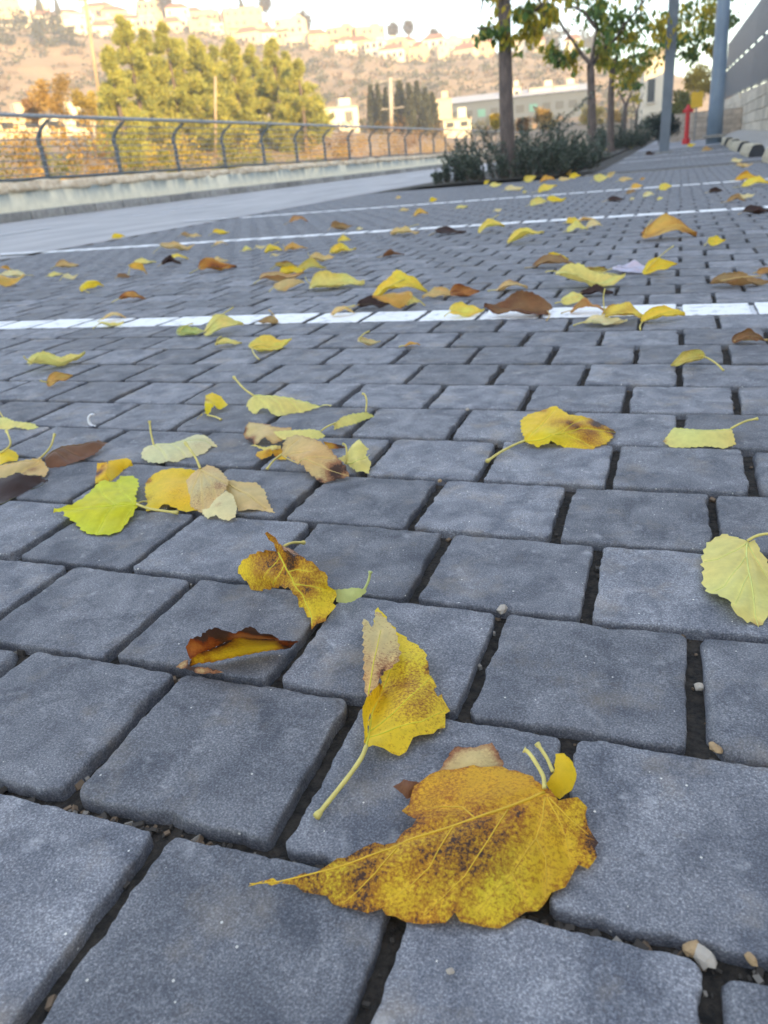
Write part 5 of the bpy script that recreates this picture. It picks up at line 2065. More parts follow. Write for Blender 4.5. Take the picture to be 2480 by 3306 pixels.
def make_terrain():
    rs = [.0, 3, 6, 8, 10, 11, 12, 13, 14, 16, 18, 20, 24, 28, 32, 38, 46, 56, 68, 80, 95, 110, 130, 150] + list(range(165, 440, 6)) + [445, 460, 480, 520, 600, 800, 1200, 2500]
    azs = [a for a in range(-180, -20, 8)] + [a * .6 - 20 for a in range(0, 134)] + [a for a in range(62, 181, 8)]
    mb = MB(); n = len(azs); vs = []
    for r in rs:
        for a in azs:
            x, y = -r * math.sin(math.radians(a)), r * math.cos(math.radians(a))
            vs.append((x, y, terrain(x, y)))
    fs = [(i * n + j, i * n + j + 1, (i + 1) * n + j + 1, (i + 1) * n + j) for i in range(len(rs) - 1) for j in range(n - 1)]
    mb.add(vs, [f[::-1] for f in fs])
    m = mat('dry_hillside', (.36, .25, .145), .95, color2=(.17, .125, .08), scale=.035, bump=.4, bscale=.3, stretch=(1, 1, 5), ramp=(.3, .7))
    o = mb.build('terrain', m, smooth=True, kind='structure')
    return o
make_terrain()

# ------------------------------------------------------------------ paved car park
M_sand = mat('joint_sand', (.050, .041, .032), .95, color2=(.010, .009, .008), scale=140, bump=.003, bscale=260)
def paver_material(name, paint):
    m = bpy.data.materials.new(name); m.use_nodes = True; nt = m.node_tree; b = nt.nodes['Principled BSDF']; L = nt.links.new
    geo = nod(nt, 'ShaderNodeNewGeometry'); P = geo.outputs['Position']
    oi = nod(nt, 'ShaderNodeObjectInfo')
    fine = nod(nt, 'ShaderNodeTexNoise', Scale=780., Detail=3., Roughness=.7); L(P, fine.inputs['Vector'])
    r1 = nod(nt, 'ShaderNodeValToRGB'); e = r1.color_ramp.elements
    e[0].position = .27; e[0].color = (.060, .064, .078, 1); e[1].position = .80; e[1].color = (.43, .44, .465, 1)
    k = r1.color_ramp.elements.new(.52); k.color = (.158, .166, .190, 1)
    L(fine.outputs['Fac'], r1.inputs['Fac'])
    blot = nod(nt, 'ShaderNodeTexNoise', Scale=24., Detail=5., Roughness=.62, Distortion=.6); L(P, blot.inputs['Vector'])
    r2 = nod(nt, 'ShaderNodeValToRGB'); e = r2.color_ramp.elements
    e[0].position = .34; e[0].color = (.58, .59, .62, 1); e[1].position = .70; e[1].color = (1.45, 1.40, 1.33, 1)
    L(blot.outputs['Fac'], r2.inputs['Fac'])
    mul = nod(nt, 'ShaderNodeMixRGB', blend_type='MULTIPLY', Fac=1.); L(r1.outputs['Color'], mul.inputs['Color1']); L(r2.outputs['Color'], mul.inputs['Color2'])
    # pale lime bloom and brown dirt scuffs, as they lie on the concrete
    sm = nod(nt, 'ShaderNodeTexNoise', Scale=46., Detail=5., Roughness=.65, Distortion=.25); L(P, sm.inputs['Vector'])
    r3 = nod(nt, 'ShaderNodeValToRGB'); e = r3.color_ramp.elements; e[0].position = .60; e[0].color = (0, 0, 0, 1); e[1].position = .78; e[1].color = (.6, .6, .6, 1)
    L(sm.outputs['Fac'], r3.inputs['Fac'])
    mx = nod(nt, 'ShaderNodeMixRGB'); mx.inputs['Color2'].default_value = (.50, .50, .51, 1); L(r3.outputs['Color'], mx.inputs['Fac']); L(mul.outputs['Color'], mx.inputs['Color1'])
    dn = nod(nt, 'ShaderNodeTexNoise', Scale=17., Detail=6., Roughness=.65); mp = nod(nt, 'ShaderNodeMapping'); mp.inputs['Location'].default_value = (7, 3, 1); L(P, mp.inputs['Vector']); L(mp.outputs['Vector'], dn.inputs['Vector'])
    r4 = nod(nt, 'ShaderNodeValToRGB'); e = r4.color_ramp.elements; e[0].position = .54; e[0].color = (0, 0, 0, 1); e[1].position = .76; e[1].color = (.5, .5, .5, 1)
    L(dn.outputs['Fac'], r4.inputs['Fac'])
    mx2 = nod(nt, 'ShaderNodeMixRGB'); mx2.inputs['Color2'].default_value = (.30, .24, .17, 1); L(r4.outputs['Color'], mx2.inputs['Fac']); L(mx.outputs['Color'], mx2.inputs['Color1'])
    # white grit flecks
    vo = nod(nt, 'ShaderNodeTexVoronoi', Scale=150.); L(P, vo.inputs['Vector'])
    lt = nod(nt, 'ShaderNodeMath', operation='LESS_THAN'); lt.inputs[1].default_value = .11; L(vo.outputs['Distance'], lt.inputs[0])
    wn_ = nod(nt, 'ShaderNodeMath', operation='GREATER_THAN'); wn_.inputs[1].default_value = .90
    sx = nod(nt, 'ShaderNodeSeparateColor'); L(vo.outputs['Color'], sx.inputs['Color']); L(sx.outputs['Red'], wn_.inputs[0])
    an = nod(nt, 'ShaderNodeMath', operation='MULTIPLY'); L(lt.outputs[0], an.inputs[0]); L(wn_.outputs[0], an.inputs[1])
    mx3 = nod(nt, 'ShaderNodeMixRGB'); mx3.inputs['Color2'].default_value = (.66, .64, .58, 1); L(an.outputs[0], mx3.inputs['Fac']); L(mx2.outputs['Color'], mx3.inputs['Color1'])
    mr = nod(nt, 'ShaderNodeMapRange'); mr.inputs['To Min'].default_value = .74; mr.inputs['To Max'].default_value = 1.22; L(oi.outputs['Random'], mr.inputs['Value'])
    hs = nod(nt, 'ShaderNodeHueSaturation'); L(mr.outputs['Result'], hs.inputs['Value']); L(mx3.outputs['Color'], hs.inputs['Color'])
    out = hs.outputs['Color']
    if paint:
        # road paint on the top face, worn thin at the rim and in a few patches
        at = nod(nt, 'ShaderNodeAttribute', attribute_name='rim')
        ed = nod(nt, 'ShaderNodeMath', operation='SUBTRACT'); wob = nod(nt, 'ShaderNodeTexNoise', Scale=150., Detail=4.); L(P, wob.inputs['Vector'])
        L(at.outputs['Fac'], ed.inputs[0]); L(wob.outputs['Fac'], ed.inputs[1])
        r5 = nod(nt, 'ShaderNodeValToRGB'); e = r5.color_ramp.elements; e[0].position = .02; e[0].color = (0, 0, 0, 1); e[1].position = .26; e[1].color = (1, 1, 1, 1); L(ed.outputs[0], r5.inputs['Fac'])
        wr = nod(nt, 'ShaderNodeTexNoise', Scale=26., Detail=8., Roughness=.72); L(P, wr.inputs['Vector'])
        r6 = nod(nt, 'ShaderNodeValToRGB'); e = r6.color_ramp.elements; e[0].position = .30; e[0].color = (.25, .25, .25, 1); e[1].position = .47; e[1].color = (1, 1, 1, 1); L(wr.outputs['Fac'], r6.inputs['Fac'])
        wm = nod(nt, 'ShaderNodeMixRGB', blend_type='MULTIPLY', Fac=1.); L(r5.outputs['Color'], wm.inputs['Color1']); L(r6.outputs['Color'], wm.inputs['Color2'])
        pm = nod(nt, 'ShaderNodeMixRGB'); pm.inputs['Color2'].default_value = (.82, .83, .84, 1); L(wm.outputs['Color'], pm.inputs['Fac']); L(out, pm.inputs['Color1']); out = pm.outputs['Color']
    L(out, b.inputs['Base Color'])
    b.inputs['Roughness'].default_value = .72; b.inputs['Specular IOR Level'].default_value = .42
    bn = nod(nt, 'ShaderNodeTexNoise', Scale=380., Detail=4., Roughness=.7); L(P, bn.inputs['Vector'])
    bp = nod(nt, 'ShaderNodeBump', Strength=.55, Distance=.0011); L(bn.outputs['Fac'], bp.inputs['Height'])
    bn2 = nod(nt, 'ShaderNodeTexNoise', Scale=45., Detail=4., Roughness=.6); L(P, bn2.inputs['Vector'])
    bp2 = nod(nt, 'ShaderNodeBump', Strength=.3, Distance=.003); L(bn2.outputs['Fac'], bp2.inputs['Height']); L(bp.outputs['Normal'], bp2.inputs['Normal'])
    L(bp2.outputs['Normal'], b.inputs['Normal'])
    return m
M_paver = paver_material('paver_concrete', False)
M_ppav = paver_material('painted_paver_concrete', True)

PW, PD = .430 * H, .396 * H              # paver pitch along a row and between rows
GX, GY = .0100, .0072                    # joint widths

def paver_mesh(seed, m_loop, full=True):
    """tumbled concrete paver: wavy rounded outline, worn arris, gently uneven top; origin in the middle of its top"""
    r = random.Random(seed); hx, hy = (PW - GX) / 2, (PD - GY) / 2; rc = r.uniform(.004, .0075)
    per = []
    n4 = m_loop // 4
    for q, (sx, sy) in enumerate(((1, 1), (-1, 1), (-1, -1), (1, -1))):
        pass
    # walk round a rounded rectangle by arc length
    segs = []
    L1, L2, A = 2 * (hx - rc), 2 * (hy - rc), math.pi / 2 * rc
    total = 2 * (L1 + L2) + 4 * A
    for i in range(m_loop):
        t = total * i / m_loop
        for kind, ln in (('r', L2), ('a0', A), ('t', L1), ('a1', A), ('l', L2), ('a2', A), ('b', L1), ('a3', A)):
            if t <= ln: break
            t -= ln
        if kind == 'r': p, nn = (hx, -hy + rc + t), (1, 0)
        elif kind == 't': p, nn = (hx - rc - t, hy), (0, 1)
        elif kind == 'l': p, nn = (-hx, hy - rc - t), (-1, 0)
        elif kind == 'b': p, nn = (-hx + rc + t, -hy), (0, -1)
        else:
            k = int(kind[1]); a = k * math.pi / 2 + t / rc; cx, cy = ((hx - rc, hy - rc), (-hx + rc, hy - rc), (-hx + rc, -hy + rc), (hx - rc, -hy + rc))[k]
            nn = (math.cos(a), math.sin(a)); p = (cx + rc * nn[0], cy + rc * nn[1])
        w = noise.fractal(Vector((p[0] * 34 + seed * 7.1, p[1] * 34, seed * 1.7)), .8, 2.1, 4) * .0020 + noise.noise(Vector((p[0] * 130, p[1] * 130 + seed * 3, 5.))) * .0009 + noise.noise(Vector((p[0] * 420, p[1] * 420, seed * 3.3))) * .0006
        w = min(w, .0022)
        chip = noise.noise(Vector((p[0] * 30, p[1] * 30, seed * 2.3 + 9)))
        w -= max(0, chip - .34) * .008
        segs.append((p, nn, w, r.random()))
    rings = []
    def ring(inset, z, amp, zj):
        out = []
        for (p, nn, w, q) in segs:
            zz = z + zj * noise.noise(Vector((p[0] * 120 + seed, p[1] * 120, z * 900)))
            out.append((p[0] + nn[0] * (w * amp - inset), p[1] + nn[1] * (w * amp - inset), zz))
        return out
    prof = [(.001, -.030, .3, 0), (.0002, -.0060, .9, .0010), (.0002, -.0026, 1.05, .0009), (.0006, -.0008, 1.1, .0006), (.0018, -.0001, 1.05, .0003)] if full else [(0., -.02, .3, 0), (0., -.006, 1, .001), (.003, -.0012, 1, .0006), (.0065, 0, .7, 0)]
    for a in prof: rings.append(ring(*a))
    rim = [0.] * (len(rings) - 2) + [.42, .75]
    rim = [0.] * (len(rings) - 2) + [.55, .8]
    last = rings[-1]
    for s_ in ((.86, .66, .42, .18) if full else (.5,)):
        rg = []
        for (x, y, z) in last:
            x2, y2 = x * s_, y * s_
            rg.append((x2, y2, .0012 * noise.noise(Vector((x2 * 22 + seed * 5, y2 * 22, 2.))) + .0006 * noise.noise(Vector((x2 * 70, y2 * 70 + seed, 4.)))))
        rings.append(rg); rim.append(1.)
    vs = [p for rg in rings for p in rg]; n = m_loop; fs = []
    for i in range(len(rings) - 1):
        for j in range(n):
            j2 = (j + 1) % n; fs.append((i * n + j, i * n + j2, (i + 1) * n + j2, (i + 1) * n + j))
    c = len(vs); vs.append((0, 0, rings[-1][0][2])); fs += [((len(rings) - 1) * n + j, (len(rings) - 1) * n + (j + 1) % n, c) for j in range(n)]
    rimv = [rim[i] for i in range(len(rings)) for _ in range(n)] + [1.]
    return vs, fs, rimv

def paver_data(seed, loop, full, paint):
    vs, fs, rim = paver_mesh(seed, loop, full)
    me = bpy.data.meshes.new('paver'); me.from_pydata(vs, [], fs)
    me.attributes.new('rim', 'FLOAT', 'POINT').data.foreach_set('value', rim)
    me.polygons.foreach_set('use_smooth', [True] * len(fs)); me.materials.append(M_ppav if paint else M_paver); me.update()
    return me

PAINT_ROWS = (11, 30, 49)
OFF = {-1: .108, 0: -.123, 1: .1, 2: -.14, 3: .162, 4: -.145, 5: .07, 6: -.143, 7: .065}
def lay_out():
    out = []; k = -3; r = random.Random(3)
    while (.772 + .396 * k) * H < 10.3:
        y0 = (.772 + .396 * k) * H; o = OFF.get(k, (.07 if k % 2 else -.143) + r.gauss(0, .012))
        for n in range(-32, 14):
            x0 = (o + n * .430) * H
            if x0 < -3.92 or x0 > 1.16 or y0 < -.25: continue
            out.append((k, x0 + PW / 2, y0 + PD / 2))
        k += 1
    return out
inv = cam.matrix_world.inverted()
def seen_size(x, y):
    p = inv @ Vector((x, y, 0))
    if p.z > -.05: return 0.
    u, v = p.x / -p.z, p.y / -p.z
    d2 = p.length_squared
    if abs(u) > .5025 + .06 or abs(v) > .6696 + .10: return 0.001 / d2
    return H / (d2 ** 1.5)
pav = sorted(lay_out(), key=lambda q: -seen_size(q[1], q[2]))
paving = MB()
def ground_sheet(name, x0, x1, y0, y1, z, m, nx=2, ny=2, follow=True, kind='structure', parent=None):
    mb = MB(); vs = []
    for j in range(ny + 1):
        for i in range(nx + 1):
            x, y = x0 + (x1 - x0) * i / nx, y0 + (y1 - y0) * j / ny
            vs.append((x, y, z + (gz(x, y) if follow else 0)))
    w = nx + 1
    mb.add(vs, [(j * w + i, j * w + i + 1, (j + 1) * w + i + 1, (j + 1) * w + i) for j in range(ny) for i in range(nx)])
    return mb.build(name, m, parent, smooth=True, kind=kind)
car_park = ground_sheet('car_park_paving', -3.93, 1.3, -1.2, 60, -.0105, M_sand, 20, 90)

rp = random.Random(77)
pools = {}
for i, (k, x, y) in enumerate(pav[:300]):
    paint = k in PAINT_ROWS
    if i < 40: me = paver_data(1000 + i, 168, True, paint)
    else:
        key = (paint, rp.randrange(14))
        if key not in pools: pools[key] = paver_data(key[1] * 3 + 5, 96, True, paint)
        me = pools[key]
    o = link('painted_paver' if paint else 'paver', me, car_park)
    o.location = (x + rp.uniform(-.0012, .0012), y + rp.uniform(-.0009, .0009), rp.uniform(-.0012, .0008))
    o.rotation_euler = (rp.uniform(-.006, .006), rp.uniform(-.006, .006), rp.choice((0, math.pi)) + rp.uniform(-.008, .008) if i >= 40 else rp.uniform(-.008, .008))
def merge_pavers(name, items, m, zf=None):
    protos = [paver_mesh(500 + s, 20, False) for s in range(6)]
    vs = []; fs = []; rim = []
    for (x, y, rz, z) in items:
        pv, pf, pr = protos[rp.randrange(6)]; o = len(vs); tx, ty = rp.uniform(-.008, .008), rp.uniform(-.008, .008)
        for (a, b, c) in pv: vs.append((x + a, y + b, z + c + a * tx + b * ty))
        fs += [tuple(o + q for q in f) for f in pf]; rim += pr
    me = bpy.data.meshes.new(name); me.from_pydata(vs, [], fs); me.attributes.new('rim', 'FLOAT', 'POINT').data.foreach_set('value', rim)
    me.polygons.foreach_set('use_smooth', [True] * len(fs)); me.materials.append(m); me.update()
    return link(name, me, car_park, 'stuff')
rest = pav[300:]
far2 = []
for j in range(84):
    y = 10.75 + PD * (j + .5)
    for n in range(-7, 9):
        x = (n + (.5 if j % 2 else 0)) * PW + .02
        if -1.02 < x < 1.22: far2.append((j, x, y))
far_paint = {33, 52, 71}
merge_pavers('paver_field', [(x, y, 0, gz(x, y)) for k, x, y in rest if k not in PAINT_ROWS] + [(x, y, 0, gz(x, y)) for j, x, y in far2 if j not in far_paint], M_paver)
merge_pavers('painted_paver_row', [(x, y, 0, gz(x, y)) for k, x, y in rest if k in PAINT_ROWS] + [(x, y, 0, gz(x, y)) for j, x, y in far2 if j in far_paint], M_ppav)
M_jp = mat('paint_in_joint', (.70, .71, .73), .8, color2=(.16, .155, .15), scale=30, ramp=(.40, .50))
for k in PAINT_ROWS:
    y = (.772 + .396 * k) * H; ground_sheet('joint_paint', -3.9, 1.2, y + .004, y + PD - .004, -.0065, M_jp, 6, 1, kind=None, parent=car_park)
# strip of plain paving beyond, and the drain between the two fields
M_far = mat('far_paving', (.27, .275, .30), .8, color2=(.19, .195, .22), scale=9, bump=.004, bscale=40)
ground_sheet('far_paving', -1.05, 1.28, 22.0, 58, .0, M_far, 4, 40)
M_conc = mat('kerb_concrete', (.30, .29, .27), .85, color2=(.20, .19, .18), scale=14, bump=.003, bscale=90, objvar=.15)
mb = MB(); mb.box((-.02, 10.52, -.004), (2.1, .26, .02), bev=.004); drain = tag(mb.build('drain_channel', M_conc), 'grey drain strip crossing the paving at the planting bed corner', 'drain')
mbg = MB(); mbg.box((-.05, 10.52, .008), (1.95, .10, .012), bev=.002); mbg.build('grating', mat('dark_grating', (.05, .05, .055), .6), drain)

# grit lying in the joints
def grit():
    mb = MB(); r = random.Random(8)
    for _ in range(9000):
        y = .15 + 2.6 * r.random() ** 1.7; x = r.uniform(-1.9 * y - .3, .35 * y + .2)
        on_row = r.random() < .5
        if on_row: y = (.772 + .396 * round((y / H - .772) / .396)) * H + r.uniform(-.0025, .0025)
        s = r.choice((.0005, .0007, .001, .0012, .0018, .0026)) * r.uniform(.6, 1.3); z = -.0098
        M = Matrix.Translation((x, y, z + s * .5)) @ Matrix.Rotation(r.uniform(0, 6), 4, 'Z') @ Matrix.Rotation(r.uniform(0, 3), 4, 'X')
        mb.box((0, 0, 0), (s * 2, s * 1.4, s), M=M, mi=r.choice((0, 0, 0, 1, 1, 2)))
    mb.build('grit', [mat('grit_dark', (.07, .06, .05), .9), mat('grit_tan', (.20, .14, .09), .9), mat('grit_pale', (.30, .27, .23), .9)], kind='stuff')
grit()

# ------------------------------------------------------------------ road, kerb, parapet, railing
M_road = mat('asphalt', (.42, .41, .41), .85, color2=(.30, .295, .30), scale=2.6, bump=.004, bscale=120, stretch=(1, .25, 1), spec=.35)
road = ground_sheet('road', -10.32, -3.93, -8, 150, -.004, M_road, 4, 60, follow=False)
M_line = mat('worn_road_paint', (.74, .74, .76), .8, color2=(.50, .50, .51), scale=14)
for (x, y0, y1) in ((-6.75, 4.4, 7.6), (-6.75, 9.0, 11.2), (-6.75, 14, 17), (-6.75, 21, 24)):
    ground_sheet('lane_dash', x - .05, x + .05, y0, y1, .0005, M_line, 1, 1, follow=False, kind=None, parent=road)
for yy in (30, 49):
    y = (.772 + .396 * (yy + .5)) * H
    mbp = MB(); mbp.add([(-4.45, y - .03, .001), (-3.93, y - .07, .003), (-3.93, y + .07, .003), (-4.45, y + .12, .001)], [(0, 1, 2, 3)]); mbp.build('stripe_end', M_line, road)
kerb = ground_sheet('kerb', -10.44, -10.16, -8, 60, -.01, M_conc, 1, 30, follow=False)
kp = None
M_kst = mat('kerb_stone', (.34, .33, .30), .85, color2=(.22, .21, .20), scale=9, bump=.003, bscale=60, objvar=.22)
for i in range(62):
    if kp is None:
        mb = MB(); mb.box((0, 0, .06), (.16, .80, .16), bev=.012); kp = mb.mesh('kerb_stone', M_kst, True)
    o = link('kerb_stone', kp, kerb); o.location = (-10.28 + rnd.uniform(-.008, .008), 4.0 + i * .83, rnd.uniform(-.006, .006)); o.rotation_euler = (0, 0, rnd.uniform(-.01, .01))
WX = -10.58
def parapet():
    t = thing('parapet_wall', 'long low stained concrete wall under the railing on the far side of the road', 'wall', (WX, 4, 0))
    m = bpy.data.materials.new('stained_concrete'); m.use_nodes = True; nt = m.node_tree; b = nt.nodes['Principled BSDF']; L = nt.links.new
    geo = nod(nt, 'ShaderNodeNewGeometry'); mp = nod(nt, 'ShaderNodeMapping'); mp.inputs['Scale'].default_value = (1, 1, .35); L(geo.outputs['Position'], mp.inputs['Vector'])
    n = nod(nt, 'ShaderNodeTexNoise', Scale=1.5, Detail=6., Roughness=.6, Distortion=.8); L(mp.outputs['Vector'], n.inputs['Vector'])
    sp = nod(nt, 'ShaderNodeSeparateXYZ'); L(geo.outputs['Position'], sp.inputs['Vector'])
    rz = nod(nt, 'ShaderNodeValToRGB'); e = rz.color_ramp.elements; e[0].position = .2; e[0].color = (0, 0, 0, 1); e[1].position = .42; e[1].color = (1, 1, 1, 1); L(sp.outputs['Z'], rz.inputs['Fac'])
    r = nod(nt, 'ShaderNodeValToRGB'); e = r.color_ramp.elements; e[0].position = .42; e[0].color = (0, 0, 0, 1); e[1].position = .55; e[1].color = (1, 1, 1, 1); L(n.outputs['Fac'], r.inputs['Fac'])
    mu = nod(nt, 'ShaderNodeMixRGB', blend_type='MULTIPLY', Fac=1.); L(r.outputs['Color'], mu.inputs['Color1']); L(rz.outputs['Color'], mu.inputs['Color2'])
    c = nod(nt, 'ShaderNodeMixRGB'); c.inputs['Color1'].default_value = (.82, .76, .58, 1); c.inputs['Color2'].default_value = (.27, .31, .30, 1); L(mu.outputs['Color'], c.inputs['Fac'])
    n2 = nod(nt, 'ShaderNodeTexNoise', Scale=7., Detail=5.); L(geo.outputs['Position'], n2.inputs['Vector'])
    mr = nod(nt, 'ShaderNodeMapRange'); mr.inputs['To Min'].default_value = .75; mr.inputs['To Max'].default_value = 1.2; L(n2.outputs['Fac'], mr.inputs['Value'])
    hs = nod(nt, 'ShaderNodeHueSaturation'); L(mr.outputs['Result'], hs.inputs['Value']); L(c.outputs['Color'], hs.inputs['Color']); L(hs.outputs['Color'], b.inputs['Base Color']); b.inputs['Roughness'].default_value = .9
    mb = MB(); r_ = random.Random(4); n_ = 120; vs = []; prof = [(.17, -.1), (.15, .02), (.11, .45), (.06, .48), (-.16, .48), (-.2, -1.6)]
    for i in range(n_ + 1):
        y = i * 80 / n_ - 2
        for (px, pz) in prof: vs.append((px + .012 * noise.noise(Vector((y, pz * 5, 1))), y, pz + .012 * noise.noise(Vector((y * 1.4, px * 9, 7)))))
    q = len(prof); mb.add(vs, [(i * q + j, (i + 1) * q + j, (i + 1) * q + j + 1, i * q + j + 1) for i in range(n_) for j in range(q - 1)])
    mb.build('wall', m, t, smooth=True)
    mc = mat('pale_mortar', (.86, .74, .56), .95, color2=(.60, .46, .30), scale=7, bump=.02, bscale=22, objvar=.12)
    protos = []
    for s in range(5):
        bm = bmesh.new(); bmesh.ops.create_cube(bm, size=1); bmesh.ops.subdivide_edges(bm, edges=list(bm.edges), cuts=3, use_grid_fill=True)
        for v in bm.verts:
            p = v.co.copy(); p = p.lerp(p.normalized() * .62, .45)
            p *= 1 + .25 * noise.noise(p * 2.4 + Vector((s * 4, 0, 0))); v.co = Vector((p.x * .34, p.y * .66, p.z * .15))
        me = bpy.data.meshes.new('coping_stone'); bm.to_mesh(me); bm.free(); me.materials.append(mc); me.polygons.foreach_set('use_smooth', [True] * len(me.polygons)); protos.append(me)
    y = -1.
    while y < 60:
        o = link('coping_stone', rnd.choice(protos), t); s_ = rnd.uniform(.75, 1.25); o.location = (-.04 + rnd.uniform(-.02, .02), y, .505 + rnd.uniform(-.015, .012)); o.scale = (1, s_, rnd.uniform(.8, 1.2)); o.rotation_euler = (0, rnd.uniform(-.1, .1), rnd.uniform(-.08, .08)); y += .56 * s_
parapet()
def railing():
    t = thing('railing', 'dark steel railing with curved posts and thin rods on the low concrete wall', 'railing', (WX, 4, .6))
    ms = mat('weathered_steel', (.10, .13, .15), .5, color2=(.06, .08, .10), scale=20, spec=.5)
    mg = mat('galvanised_rod', (.34, .35, .35), .45, color2=(.25, .26, .27), scale=30, metal=.3)
    mb = MB(); pts = []
    for i in range(12):
        z = 1.0 * i / 11; x = -.10 + .02 * z + (.0 if z < .55 else .30 * ((z - .55) / .45) ** 2.2 - .06 * math.sin(math.pi * (z - .55) / .45))
        pts.append((x, 0, z))
    for s in (-.028, .028):
        pass
    vs = []; fs = []
    for i, (x, y, z) in enumerate(pts):
        for (dx, dy) in ((-.035, -.022), (.035, -.022), (.035, .022), (-.035, .022)): vs.append((x + dx, y + dy, z))
    for i in range(11):
        for j in range(4): fs.append((i * 4 + j, i * 4 + (j + 1) % 4, (i + 1) * 4 + (j + 1) % 4, (i + 1) * 4 + j))
    fs += [(3, 2, 1, 0), (44, 45, 46, 47)]
    mb.add(vs, fs); mb.box((-.10, 0, .0), (.16, .12, .02), bev=.004); pm = mb.mesh('post', ms)
    step = 2.12
    for i in range(-2, 26):
        o = link('post', pm, t); o.location = (0, 8.2 + i * step, -.05)
    def xat(z): return -.10 + .02 * z + (.0 if z < .55 else .30 * ((z - .55) / .45) ** 2.2 - .06 * math.sin(math.pi * (z - .55) / .45))
    for z in (.10, .21, .32, .43, .54, .65, .76, .87):
        mb = MB(); mb.tube([(xat(z) + .045, y, z) for y in range(-2, 62, 4)], .010, 6); mb.build('rod', mg, t, smooth=True)
    mb = MB(); mb.tube([(xat(1.) + .02, y, .99) for y in range(-2, 62, 4)], .033, 10); mb.build('top_rail', mg, t, smooth=True)
    mb = MB(); mb.tube([(-.08, y * .5, .03 + .018 * noise.noise(Vector((y * .7, 0, 0)))) for y in range(-4, 122)], .028, 8); mb.build('bottom_rail', ms, t, smooth=True)
railing()

# ------------------------------------------------------------------ right side: path, wall, fence, pole, post, hydrant, wheel stops
M_path = mat('path_paving', (.36, .34, .32), .85, color2=(.26, .25, .24), scale=6, bump=.004, bscale=50)
ground_sheet('path', 1.3, 2.6, -2, 60, .0, M_path, 8, 60)
def retaining_wall():
    t = thing('retaining_wall', 'stone faced retaining wall at the right edge carrying a steel fence', 'wall', (2.02, 24, 0))
    m = mat('rough_stone_facing', (.58, .52, .43), .95, color2=(.40, .36, .30), scale=5, bump=.03, bscale=16, objvar=.18)
    mm = mat('wall_mortar', (.50, .45, .38), .95, scale=9)
    mb = MB(); n = 16
    L = 34.
    def top(y): return 1.34 + .0192 * (y + 24 - 17)
    vs = []
    for y in (-7.2, 27.2):
        vs += [(.05, y, -.3), (.05, y, top(y) - .02), (.8, y, top(y) - .02), (.8, y, -.3)]
    mb.add(vs, [(0, 4, 5, 1), (1, 5, 6, 2), (0, 1, 2, 3), (4, 7, 6, 5), (2, 6, 7, 3)]); mb.build('wall', mm, t)
    protos = []
    for s in range(6):
        b_ = MB(); bm = bmesh.new(); bmesh.ops.create_cube(bm, size=1); bmesh.ops.subdivide_edges(bm, edges=list(bm.edges), cuts=2, use_grid_fill=True)
        for v in bm.verts:
            v.co += Vector([noise.noise(v.co * 3 + Vector((s * 5, a * 9, 0))) * .07 for a in range(3)])
        me = bpy.data.meshes.new('facing_stone'); bm.to_mesh(me); bm.free(); me.materials.append(m); protos.append(me)
    for row in range(7):
        y = -7.1 + (row % 2) * .3
        while y < 27:
            w = rnd.uniform(.55, 1.0)
            if y > 14: w *= 1.6
            h = .295
            z = .12 + row * .3
            tp = top(y + w / 2) - .03
            if z + h / 2 > tp + .1: y += w; continue
            o = link('facing_stone', rnd.choice(protos), t); o.location = (.04, y + w / 2, min(z, tp - .14)); o.scale = (.1, w * .96, h * .95); y += w
    tf = thing('steel_fence', 'tall grey steel slat fence in two tiers on top of the stone faced wall', 'fence', (2.1, 24, 0))
    mf = mat('fence_steel', (.115, .14, .18), .5, color2=(.08, .10, .13), scale=6, spec=.5)
    sl = MB(); sl.box((0, 0, .5), (.025, .10, 1.), bev=.003); sm = sl.mesh('slat', mf)
    for tier, (f0, f1) in enumerate(((.03, .505), (.545, 1.))):
        y = -7.; 
        while y < 27:
            Ht = 2.28 + .011 * (y + 7)
            z0 = top(y) + Ht * f0; o = link('slat', sm, tf); o.location = (0, y, z0); o.scale = (1, 1.0 if y < 8 else 2.2, Ht * (f1 - f0)); y += .155 if y < 8 else .30
    for f in (.02, .515, .99):
        mb = MB(); mb.tube([(.03, y, top(y) + (2.28 + .011 * (y + 7)) * f) for y in (-7.1, 10, 27.1)], .025, 6); mb.build('rail', mf, tf)
    for y in range(-7, 28, 3):
        mb = MB(); mb.box((.06, y + .05, top(y) + (2.28 + .011 * (y + 7)) * .5), (.07, .07, 2.28 + .011 * (y + 7))); mb.build('post', mf, tf)
retaining_wall()
def sweep(name, pts, r0, r1, m, label, cat, parts=None, n=16, group=None):
    k = len(pts); mb = MB(); mb.tube(pts, [r0 + (r1 - r0) * i / (k - 1) for i in range(k)], n); o = mb.build(name, m, smooth=True); tag(o, label, cat, group); return o
bp_ = DATA['bigpole']; base = Vector(bp_[0]); tops = Vector(bp_[-1]) - base
pole = sweep('lamp_pole', [base + Vector((0, 0, -.15)), base + tops * .25, base + tops * .5, base + tops * .8, base + tops * 2.2], .165, .12, mat('painted_pole', (.20, .27, .36), .42, color2=(.16, .22, .30), scale=3, spec=.5), 'thick blue grey steel pole rising at the far end of the stone faced wall', 'pole')
mb = MB(); mb.box(base + Vector((0, 0, .0)), (.46, .46, .06), bev=.01); mb.build('base_plate', M_conc, pole)
pp_ = DATA['post']; base = Vector(pp_[0]); base.z = gz(base.x, base.y) - .02; up = (Vector(pp_[-1]) - Vector(pp_[1])).normalized()
M = Matrix.Translation(base) @ Vector((0, 0, 1)).rotation_difference(up).to_matrix().to_4x4()
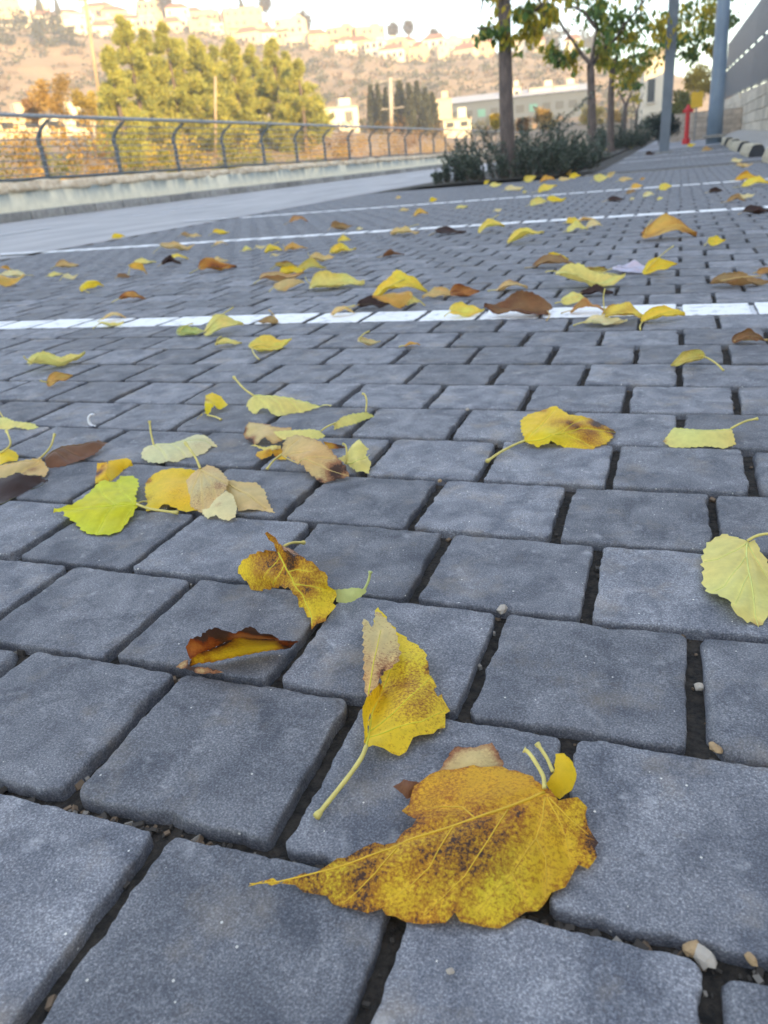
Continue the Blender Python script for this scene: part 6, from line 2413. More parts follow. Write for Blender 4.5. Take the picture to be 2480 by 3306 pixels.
mb = MB(); mb.box((0, 0, 2.4), (.20, .20, 4.9), bev=.015, M=M); gp = mb.build('steel_post', mat('grey_post_paint', (.14, .17, .21), .5, color2=(.11, .135, .17), scale=4)); tag(gp, 'square grey steel post standing at the end of the parking bays', 'post')
mb = MB(); mb.box((0, 0, .03), (.34, .34, .03), bev=.006, M=M); mb.build('base_plate', M_conc, gp)
def hydrant():
    b = Vector(DATA['hydr'][0]); h = DATA['hydr'][1][2] - b.z
    t = thing('fire_hydrant', 'slim red hydrant standpipe beyond the wheel stops', 'hydrant', b)
    mr = mat('red_enamel', (.62, .02, .03), .4, color2=(.50, .015, .02), scale=8, spec=.5)
    mb = MB(); mb.tube([(0, 0, -.1), (0, 0, .05), (0, 0, .06), (0, 0, h * .78), (0, 0, h * .80), (0, 0, h * .88), (0, 0, h * .9), (0, 0, h)], [.11, .11, .065, .06, .09, .09, .075, .03], 14); mb.build('standpipe', mr, t, smooth=False)
    for s in (-1, 1):
        mb = MB(); mb.tube([(0, 0, h * .82), (s * .11, 0, h * .82), (s * .12, 0, h * .82), (s * .14, 0, h * .82)], [.04, .04, .05, .05], 10); mb.build('outlet', mr, t)
hydrant()
s0, s1 = DATA['sign']
sg = thing('small_sign', 'small square yellow sign on a thin post beside the blue grey pole', 'sign', (s0[0], s0[1], 0))
mb = MB(); mb.tube([(0, .02, -.1), (0, .02, s0[2] + .05)], .03, 8); mb.build('sign_post', M_conc, sg)
mb = MB(); mb.box((0, 0, (s0[2] + s1[2]) / 2), (.36, .02, s0[2] - s1[2]), bev=.004); mb.build('sign_panel', mat('yellow_sign_paint', (.72, .44, .02), .5, var=.1, scale=5), sg)

def wheel_stop(x, y0, n, label, seg=.30, hgt=.16):
    t = thing('wheel_stop', label, 'wheel stop', (x, y0, gz(x, y0)), rnd.uniform(-.02, .02), 'wheel stops at the head of the parking bays')
    mk = bpy.data.materials.get('black_rubber') or mat('black_rubber', (.020, .022, .030), .6, var=.2, scale=20)
    my = bpy.data.materials.get('worn_cream_paint') or mat('worn_cream_paint', (.58, .52, .38), .75, color2=(.40, .36, .27), scale=14, bump=.003, bscale=60)
    prof = [(-.11, 0), (-.105, hgt * .35), (-.07, hgt * .9), (-.04, hgt), (.04, hgt), (.07, hgt * .9), (.105, hgt * .35), (.11, 0)]
    def seg_mesh(a, b, inset, name, m):
        mb = MB(); k = len(prof); vs = []
        for yy in (a, b): vs += [(px * (1 - inset), yy, pz * (1 - inset)) for px, pz in prof]
        fs = [(i, k + i, k + i + 1, i + 1) for i in range(k - 1)] + [tuple(range(k)), tuple(range(2 * k - 1, k - 1, -1))]
        mb.add(vs, fs); mb.build(name, m, t)
    L = n * seg
    seg_mesh(0, L, .04, 'body', mk)
    for i in range(n):
        seg_mesh(i * seg + .085, (i + 1) * seg - .02, 0., 'painted_band', my)
wheel_stop(1.0, 8.75, 6, 'cream and black banded wheel stop cut by the right edge', .30)
wheel_stop(1.0, 12.55, 6, 'cream and black banded wheel stop with its black end toward the viewer, nearest whole one', .32)
wheel_stop(1.02, 15.4, 6, 'cream and black wheel stop second along the row from the right edge', .32)
wheel_stop(1.04, 18.2, 6, 'cream and black wheel stop third along the row, near the red hydrant', .32)
wheel_stop(1.06, 21.0, 6, 'farthest and smallest cream and black wheel stop in the row', .32)

# ------------------------------------------------------------------ planting: shrubs
M_soil = mat('bed_soil', (.085, .075, .06), .95, color2=(.045, .04, .035), scale=9, bump=.02, bscale=30)
ground_sheet('planting_bed', -3.6, -1.45, 10.8, 40, .02, M_soil, 4, 40)
def leaf_faces(mb, p, d, up, ln, wd, mi, bend=.15):
    d = d.normalized(); s = d.cross(up)
    if s.length < 1e-3: s = d.cross(Vector((1, .2, .1)))
    s.normalize(); n = s.cross(d)
    a = p; b = p + d * ln * .45 + s * wd * .5; c = p + d * ln - n * ln * bend; e = p + d * ln * .45 - s * wd * .5
    mb.add([a, b, c, e], [(0, 1, 2), (0, 2, 3)], mi)
def rv(r): 
    return Vector((r.gauss(0, 1), r.gauss(0, 1), r.gauss(0, 1))).normalized()
M_shr = [mat('shrub_leaf_dark', (.075, .105, .085), .7, var=.4, scale=30, transl=.2, spec=.3), mat('shrub_leaf_green', (.14, .18, .13), .7, var=.4, scale=30, transl=.25, spec=.3), mat('shrub_leaf_grey', (.24, .275, .23), .75, var=.3, scale=30, transl=.2, spec=.3)]
M_bark = mat('mulberry_bark', (.17, .13, .115), .9, color2=(.085, .068, .062), scale=26, bump=.012, bscale=60, stretch=(1, 1, .3))
M_twig = mat('twig_bark', (.12, .085, .07), .9, var=.4, scale=30)
def shrub(cx, cy, lab, n, L, spread, seed, leaf=.045, rx=1., ry=.6):
    t = thing('shrub', lab, 'shrub', (cx, cy, gz(cx, cy) + .03)); r = random.Random(seed)
    st = MB(); fo = MB()
    for i in range(n):
        a = r.uniform(0, 6.283); lean = r.uniform(.1, spread); q = math.sqrt(r.random())
        p = Vector((rx * q * math.cos(a), ry * q * math.sin(a), 0)); ll = L * r.uniform(.35, 1.) * (1.12 - .68 * q)
        d = Vector((math.cos(a) * lean * rx, math.sin(a) * lean * rx, 1)).normalized(); pts = [p.copy()]; k = 7
        for j in range(k):
            d = (d + rv(r) * .16 + Vector((math.cos(a), math.sin(a), -.12)) * .06).normalized(); p = p + d * ll / k; pts.append(p.copy())
        st.tube(pts, [.007 * (1 - .8 * j / k) for j in range(k + 1)], 4, False)
        for j in range(1, k + 1):
            for _ in range(9 if j > 1 else 5):
                pp = pts[j - 1].lerp(pts[j], r.random()); ld = (rv(r) + (pts[j] - pts[j - 1]).normalized() * .8)
                leaf_faces(fo, pp + rv(r) * .012, ld, rv(r), leaf * r.uniform(.6, 1.4), leaf * .34, r.choice((0, 0, 0, 1, 1, 2)))
            if j > 2 and r.random() < .5:
                td = (rv(r) + d).normalized(); e = pts[j] + td * ll * .22; st.tube([pts[j], e], [.003, .001], 3, False)
                for _ in range(9): leaf_faces(fo, pts[j].lerp(e, r.random()), rv(r) + td, rv(r), leaf * r.uniform(.6, 1.3), leaf * .34, r.choice((0, 0, 1, 1, 2)))
    st.build('stems', M_twig, t, kind='stuff'); fo.build('foliage', M_shr, t, kind='stuff')
    return t
shrub(-2.12, 11.45, 'large dark green shrub sprawling round the base of the nearest tree trunk', 135, .98, .85, 21, .050, .85, .50)
shrub(-1.50, 12.3, 'dark green shrub to the right of the large one, one long spray leaning right', 70, .66, .75, 24, .048, .42, .40)
shrub(-3.05, 11.5, 'small low dark shrub at the road side end of the planting bed', 26, .40, .9, 29, .045, .22, .3)
shrub(-1.75, 27.5, 'second dark shrub further along the bed, left of the grey post', 130, 1.15, .9, 33, .07, .8, .7)
shrub(-2.9, 20., 'dark shrub behind the large one, below the second tree', 60, .75, .9, 35, .06, .7, .6)
# the long spray of the right-hand shrub
rs = random.Random(2); p0 = Vector((-1.75, 11.9, .45)); p1 = Vector((-1.05, 11.9, 1.02)); stb = MB(); stb.tube([p0, p0.lerp(p1, .5) + Vector((0, 0, .05)), p1], [.006, .004, .002], 4, False); fob = MB()
for _ in range(120): leaf_faces(fob, p0.lerp(p1, rs.random() ** .8) + rv(rs) * .03 + Vector((0, 0, .03)), rv(rs) + Vector((1, 0, .5)), rv(rs), .05 * rs.uniform(.6, 1.3), .018, rs.choice((0, 1, 1, 2)))
sp_par = [o for o in bpy.data.objects if o.name == 'shrub.001'][0]
for nm, b_, mm in (('spray_stem', stb, M_twig), ('spray_foliage', fob, M_shr)):
    o = b_.build(nm, mm, kind='stuff'); o.parent = sp_par; o.matrix_parent_inverse = Matrix.Translation(-Vector(sp_par.location))
def clump_ball(name, lab, cat, c, rad, n, leaf, mats, mis, seed, trunk=None, group=None, squash=(1, 1, 1), jag=.35, down=0., wood=None):
    """a crown: leaf faces spread through an uneven volume of sub-clumps; optional trunk and limbs"""
    r = random.Random(seed); c = Vector(c); base = trunk if trunk is not None else Vector((c.x, c.y, c.z - rad * squash[2]))
    t = thing(name, lab, cat, base, 0, group); fo = MB(); off = c - Vector(base)
    subs = []
    for i in range(max(7, int(n / 130))):
        d = rv(r); q = r.random() ** .45; subs.append((Vector((d.x * squash[0], d.y * squash[1], d.z * squash[2])) * rad * q * .8, rad * r.uniform(.16, .38), r.choice(mis)))
    for (sp, sr, mi) in subs:
        for _ in range(int(n / len(subs))):
            d = rv(r); p = off + sp + d * sr * r.random() ** .5
            ld = rv(r) + d * .6 + Vector((0, 0, -down)); leaf_faces(fo, p, ld, rv(r), leaf * r.uniform(.6, 1.4), leaf * .55, mi if r.random() < .75 else r.choice(mis))
    wd = MB(); hgt = off.length
    wd.tube([(0, 0, -.3), off * .35 + rv(r) * rad * .04, off * .7 + rv(r) * rad * .06, off], [max(.03, hgt * .022), hgt * .018, hgt * .012, hgt * .004], 7)
    wd.build('trunk', wood or M_bark, t, smooth=True)
    for i in range(6):
        sp = subs[i][0]; wb = MB(); a = off * r.uniform(.45, .8); wb.tube([a, a.lerp(off + sp, .5) + rv(r) * rad * .08, off + sp], [hgt * .009, hgt * .006, hgt * .002], 5); wb.build('limb', wood or M_bark, t, smooth=True)
    fo.build('crown', mats, t, kind='stuff'); return t
M_hedge = [mat('hedge_dark', (.014, .030, .022), .8, var=.4, scale=20, transl=.1), mat('hedge_green', (.028, .050, .034), .8, var=.4, scale=20, transl=.1)]
rb = DATA['rbush']
clump_ball('round_bush', 'round clipped dark green bush behind the grey post', 'bush', (rb[0], rb[1], .72), .62, 5200, .07, M_hedge, [0, 0, 1], 41, trunk=Vector((rb[0], rb[1], .1)), squash=(1.1, .9, .72))

# ------------------------------------------------------------------ the row of mulberry trees
M_fol = [mat('mulberry_green', (.17, .28, .05), .6, var=.3, scale=20, transl=.5), mat('mulberry_dark_green', (.11, .21, .05), .6, var=.3, scale=20, transl=.45), mat('mulberry_yellow', (.62, .48, .035), .6, var=.3, scale=20, transl=.4), mat('mulberry_yellow_green', (.34, .34, .035), .6, var=.3, scale=20, transl=.4)]
for ti, T_ in enumerate(DATA['trunks']):
    pts = [Vector(p) for p in T_['path']]; base = pts[0].copy(); base.z = gz(base.x, base.y)
    t = thing('tree', T_['lab'], 'tree', base, 0); r = random.Random(50 + ti)
    mb = MB(); pl_ = [Vector((0, 0, -.1))] + [p - base for p in pts[1:]] if ti else [p - base for p in pts]
    if ti == 0: pl_[0].z = -.1
    dense = []
    for a, b in zip(pl_, pl_[1:]):
        for k in range(5): dense.append(a.lerp(b, k / 5))
    dense.append(pl_[-1]); n_ = len(dense)
    rad = [T_['r'] * (1.12 - .35 * i / n_) * (1 + .06 * noise.noise(dense[i] * 3)) * (1.25 if i < 2 else 1) for i in range(n_)]
    mb.tube(dense, rad, 12); mb.build('trunk', M_bark, t, smooth=True)
    for bi, br in enumerate(T_['br']):
        bp = [Vector(p) - base for p in br]; k = len(bp); d2 = []
        for a, b in zip(bp, bp[1:]):
            for q in range(4): d2.append(a.lerp(b, q / 4) + rv(r) * .012)
        d2.append(bp[-1]); wb = MB(); m_ = len(d2); r0 = T_['r'] * (.52 if ti else .22)
        wb.tube(d2, [r0 * (1 - .82 * i / m_) for i in range(m_)], 7)
        wb.build('limb', M_bark, t, smooth=True)
    fo = MB(); tw = MB()
    for (x, y, z, w) in T_['cl']:
        c = Vector((x, y, z)) - base; yel = r.random(); pool = (0, 0, 1, 1, 3) if yel < .45 else ((2, 3, 3, 0) if yel < .8 else (2, 2, 3))
        near = min((Vector(p) - base for br in T_['br'] for p in br), key=lambda q: (q - c).length)
        tw.tube([near, near.lerp(c, .5) + rv(r) * w * .2, c], [.012, .008, .003], 4, False)
        for s in range(7):
            e = c + Vector((r.gauss(0, .55) * w, r.gauss(0, .6) * w, r.gauss(0, .38) * w)); tw.tube([c, c.lerp(e, .5) + Vector((0, 0, .04)), e], [.006, .004, .002], 3, False)
            for q in range(int((9, 16, 19, 12, 10)[ti])):
                p = c.lerp(e, r.uniform(.2, 1.1)) + rv(r) * w * .22; ln = r.uniform(.085, .14) * (.95 if ti == 0 else 1.15)
                leaf_faces(fo, p, Vector((r.gauss(0, .45), r.gauss(0, .45), -1)), rv(r), ln, ln * .62, r.choice(pool), .2)
    tw.build('twigs', M_twig, t, kind='stuff'); fo.build('foliage', M_fol, t, kind='stuff')

# ------------------------------------------------------------------ left: autumn trees, bushes, pines, cypresses
PAL = {'orange': (.50, .33, .09), 'gold': (.52, .40, .08), 'rust': (.40, .24, .10), 'olive': (.26, .26, .05), 'yellow': (.52, .40, .04)}
def leaf_pair(k):
    c = PAL[k]; return [mat('autumn_' + k, c, .75, var=.3, scale=3, transl=.25), mat('autumn_' + k + '_deep', tuple(x * .6 for x in c), .75, var=.3, scale=3, transl=.2)]
APAL = {k: leaf_pair(k) for k in PAL}
for i, (x, y, z, w, c) in enumerate(DATA['bush']):
    tz = terrain(x, y); cz = (tz + z) / 2 + .1
    where = ('at the left edge', 'left of the first clear post', 'beside the first post', 'between the first and second posts', 'left of the second post', 'at the second post', 'right of the second post', 'between the third and fourth posts', 'behind the fourth post', 'behind the fifth post', 'behind the sixth post', 'between sixth and seventh posts', 'behind the far railing posts', 'behind the farther railing posts', 'near the end of the railing', 'beyond the left edge')[i]
    clump_ball('autumn_bush', f'{c} autumn bush seen through the railing {where}', 'bush', (x, y, cz), w * 1.7, 2400, .13, APAL[c], [0, 0, 1], 300 + i, trunk=Vector((x, y, tz - .05)), group='autumn bushes behind the railing', squash=(1.2, 1.2, max(.8, (z - tz) / w * .55)))
for i, (x, y, z, w, c, lab) in enumerate(DATA['autumn']):
    tz = terrain(x, y) if x < -4 else gz(x, y); w *= .62
    clump_ball('autumn_tree', lab, 'tree', (x, y, z), w * 1.4, 2600, .16 * max(1, w), APAL[c], [0, 0, 1], 400 + i, trunk=Vector((x, y, tz - .05)), group='autumn trees in the background')
M_pine = [mat('pine_needles', (.42, .43, .09), .75, var=.25, scale=2, transl=.15), mat('pine_needles_dark', (.27, .30, .08), .75, var=.3, scale=2, transl=.1), mat('pine_needles_tip', (.50, .46, .09), .75, var=.3, scale=2, transl=.2)]
def pine(x, y, top, w, lab, seed):
    r = random.Random(seed); tz = terrain(x, y) - .1; h = top - tz
    t = thing('pine_tree', lab, 'tree', (x, y, tz), 0, 'pines beyond the railing'); mb = MB(); mb.tube([(0, 0, -.3), (.1, 0, h * .4), (0, .1, h * .75), (0, 0, h)], [.24, .18, .1, .02], 8); mb.build('trunk', M_bark, t, smooth=True)
    fo = MB()
    tiers = int(h * 5.5)
    for i in range(tiers):
        f_ = i / tiers; z = h * (.03 + .95 * f_); rad = w * 1.75 * (1 - f_ ** 1.15) * r.uniform(.6, 1.15) + .05
        a = r.uniform(0, 6.283); d = Vector((math.cos(a), math.sin(a), r.uniform(-.05, .45))); e = Vector((0, 0, z)) + d * rad
        if i % 3 == 0:
            lb = MB(); lb.tube([(0, 0, z), Vector((0, 0, z)).lerp(e, .6), e], [.05, .03, .01], 5); lb.build('bough', M_bark, t, smooth=True)
        for s in range(46):
            q = r.uniform(.15, 1.) ** .7; c = Vector((0, 0, z)).lerp(e, q) + rv(r) * .36 * (1.2 - f_ * .8); mi = r.choice((0, 0, 2, 1))
            for k in range(9):
                leaf_faces(fo, c + rv(r) * .13, rv(r) + Vector((d.x, d.y, .6)) * .8, rv(r), r.uniform(.20, .46), .07, mi if r.random() < .8 else r.choice((0, 1)), .05)
    fo.build('foliage', M_pine, t, kind='stuff')
for i, (x, y, z, w, lab) in enumerate(DATA['pines']): pine(x, y, z, w, lab, 500 + i)
M_cyp = [mat('cypress_leaf', (.075, .085, .050), .8, var=.35, scale=1, transl=.1), mat('cypress_leaf_dark', (.045, .055, .038), .8, var=.35, scale=1, transl=.1)]
def cypress(x, y, z, w, lab, seed, group, h=None):
    tz = terrain(x, y) - .2; r = random.Random(seed); h = z - tz
    t = thing('cypress_tree', lab, 'tree', (x, y, tz), 0, group); mb = MB(); mb.tube([(0, 0, -.4), (0, 0, h * .6), (0, 0, h * .95)], [max(.12, w * .2), w * .1, .02], 7); mb.build('trunk', M_bark, t, smooth=True)
    fo = MB()
    for i in range(1000):
        f_ = r.random(); z_ = h * (.04 + .96 * f_); rad = w * min(1, f_ * 6 + .2) * (1 - f_ ** 2.2) + .05; a = r.uniform(0, 6.283); q = r.random() ** .4
        leaf_faces(fo, Vector((math.cos(a) * rad * q, math.sin(a) * rad * q, z_)), Vector((math.cos(a) * .3, math.sin(a) * .3, 1)) + rv(r) * .3, rv(r), max(.5, w * .7) * r.uniform(.6, 1.3), max(.16, w * .28), r.choice((0, 0, 1)), .02)
    fo.build('foliage', M_cyp, t, kind='stuff')
for i, (x, y, z, w) in enumerate(DATA['cyp']):
    cypress(x, y, z, w, ('leftmost', 'second from left', 'third from left', 'fourth from left', 'fifth from left', 'sixth from left', 'seventh from left', 'rightmost')[i] + ' slim cypress of the eight round the pole with cross arms', 600 + i, 'cypresses round the utility pole')
skl = ['tall dark cypress standing above the pines on the left skyline', 'thin cypress on the skyline at the upper left', 'thinnest cypress at the far upper left skyline', 'pointed dark cypress on the crest left of the round palm', 'short cypress just left of the pointed one on the crest', 'spire like cypress on the crest left of the near trunk', 'short cypress on the crest nearest the left side of the near trunk', 'second short cypress on the crest left of the near trunk']
for i, (x, y, z, w) in enumerate(DATA['sky_cyp']): cypress(x, y, z, w, skl[i], 650 + i, 'cypresses on the skyline')
pal = ['tall palm with a round crown and thin trunk on the skyline above the pines', 'stubby dark palm on the crest right of the pine tops', 'palm with a shaggy crown near the top left pole', 'left one of the pair of palms on the skyline', 'right one of the pair of palms on the skyline', 'single palm on the crest right of the palm pair']
M_palm = [mat('palm_frond', (.085, .075, .045), .8, var=.3, scale=1, transl=.1)]
for i, (x, y, z, w) in enumerate(DATA['palm']):
    tz = terrain(x, y) - .3; h = z - tz; r = random.Random(700 + i); t = thing('palm_tree', pal[i], 'palm', (x, y, tz), 0, 'palms on the skyline')
    mb = MB(); mb.tube([(0, 0, -.4), (.2, 0, h * .5), (0, 0, h)], [.55, .45, .42], 8); mb.build('trunk', M_bark, t, smooth=True); fo = MB()
    for k in range(420):
        d = rv(r); d.z = d.z * 1.2; leaf_faces(fo, Vector((0, 0, h)) + d * w * .55 * r.random(), d + Vector((0, 0, -.3)), rv(r), w * .75, w * .13, 0, .3)
    fo.build('crown', M_palm, t, kind='stuff')
M_far_leaf = [mat('far_tree_leaf', (.075, .085, .050), .85, var=.3, scale=.5, transl=.1), mat('far_tree_leaf_dark', (.045, .058, .045), .85, var=.3, scale=.5, transl=.1)]
BIGL = ['grey green tree on the crest just right of the near trunk', 'broad grey green tree on the crest behind the drooping green branch', 'rounded tree on the crest midway between the near trunk and second tree', 'tall rounded tree on the crest left of the second tree', 'large rounded tree on the crest directly behind the second tree']
SMALL = ['small rounded tree on the crest above the second pine', 'rounded tree beside the red roofed house above the pine tops', 'small tree behind the broad yellow lit house', 'small dark tree left of the stubby palm on the crest', 'small dark tree right of the stubby palm on the crest', 'rounded tree below the narrow red roofed house', 'grey green tree between the pines and the tall cream house', 'rounded tree below the palm pair', 'broad tree behind the cream house with the shaded side wall', 'grey green tree below the last single palm', 'rounded tree low on the slope at the left edge', 'large dark tree on the slope under the upper left houses', 'dark tree on the slope left of the leaning pole', 'grey bush like tree lowest on the left slope', 'wide grey green tree above the orange tree on the left slope', 'small tree on the slope behind the golden tree', 'small tree touching the top of the leftmost pine', 'broad tree on the crest right of the palm pair', 'grey green tree on the crest touching the near trunk']
for i, (x, y, z, w) in enumerate(DATA['round'] + DATA['crtrees']):
    tz = terrain(x, y); big = i < len(DATA['round'])
    lab = BIGL[i] if big else SMALL[i - len(DATA['round'])]
    clump_ball('hillside_tree', lab, 'tree', (x, y, max(z, tz + w * .4)), w, 420, w * .22, M_far_leaf, [0, 0, 1], 800 + i, trunk=Vector((x, y, tz - .3)), group='large trees on the crest' if big else 'trees on the hillside')
def scrub():
    r = random.Random(9); fo = MB()
    for _ in range(2600):
        az = math.radians(r.uniform(2, 46)); rr = r.uniform(150, 420); x, y = -rr * math.sin(az), rr * math.cos(az); z = terrain(x, y); w = r.uniform(.7, 2.6); mi = r.choice((0, 0, 1, 2))
        for k in range(16): leaf_faces(fo, Vector((x, y, z + .2 * w)) + Vector((r.gauss(0, .5), r.gauss(0, .5), abs(r.gauss(0, .35)))) * w, rv(r), rv(r), w * .6, w * .4, mi)
    fo.build('hillside_scrub', [mat('scrub_green', (.10, .105, .065), .9, var=.3, scale=.4), mat('scrub_brown', (.20, .14, .09), .9, var=.3, scale=.4), mat('scrub_dark', (.07, .075, .06), .9, var=.3, scale=.4)], kind='stuff')
scrub()

# ------------------------------------------------------------------ houses and other buildings
M_wallp = [mat('cream_render', (.66, .55, .38), .9, var=.12, scale=.4), mat('white_render', (.72, .66, .54), .9, var=.1, scale=.4), mat('ochre_render', (.58, .44, .26), .9, var=.12, scale=.4)]
M_roof = mat('red_tiles', (.36, .14, .08), .9, var=.3, scale=.8); M_flat = mat('roof_slab', (.42, .38, .32), .9, var=.2, scale=.5)
M_pane = mat('window_glass', (.05, .055, .06), .2, var=.3, scale=2, spec=.6); M_trim = mat('window_trim', (.55, .50, .42), .8, var=.1, scale=2)
win_me = None
def building(x, y, z, w, h, kind, yaw, lab, seed, group, name='house', deep=5., wallm=None):
    global win_me
    r = random.Random(seed); face = math.atan2(-x, y)          # front towards the road
    t = thing(name, lab, 'house' if name == 'house' else 'building', (x, y, z), face + yaw, group); d = max(4, w * .7); wm = wallm or r.choice(M_wallp)
    mb = MB(); mb.box((0, d / 2, h / 2 - deep / 2), (w, d, h + deep)); mb.build('wall', wm, t)
    if kind == 'red':
        mb = MB(); e = .4; rh = min(2.2, h * .5); hw, y0, y1, z0 = w / 2 + e, -e, d + e, h + .01
        vs = [(-hw, y0, z0), (hw, y0, z0), (hw, y1, z0), (-hw, y1, z0), (-hw + d * .4, d / 2, z0 + rh), (hw - d * .4, d / 2, z0 + rh)] if w > d else [(-hw, y0, z0), (hw, y0, z0), (hw, y1, z0), (-hw, y1, z0), (-.2, d / 2, z0 + rh), (.2, d / 2, z0 + rh)]
        mb.add(vs, [(0, 1, 5, 4), (1, 2, 5), (2, 3, 4, 5), (3, 0, 4), (3, 2, 1, 0)]); rf = mb.build('roof', M_roof, t)
        mb = MB(); mb.box((w * .2, d * .6, h + rh * .8), (.7, .7, 1.2)); mb.build('chimney', wm, rf)
    else:
        mb = MB(); mb.box((0, d / 2, h + .13), (w + .3, d + .3, .24), bev=.03); rf = mb.build('roof', M_flat, t)
        mb = MB(); mb.box((w * .22, d * .5, h + .9), (w * .3, d * .4, 1.3)); mb.build('roof_room', wm, rf)
        if w > 9:
            mb = MB(); mb.box((-w * .2, -.6, h * .5), (w * .4, 1.2, .18)); bl = mb.build('balcony', M_flat, t); mb = MB(); mb.box((-w * .2, -1.17, h * .5 + .5), (w * .4, .06, .9)); mb.build('parapet', wm, bl)
    if win_me is None:
        mb = MB(); mb.box((0, .03, 0), (1, .1, 1.3)); a = mb.mesh('window', M_pane); mb = MB(); mb.box((0, 0, -.7), (1.2, .2, .1)); b = mb.mesh('sill', M_trim); win_me = (a, b)
    nf = max(1, int(h / 3)); nw = max(2, min(5, int(w / 2.6)))
    for f_ in range(nf):
        for k in range(nw):
            if r.random() < .12: continue
            o = link('window', win_me[0], t); o.location = (-w / 2 + w * (k + .5) / nw, -.04, h * (f_ + .5) / nf); o.scale = (min(1.3, w / nw * .5), 1, min(1.2, h / nf * .42))
            q = link('sill', win_me[1], o)
    return t
for i, (x, y, z, w, h, kind, yaw, lab) in enumerate(DATA['houses']): building(x, y, max(z, terrain(x, y) - .3), w, h, kind, yaw, lab, 900 + i, 'houses on the hillside', deep=9)
for i, (x, y, z, w, h, kind, yaw, lab) in enumerate(DATA['valley']): building(x, y, z, w, h, kind, yaw, lab, 950 + i, 'low buildings beyond the railing', name='low_building', deep=6, wallm=M_wallp[i % 2])
for i, (x, y, z, w, h, kind, yaw, lab) in enumerate(DATA['blocks']): building(x, y, z, w, h, kind, yaw, lab, 970 + i, 'blocks beyond the tree row', name='block', deep=8, wallm=M_wallp[1])
x, y, z, w, h, kind, yaw = DATA['ware'][:7]
hall = thing('warehouse', 'long grey blue hall with pale roof at the foot of the hill', 'building', (x, y, z), math.atan2(-x, y))
mb = MB(); mb.box((0, 10, h / 2 - 4), (w, 20, h + 8)); mb.build('wall', mat('shaded_hall_cladding', (.085, .11, .145), .7, var=.15, scale=.3), hall)  # cladding colour darkened to stand in for shade on the hall
mb = MB(); mb.add([(-w / 2 - .5, -.6, h + .02), (w / 2 + .5, -.6, h + .02), (w / 2 + .5, 10, h + 2.), (-w / 2 - .5, 10, h + 2.), (w / 2 + .5, 20.6, h + .02), (-w / 2 - .5, 20.6, h + .02)], [(0, 1, 2, 3), (3, 2, 4, 5), (0, 3, 5), (1, 4, 2)]); mb.build('roof', mat('hall_roof', (.40, .40, .41), .6, var=.1, scale=.3), hall)
for k in range(12):
    mb = MB(); mb.box((-w / 2 + w * (k + .5) / 12, -.05, h * .45), (w / 12 * .6, .12, h * .34)); mb.build('door' if k % 4 == 1 else 'window', mat('teal_panel', (.06, .22, .22), .5, var=.1, scale=1) if k in (3, 7) else M_pane, hall)
# stone garden wall behind the hydrant
fw = [Vector(p) for p in DATA['farwall']]; c = (fw[0] + fw[1]) / 2
gw = thing('garden_wall', 'beige stone block wall behind the red hydrant', 'wall', (c.x, c.y, 0)); hh = fw[2].z
mb = MB(); mb.box((.3, .22, hh / 2 - .1), (2.6, .3, hh + .1)); mb.build('wall', mat('wall_core', (.40, .34, .28), .95, scale=5), gw)
mblk = mat('beige_block', (.52, .44, .36), .9, color2=(.40, .33, .27), scale=5, bump=.01, bscale=20, objvar=.15); bx = MB(); bx.box((0, 0, 0), (.30, .10, .14), bev=.01); bm_ = bx.mesh('stone_block', mblk)
for row in range(int(hh / .15)):
    for k in range(8):
        o = link('stone_block', bm_, gw); o.location = (-.9 + k * .315 + (row % 2) * .15, .04 + rnd.uniform(-.01, .01), .09 + row * .15)
# utility poles
M_wood = mat('pale_pole_wood', (.42, .33, .24), .9, color2=(.30, .23, .16), scale=3, stretch=(1, 1, .1)); M_cpole = mat('pale_pole_concrete', (.46, .42, .36), .9, var=.2, scale=2)
def upole(pts, r, lab, arms, m):
    p = [Vector(q) for q in pts]; b = p[-1].copy(); b.z = terrain(b.x, b.y) - .2; t = thing('utility_pole', lab, 'utility pole', b)
    mb = MB(); mb.tube([Vector((0, 0, 0))] + [q - b for q in reversed(p[:-1])], r, 10); mb.build('shaft', m, t, smooth=True)
    for (dz, ln) in arms:
        c = p[0] - b - Vector((0, 0, dz)); mb = MB(); mb.box(c, (ln, .12, .12)); a = mb.build('cross_arm', m, t)
        for s in (-.42, .42):
            mb = MB(); mb.cone((c.x + s * ln, c.y, c.z + .06), .06, .04, .22, 8); mb.build('insulator', M_conc, a)
upole(DATA['pole1'], .15, 'pale wooden utility pole leaning left in front of the hillside houses', [(1.2, 1.6)], M_wood)
upole(DATA['pole2'], .11, 'thin pale pole in front of the middle pines', [], M_wood)
upole(DATA['pylon'], .24, 'pale utility pole with cross arms between the cypresses', [(.3, 3.4), (3.6, 3.2)], M_cpole)

# ------------------------------------------------------------------ unseen block added behind the wall to keep the street in shade
def shade_block():
    t = thing('unseen_shade_building', 'long cream building block added out of view to shade the street', 'building', (10, 0, 0))
    mb = MB(); mb.box((6, 8, 4.0), (12, 132, 8.2)); mb.build('wall', M_wallp[1], t)
    mb = MB(); mb.box((6, 8, 8.25), (12.8, 132.8, .35), bev=.03); mb.build('roof', M_flat, t)
    for f_ in range(2):
        for k in range(32):
            o = link('window', win_me[0], t); o.location = (-.02, -54 + k * 4, 2 + f_ * 3.7); o.rotation_euler = (0, 0, -math.pi / 2); o.scale = (1.8, 1, 1.3)
shade_block()

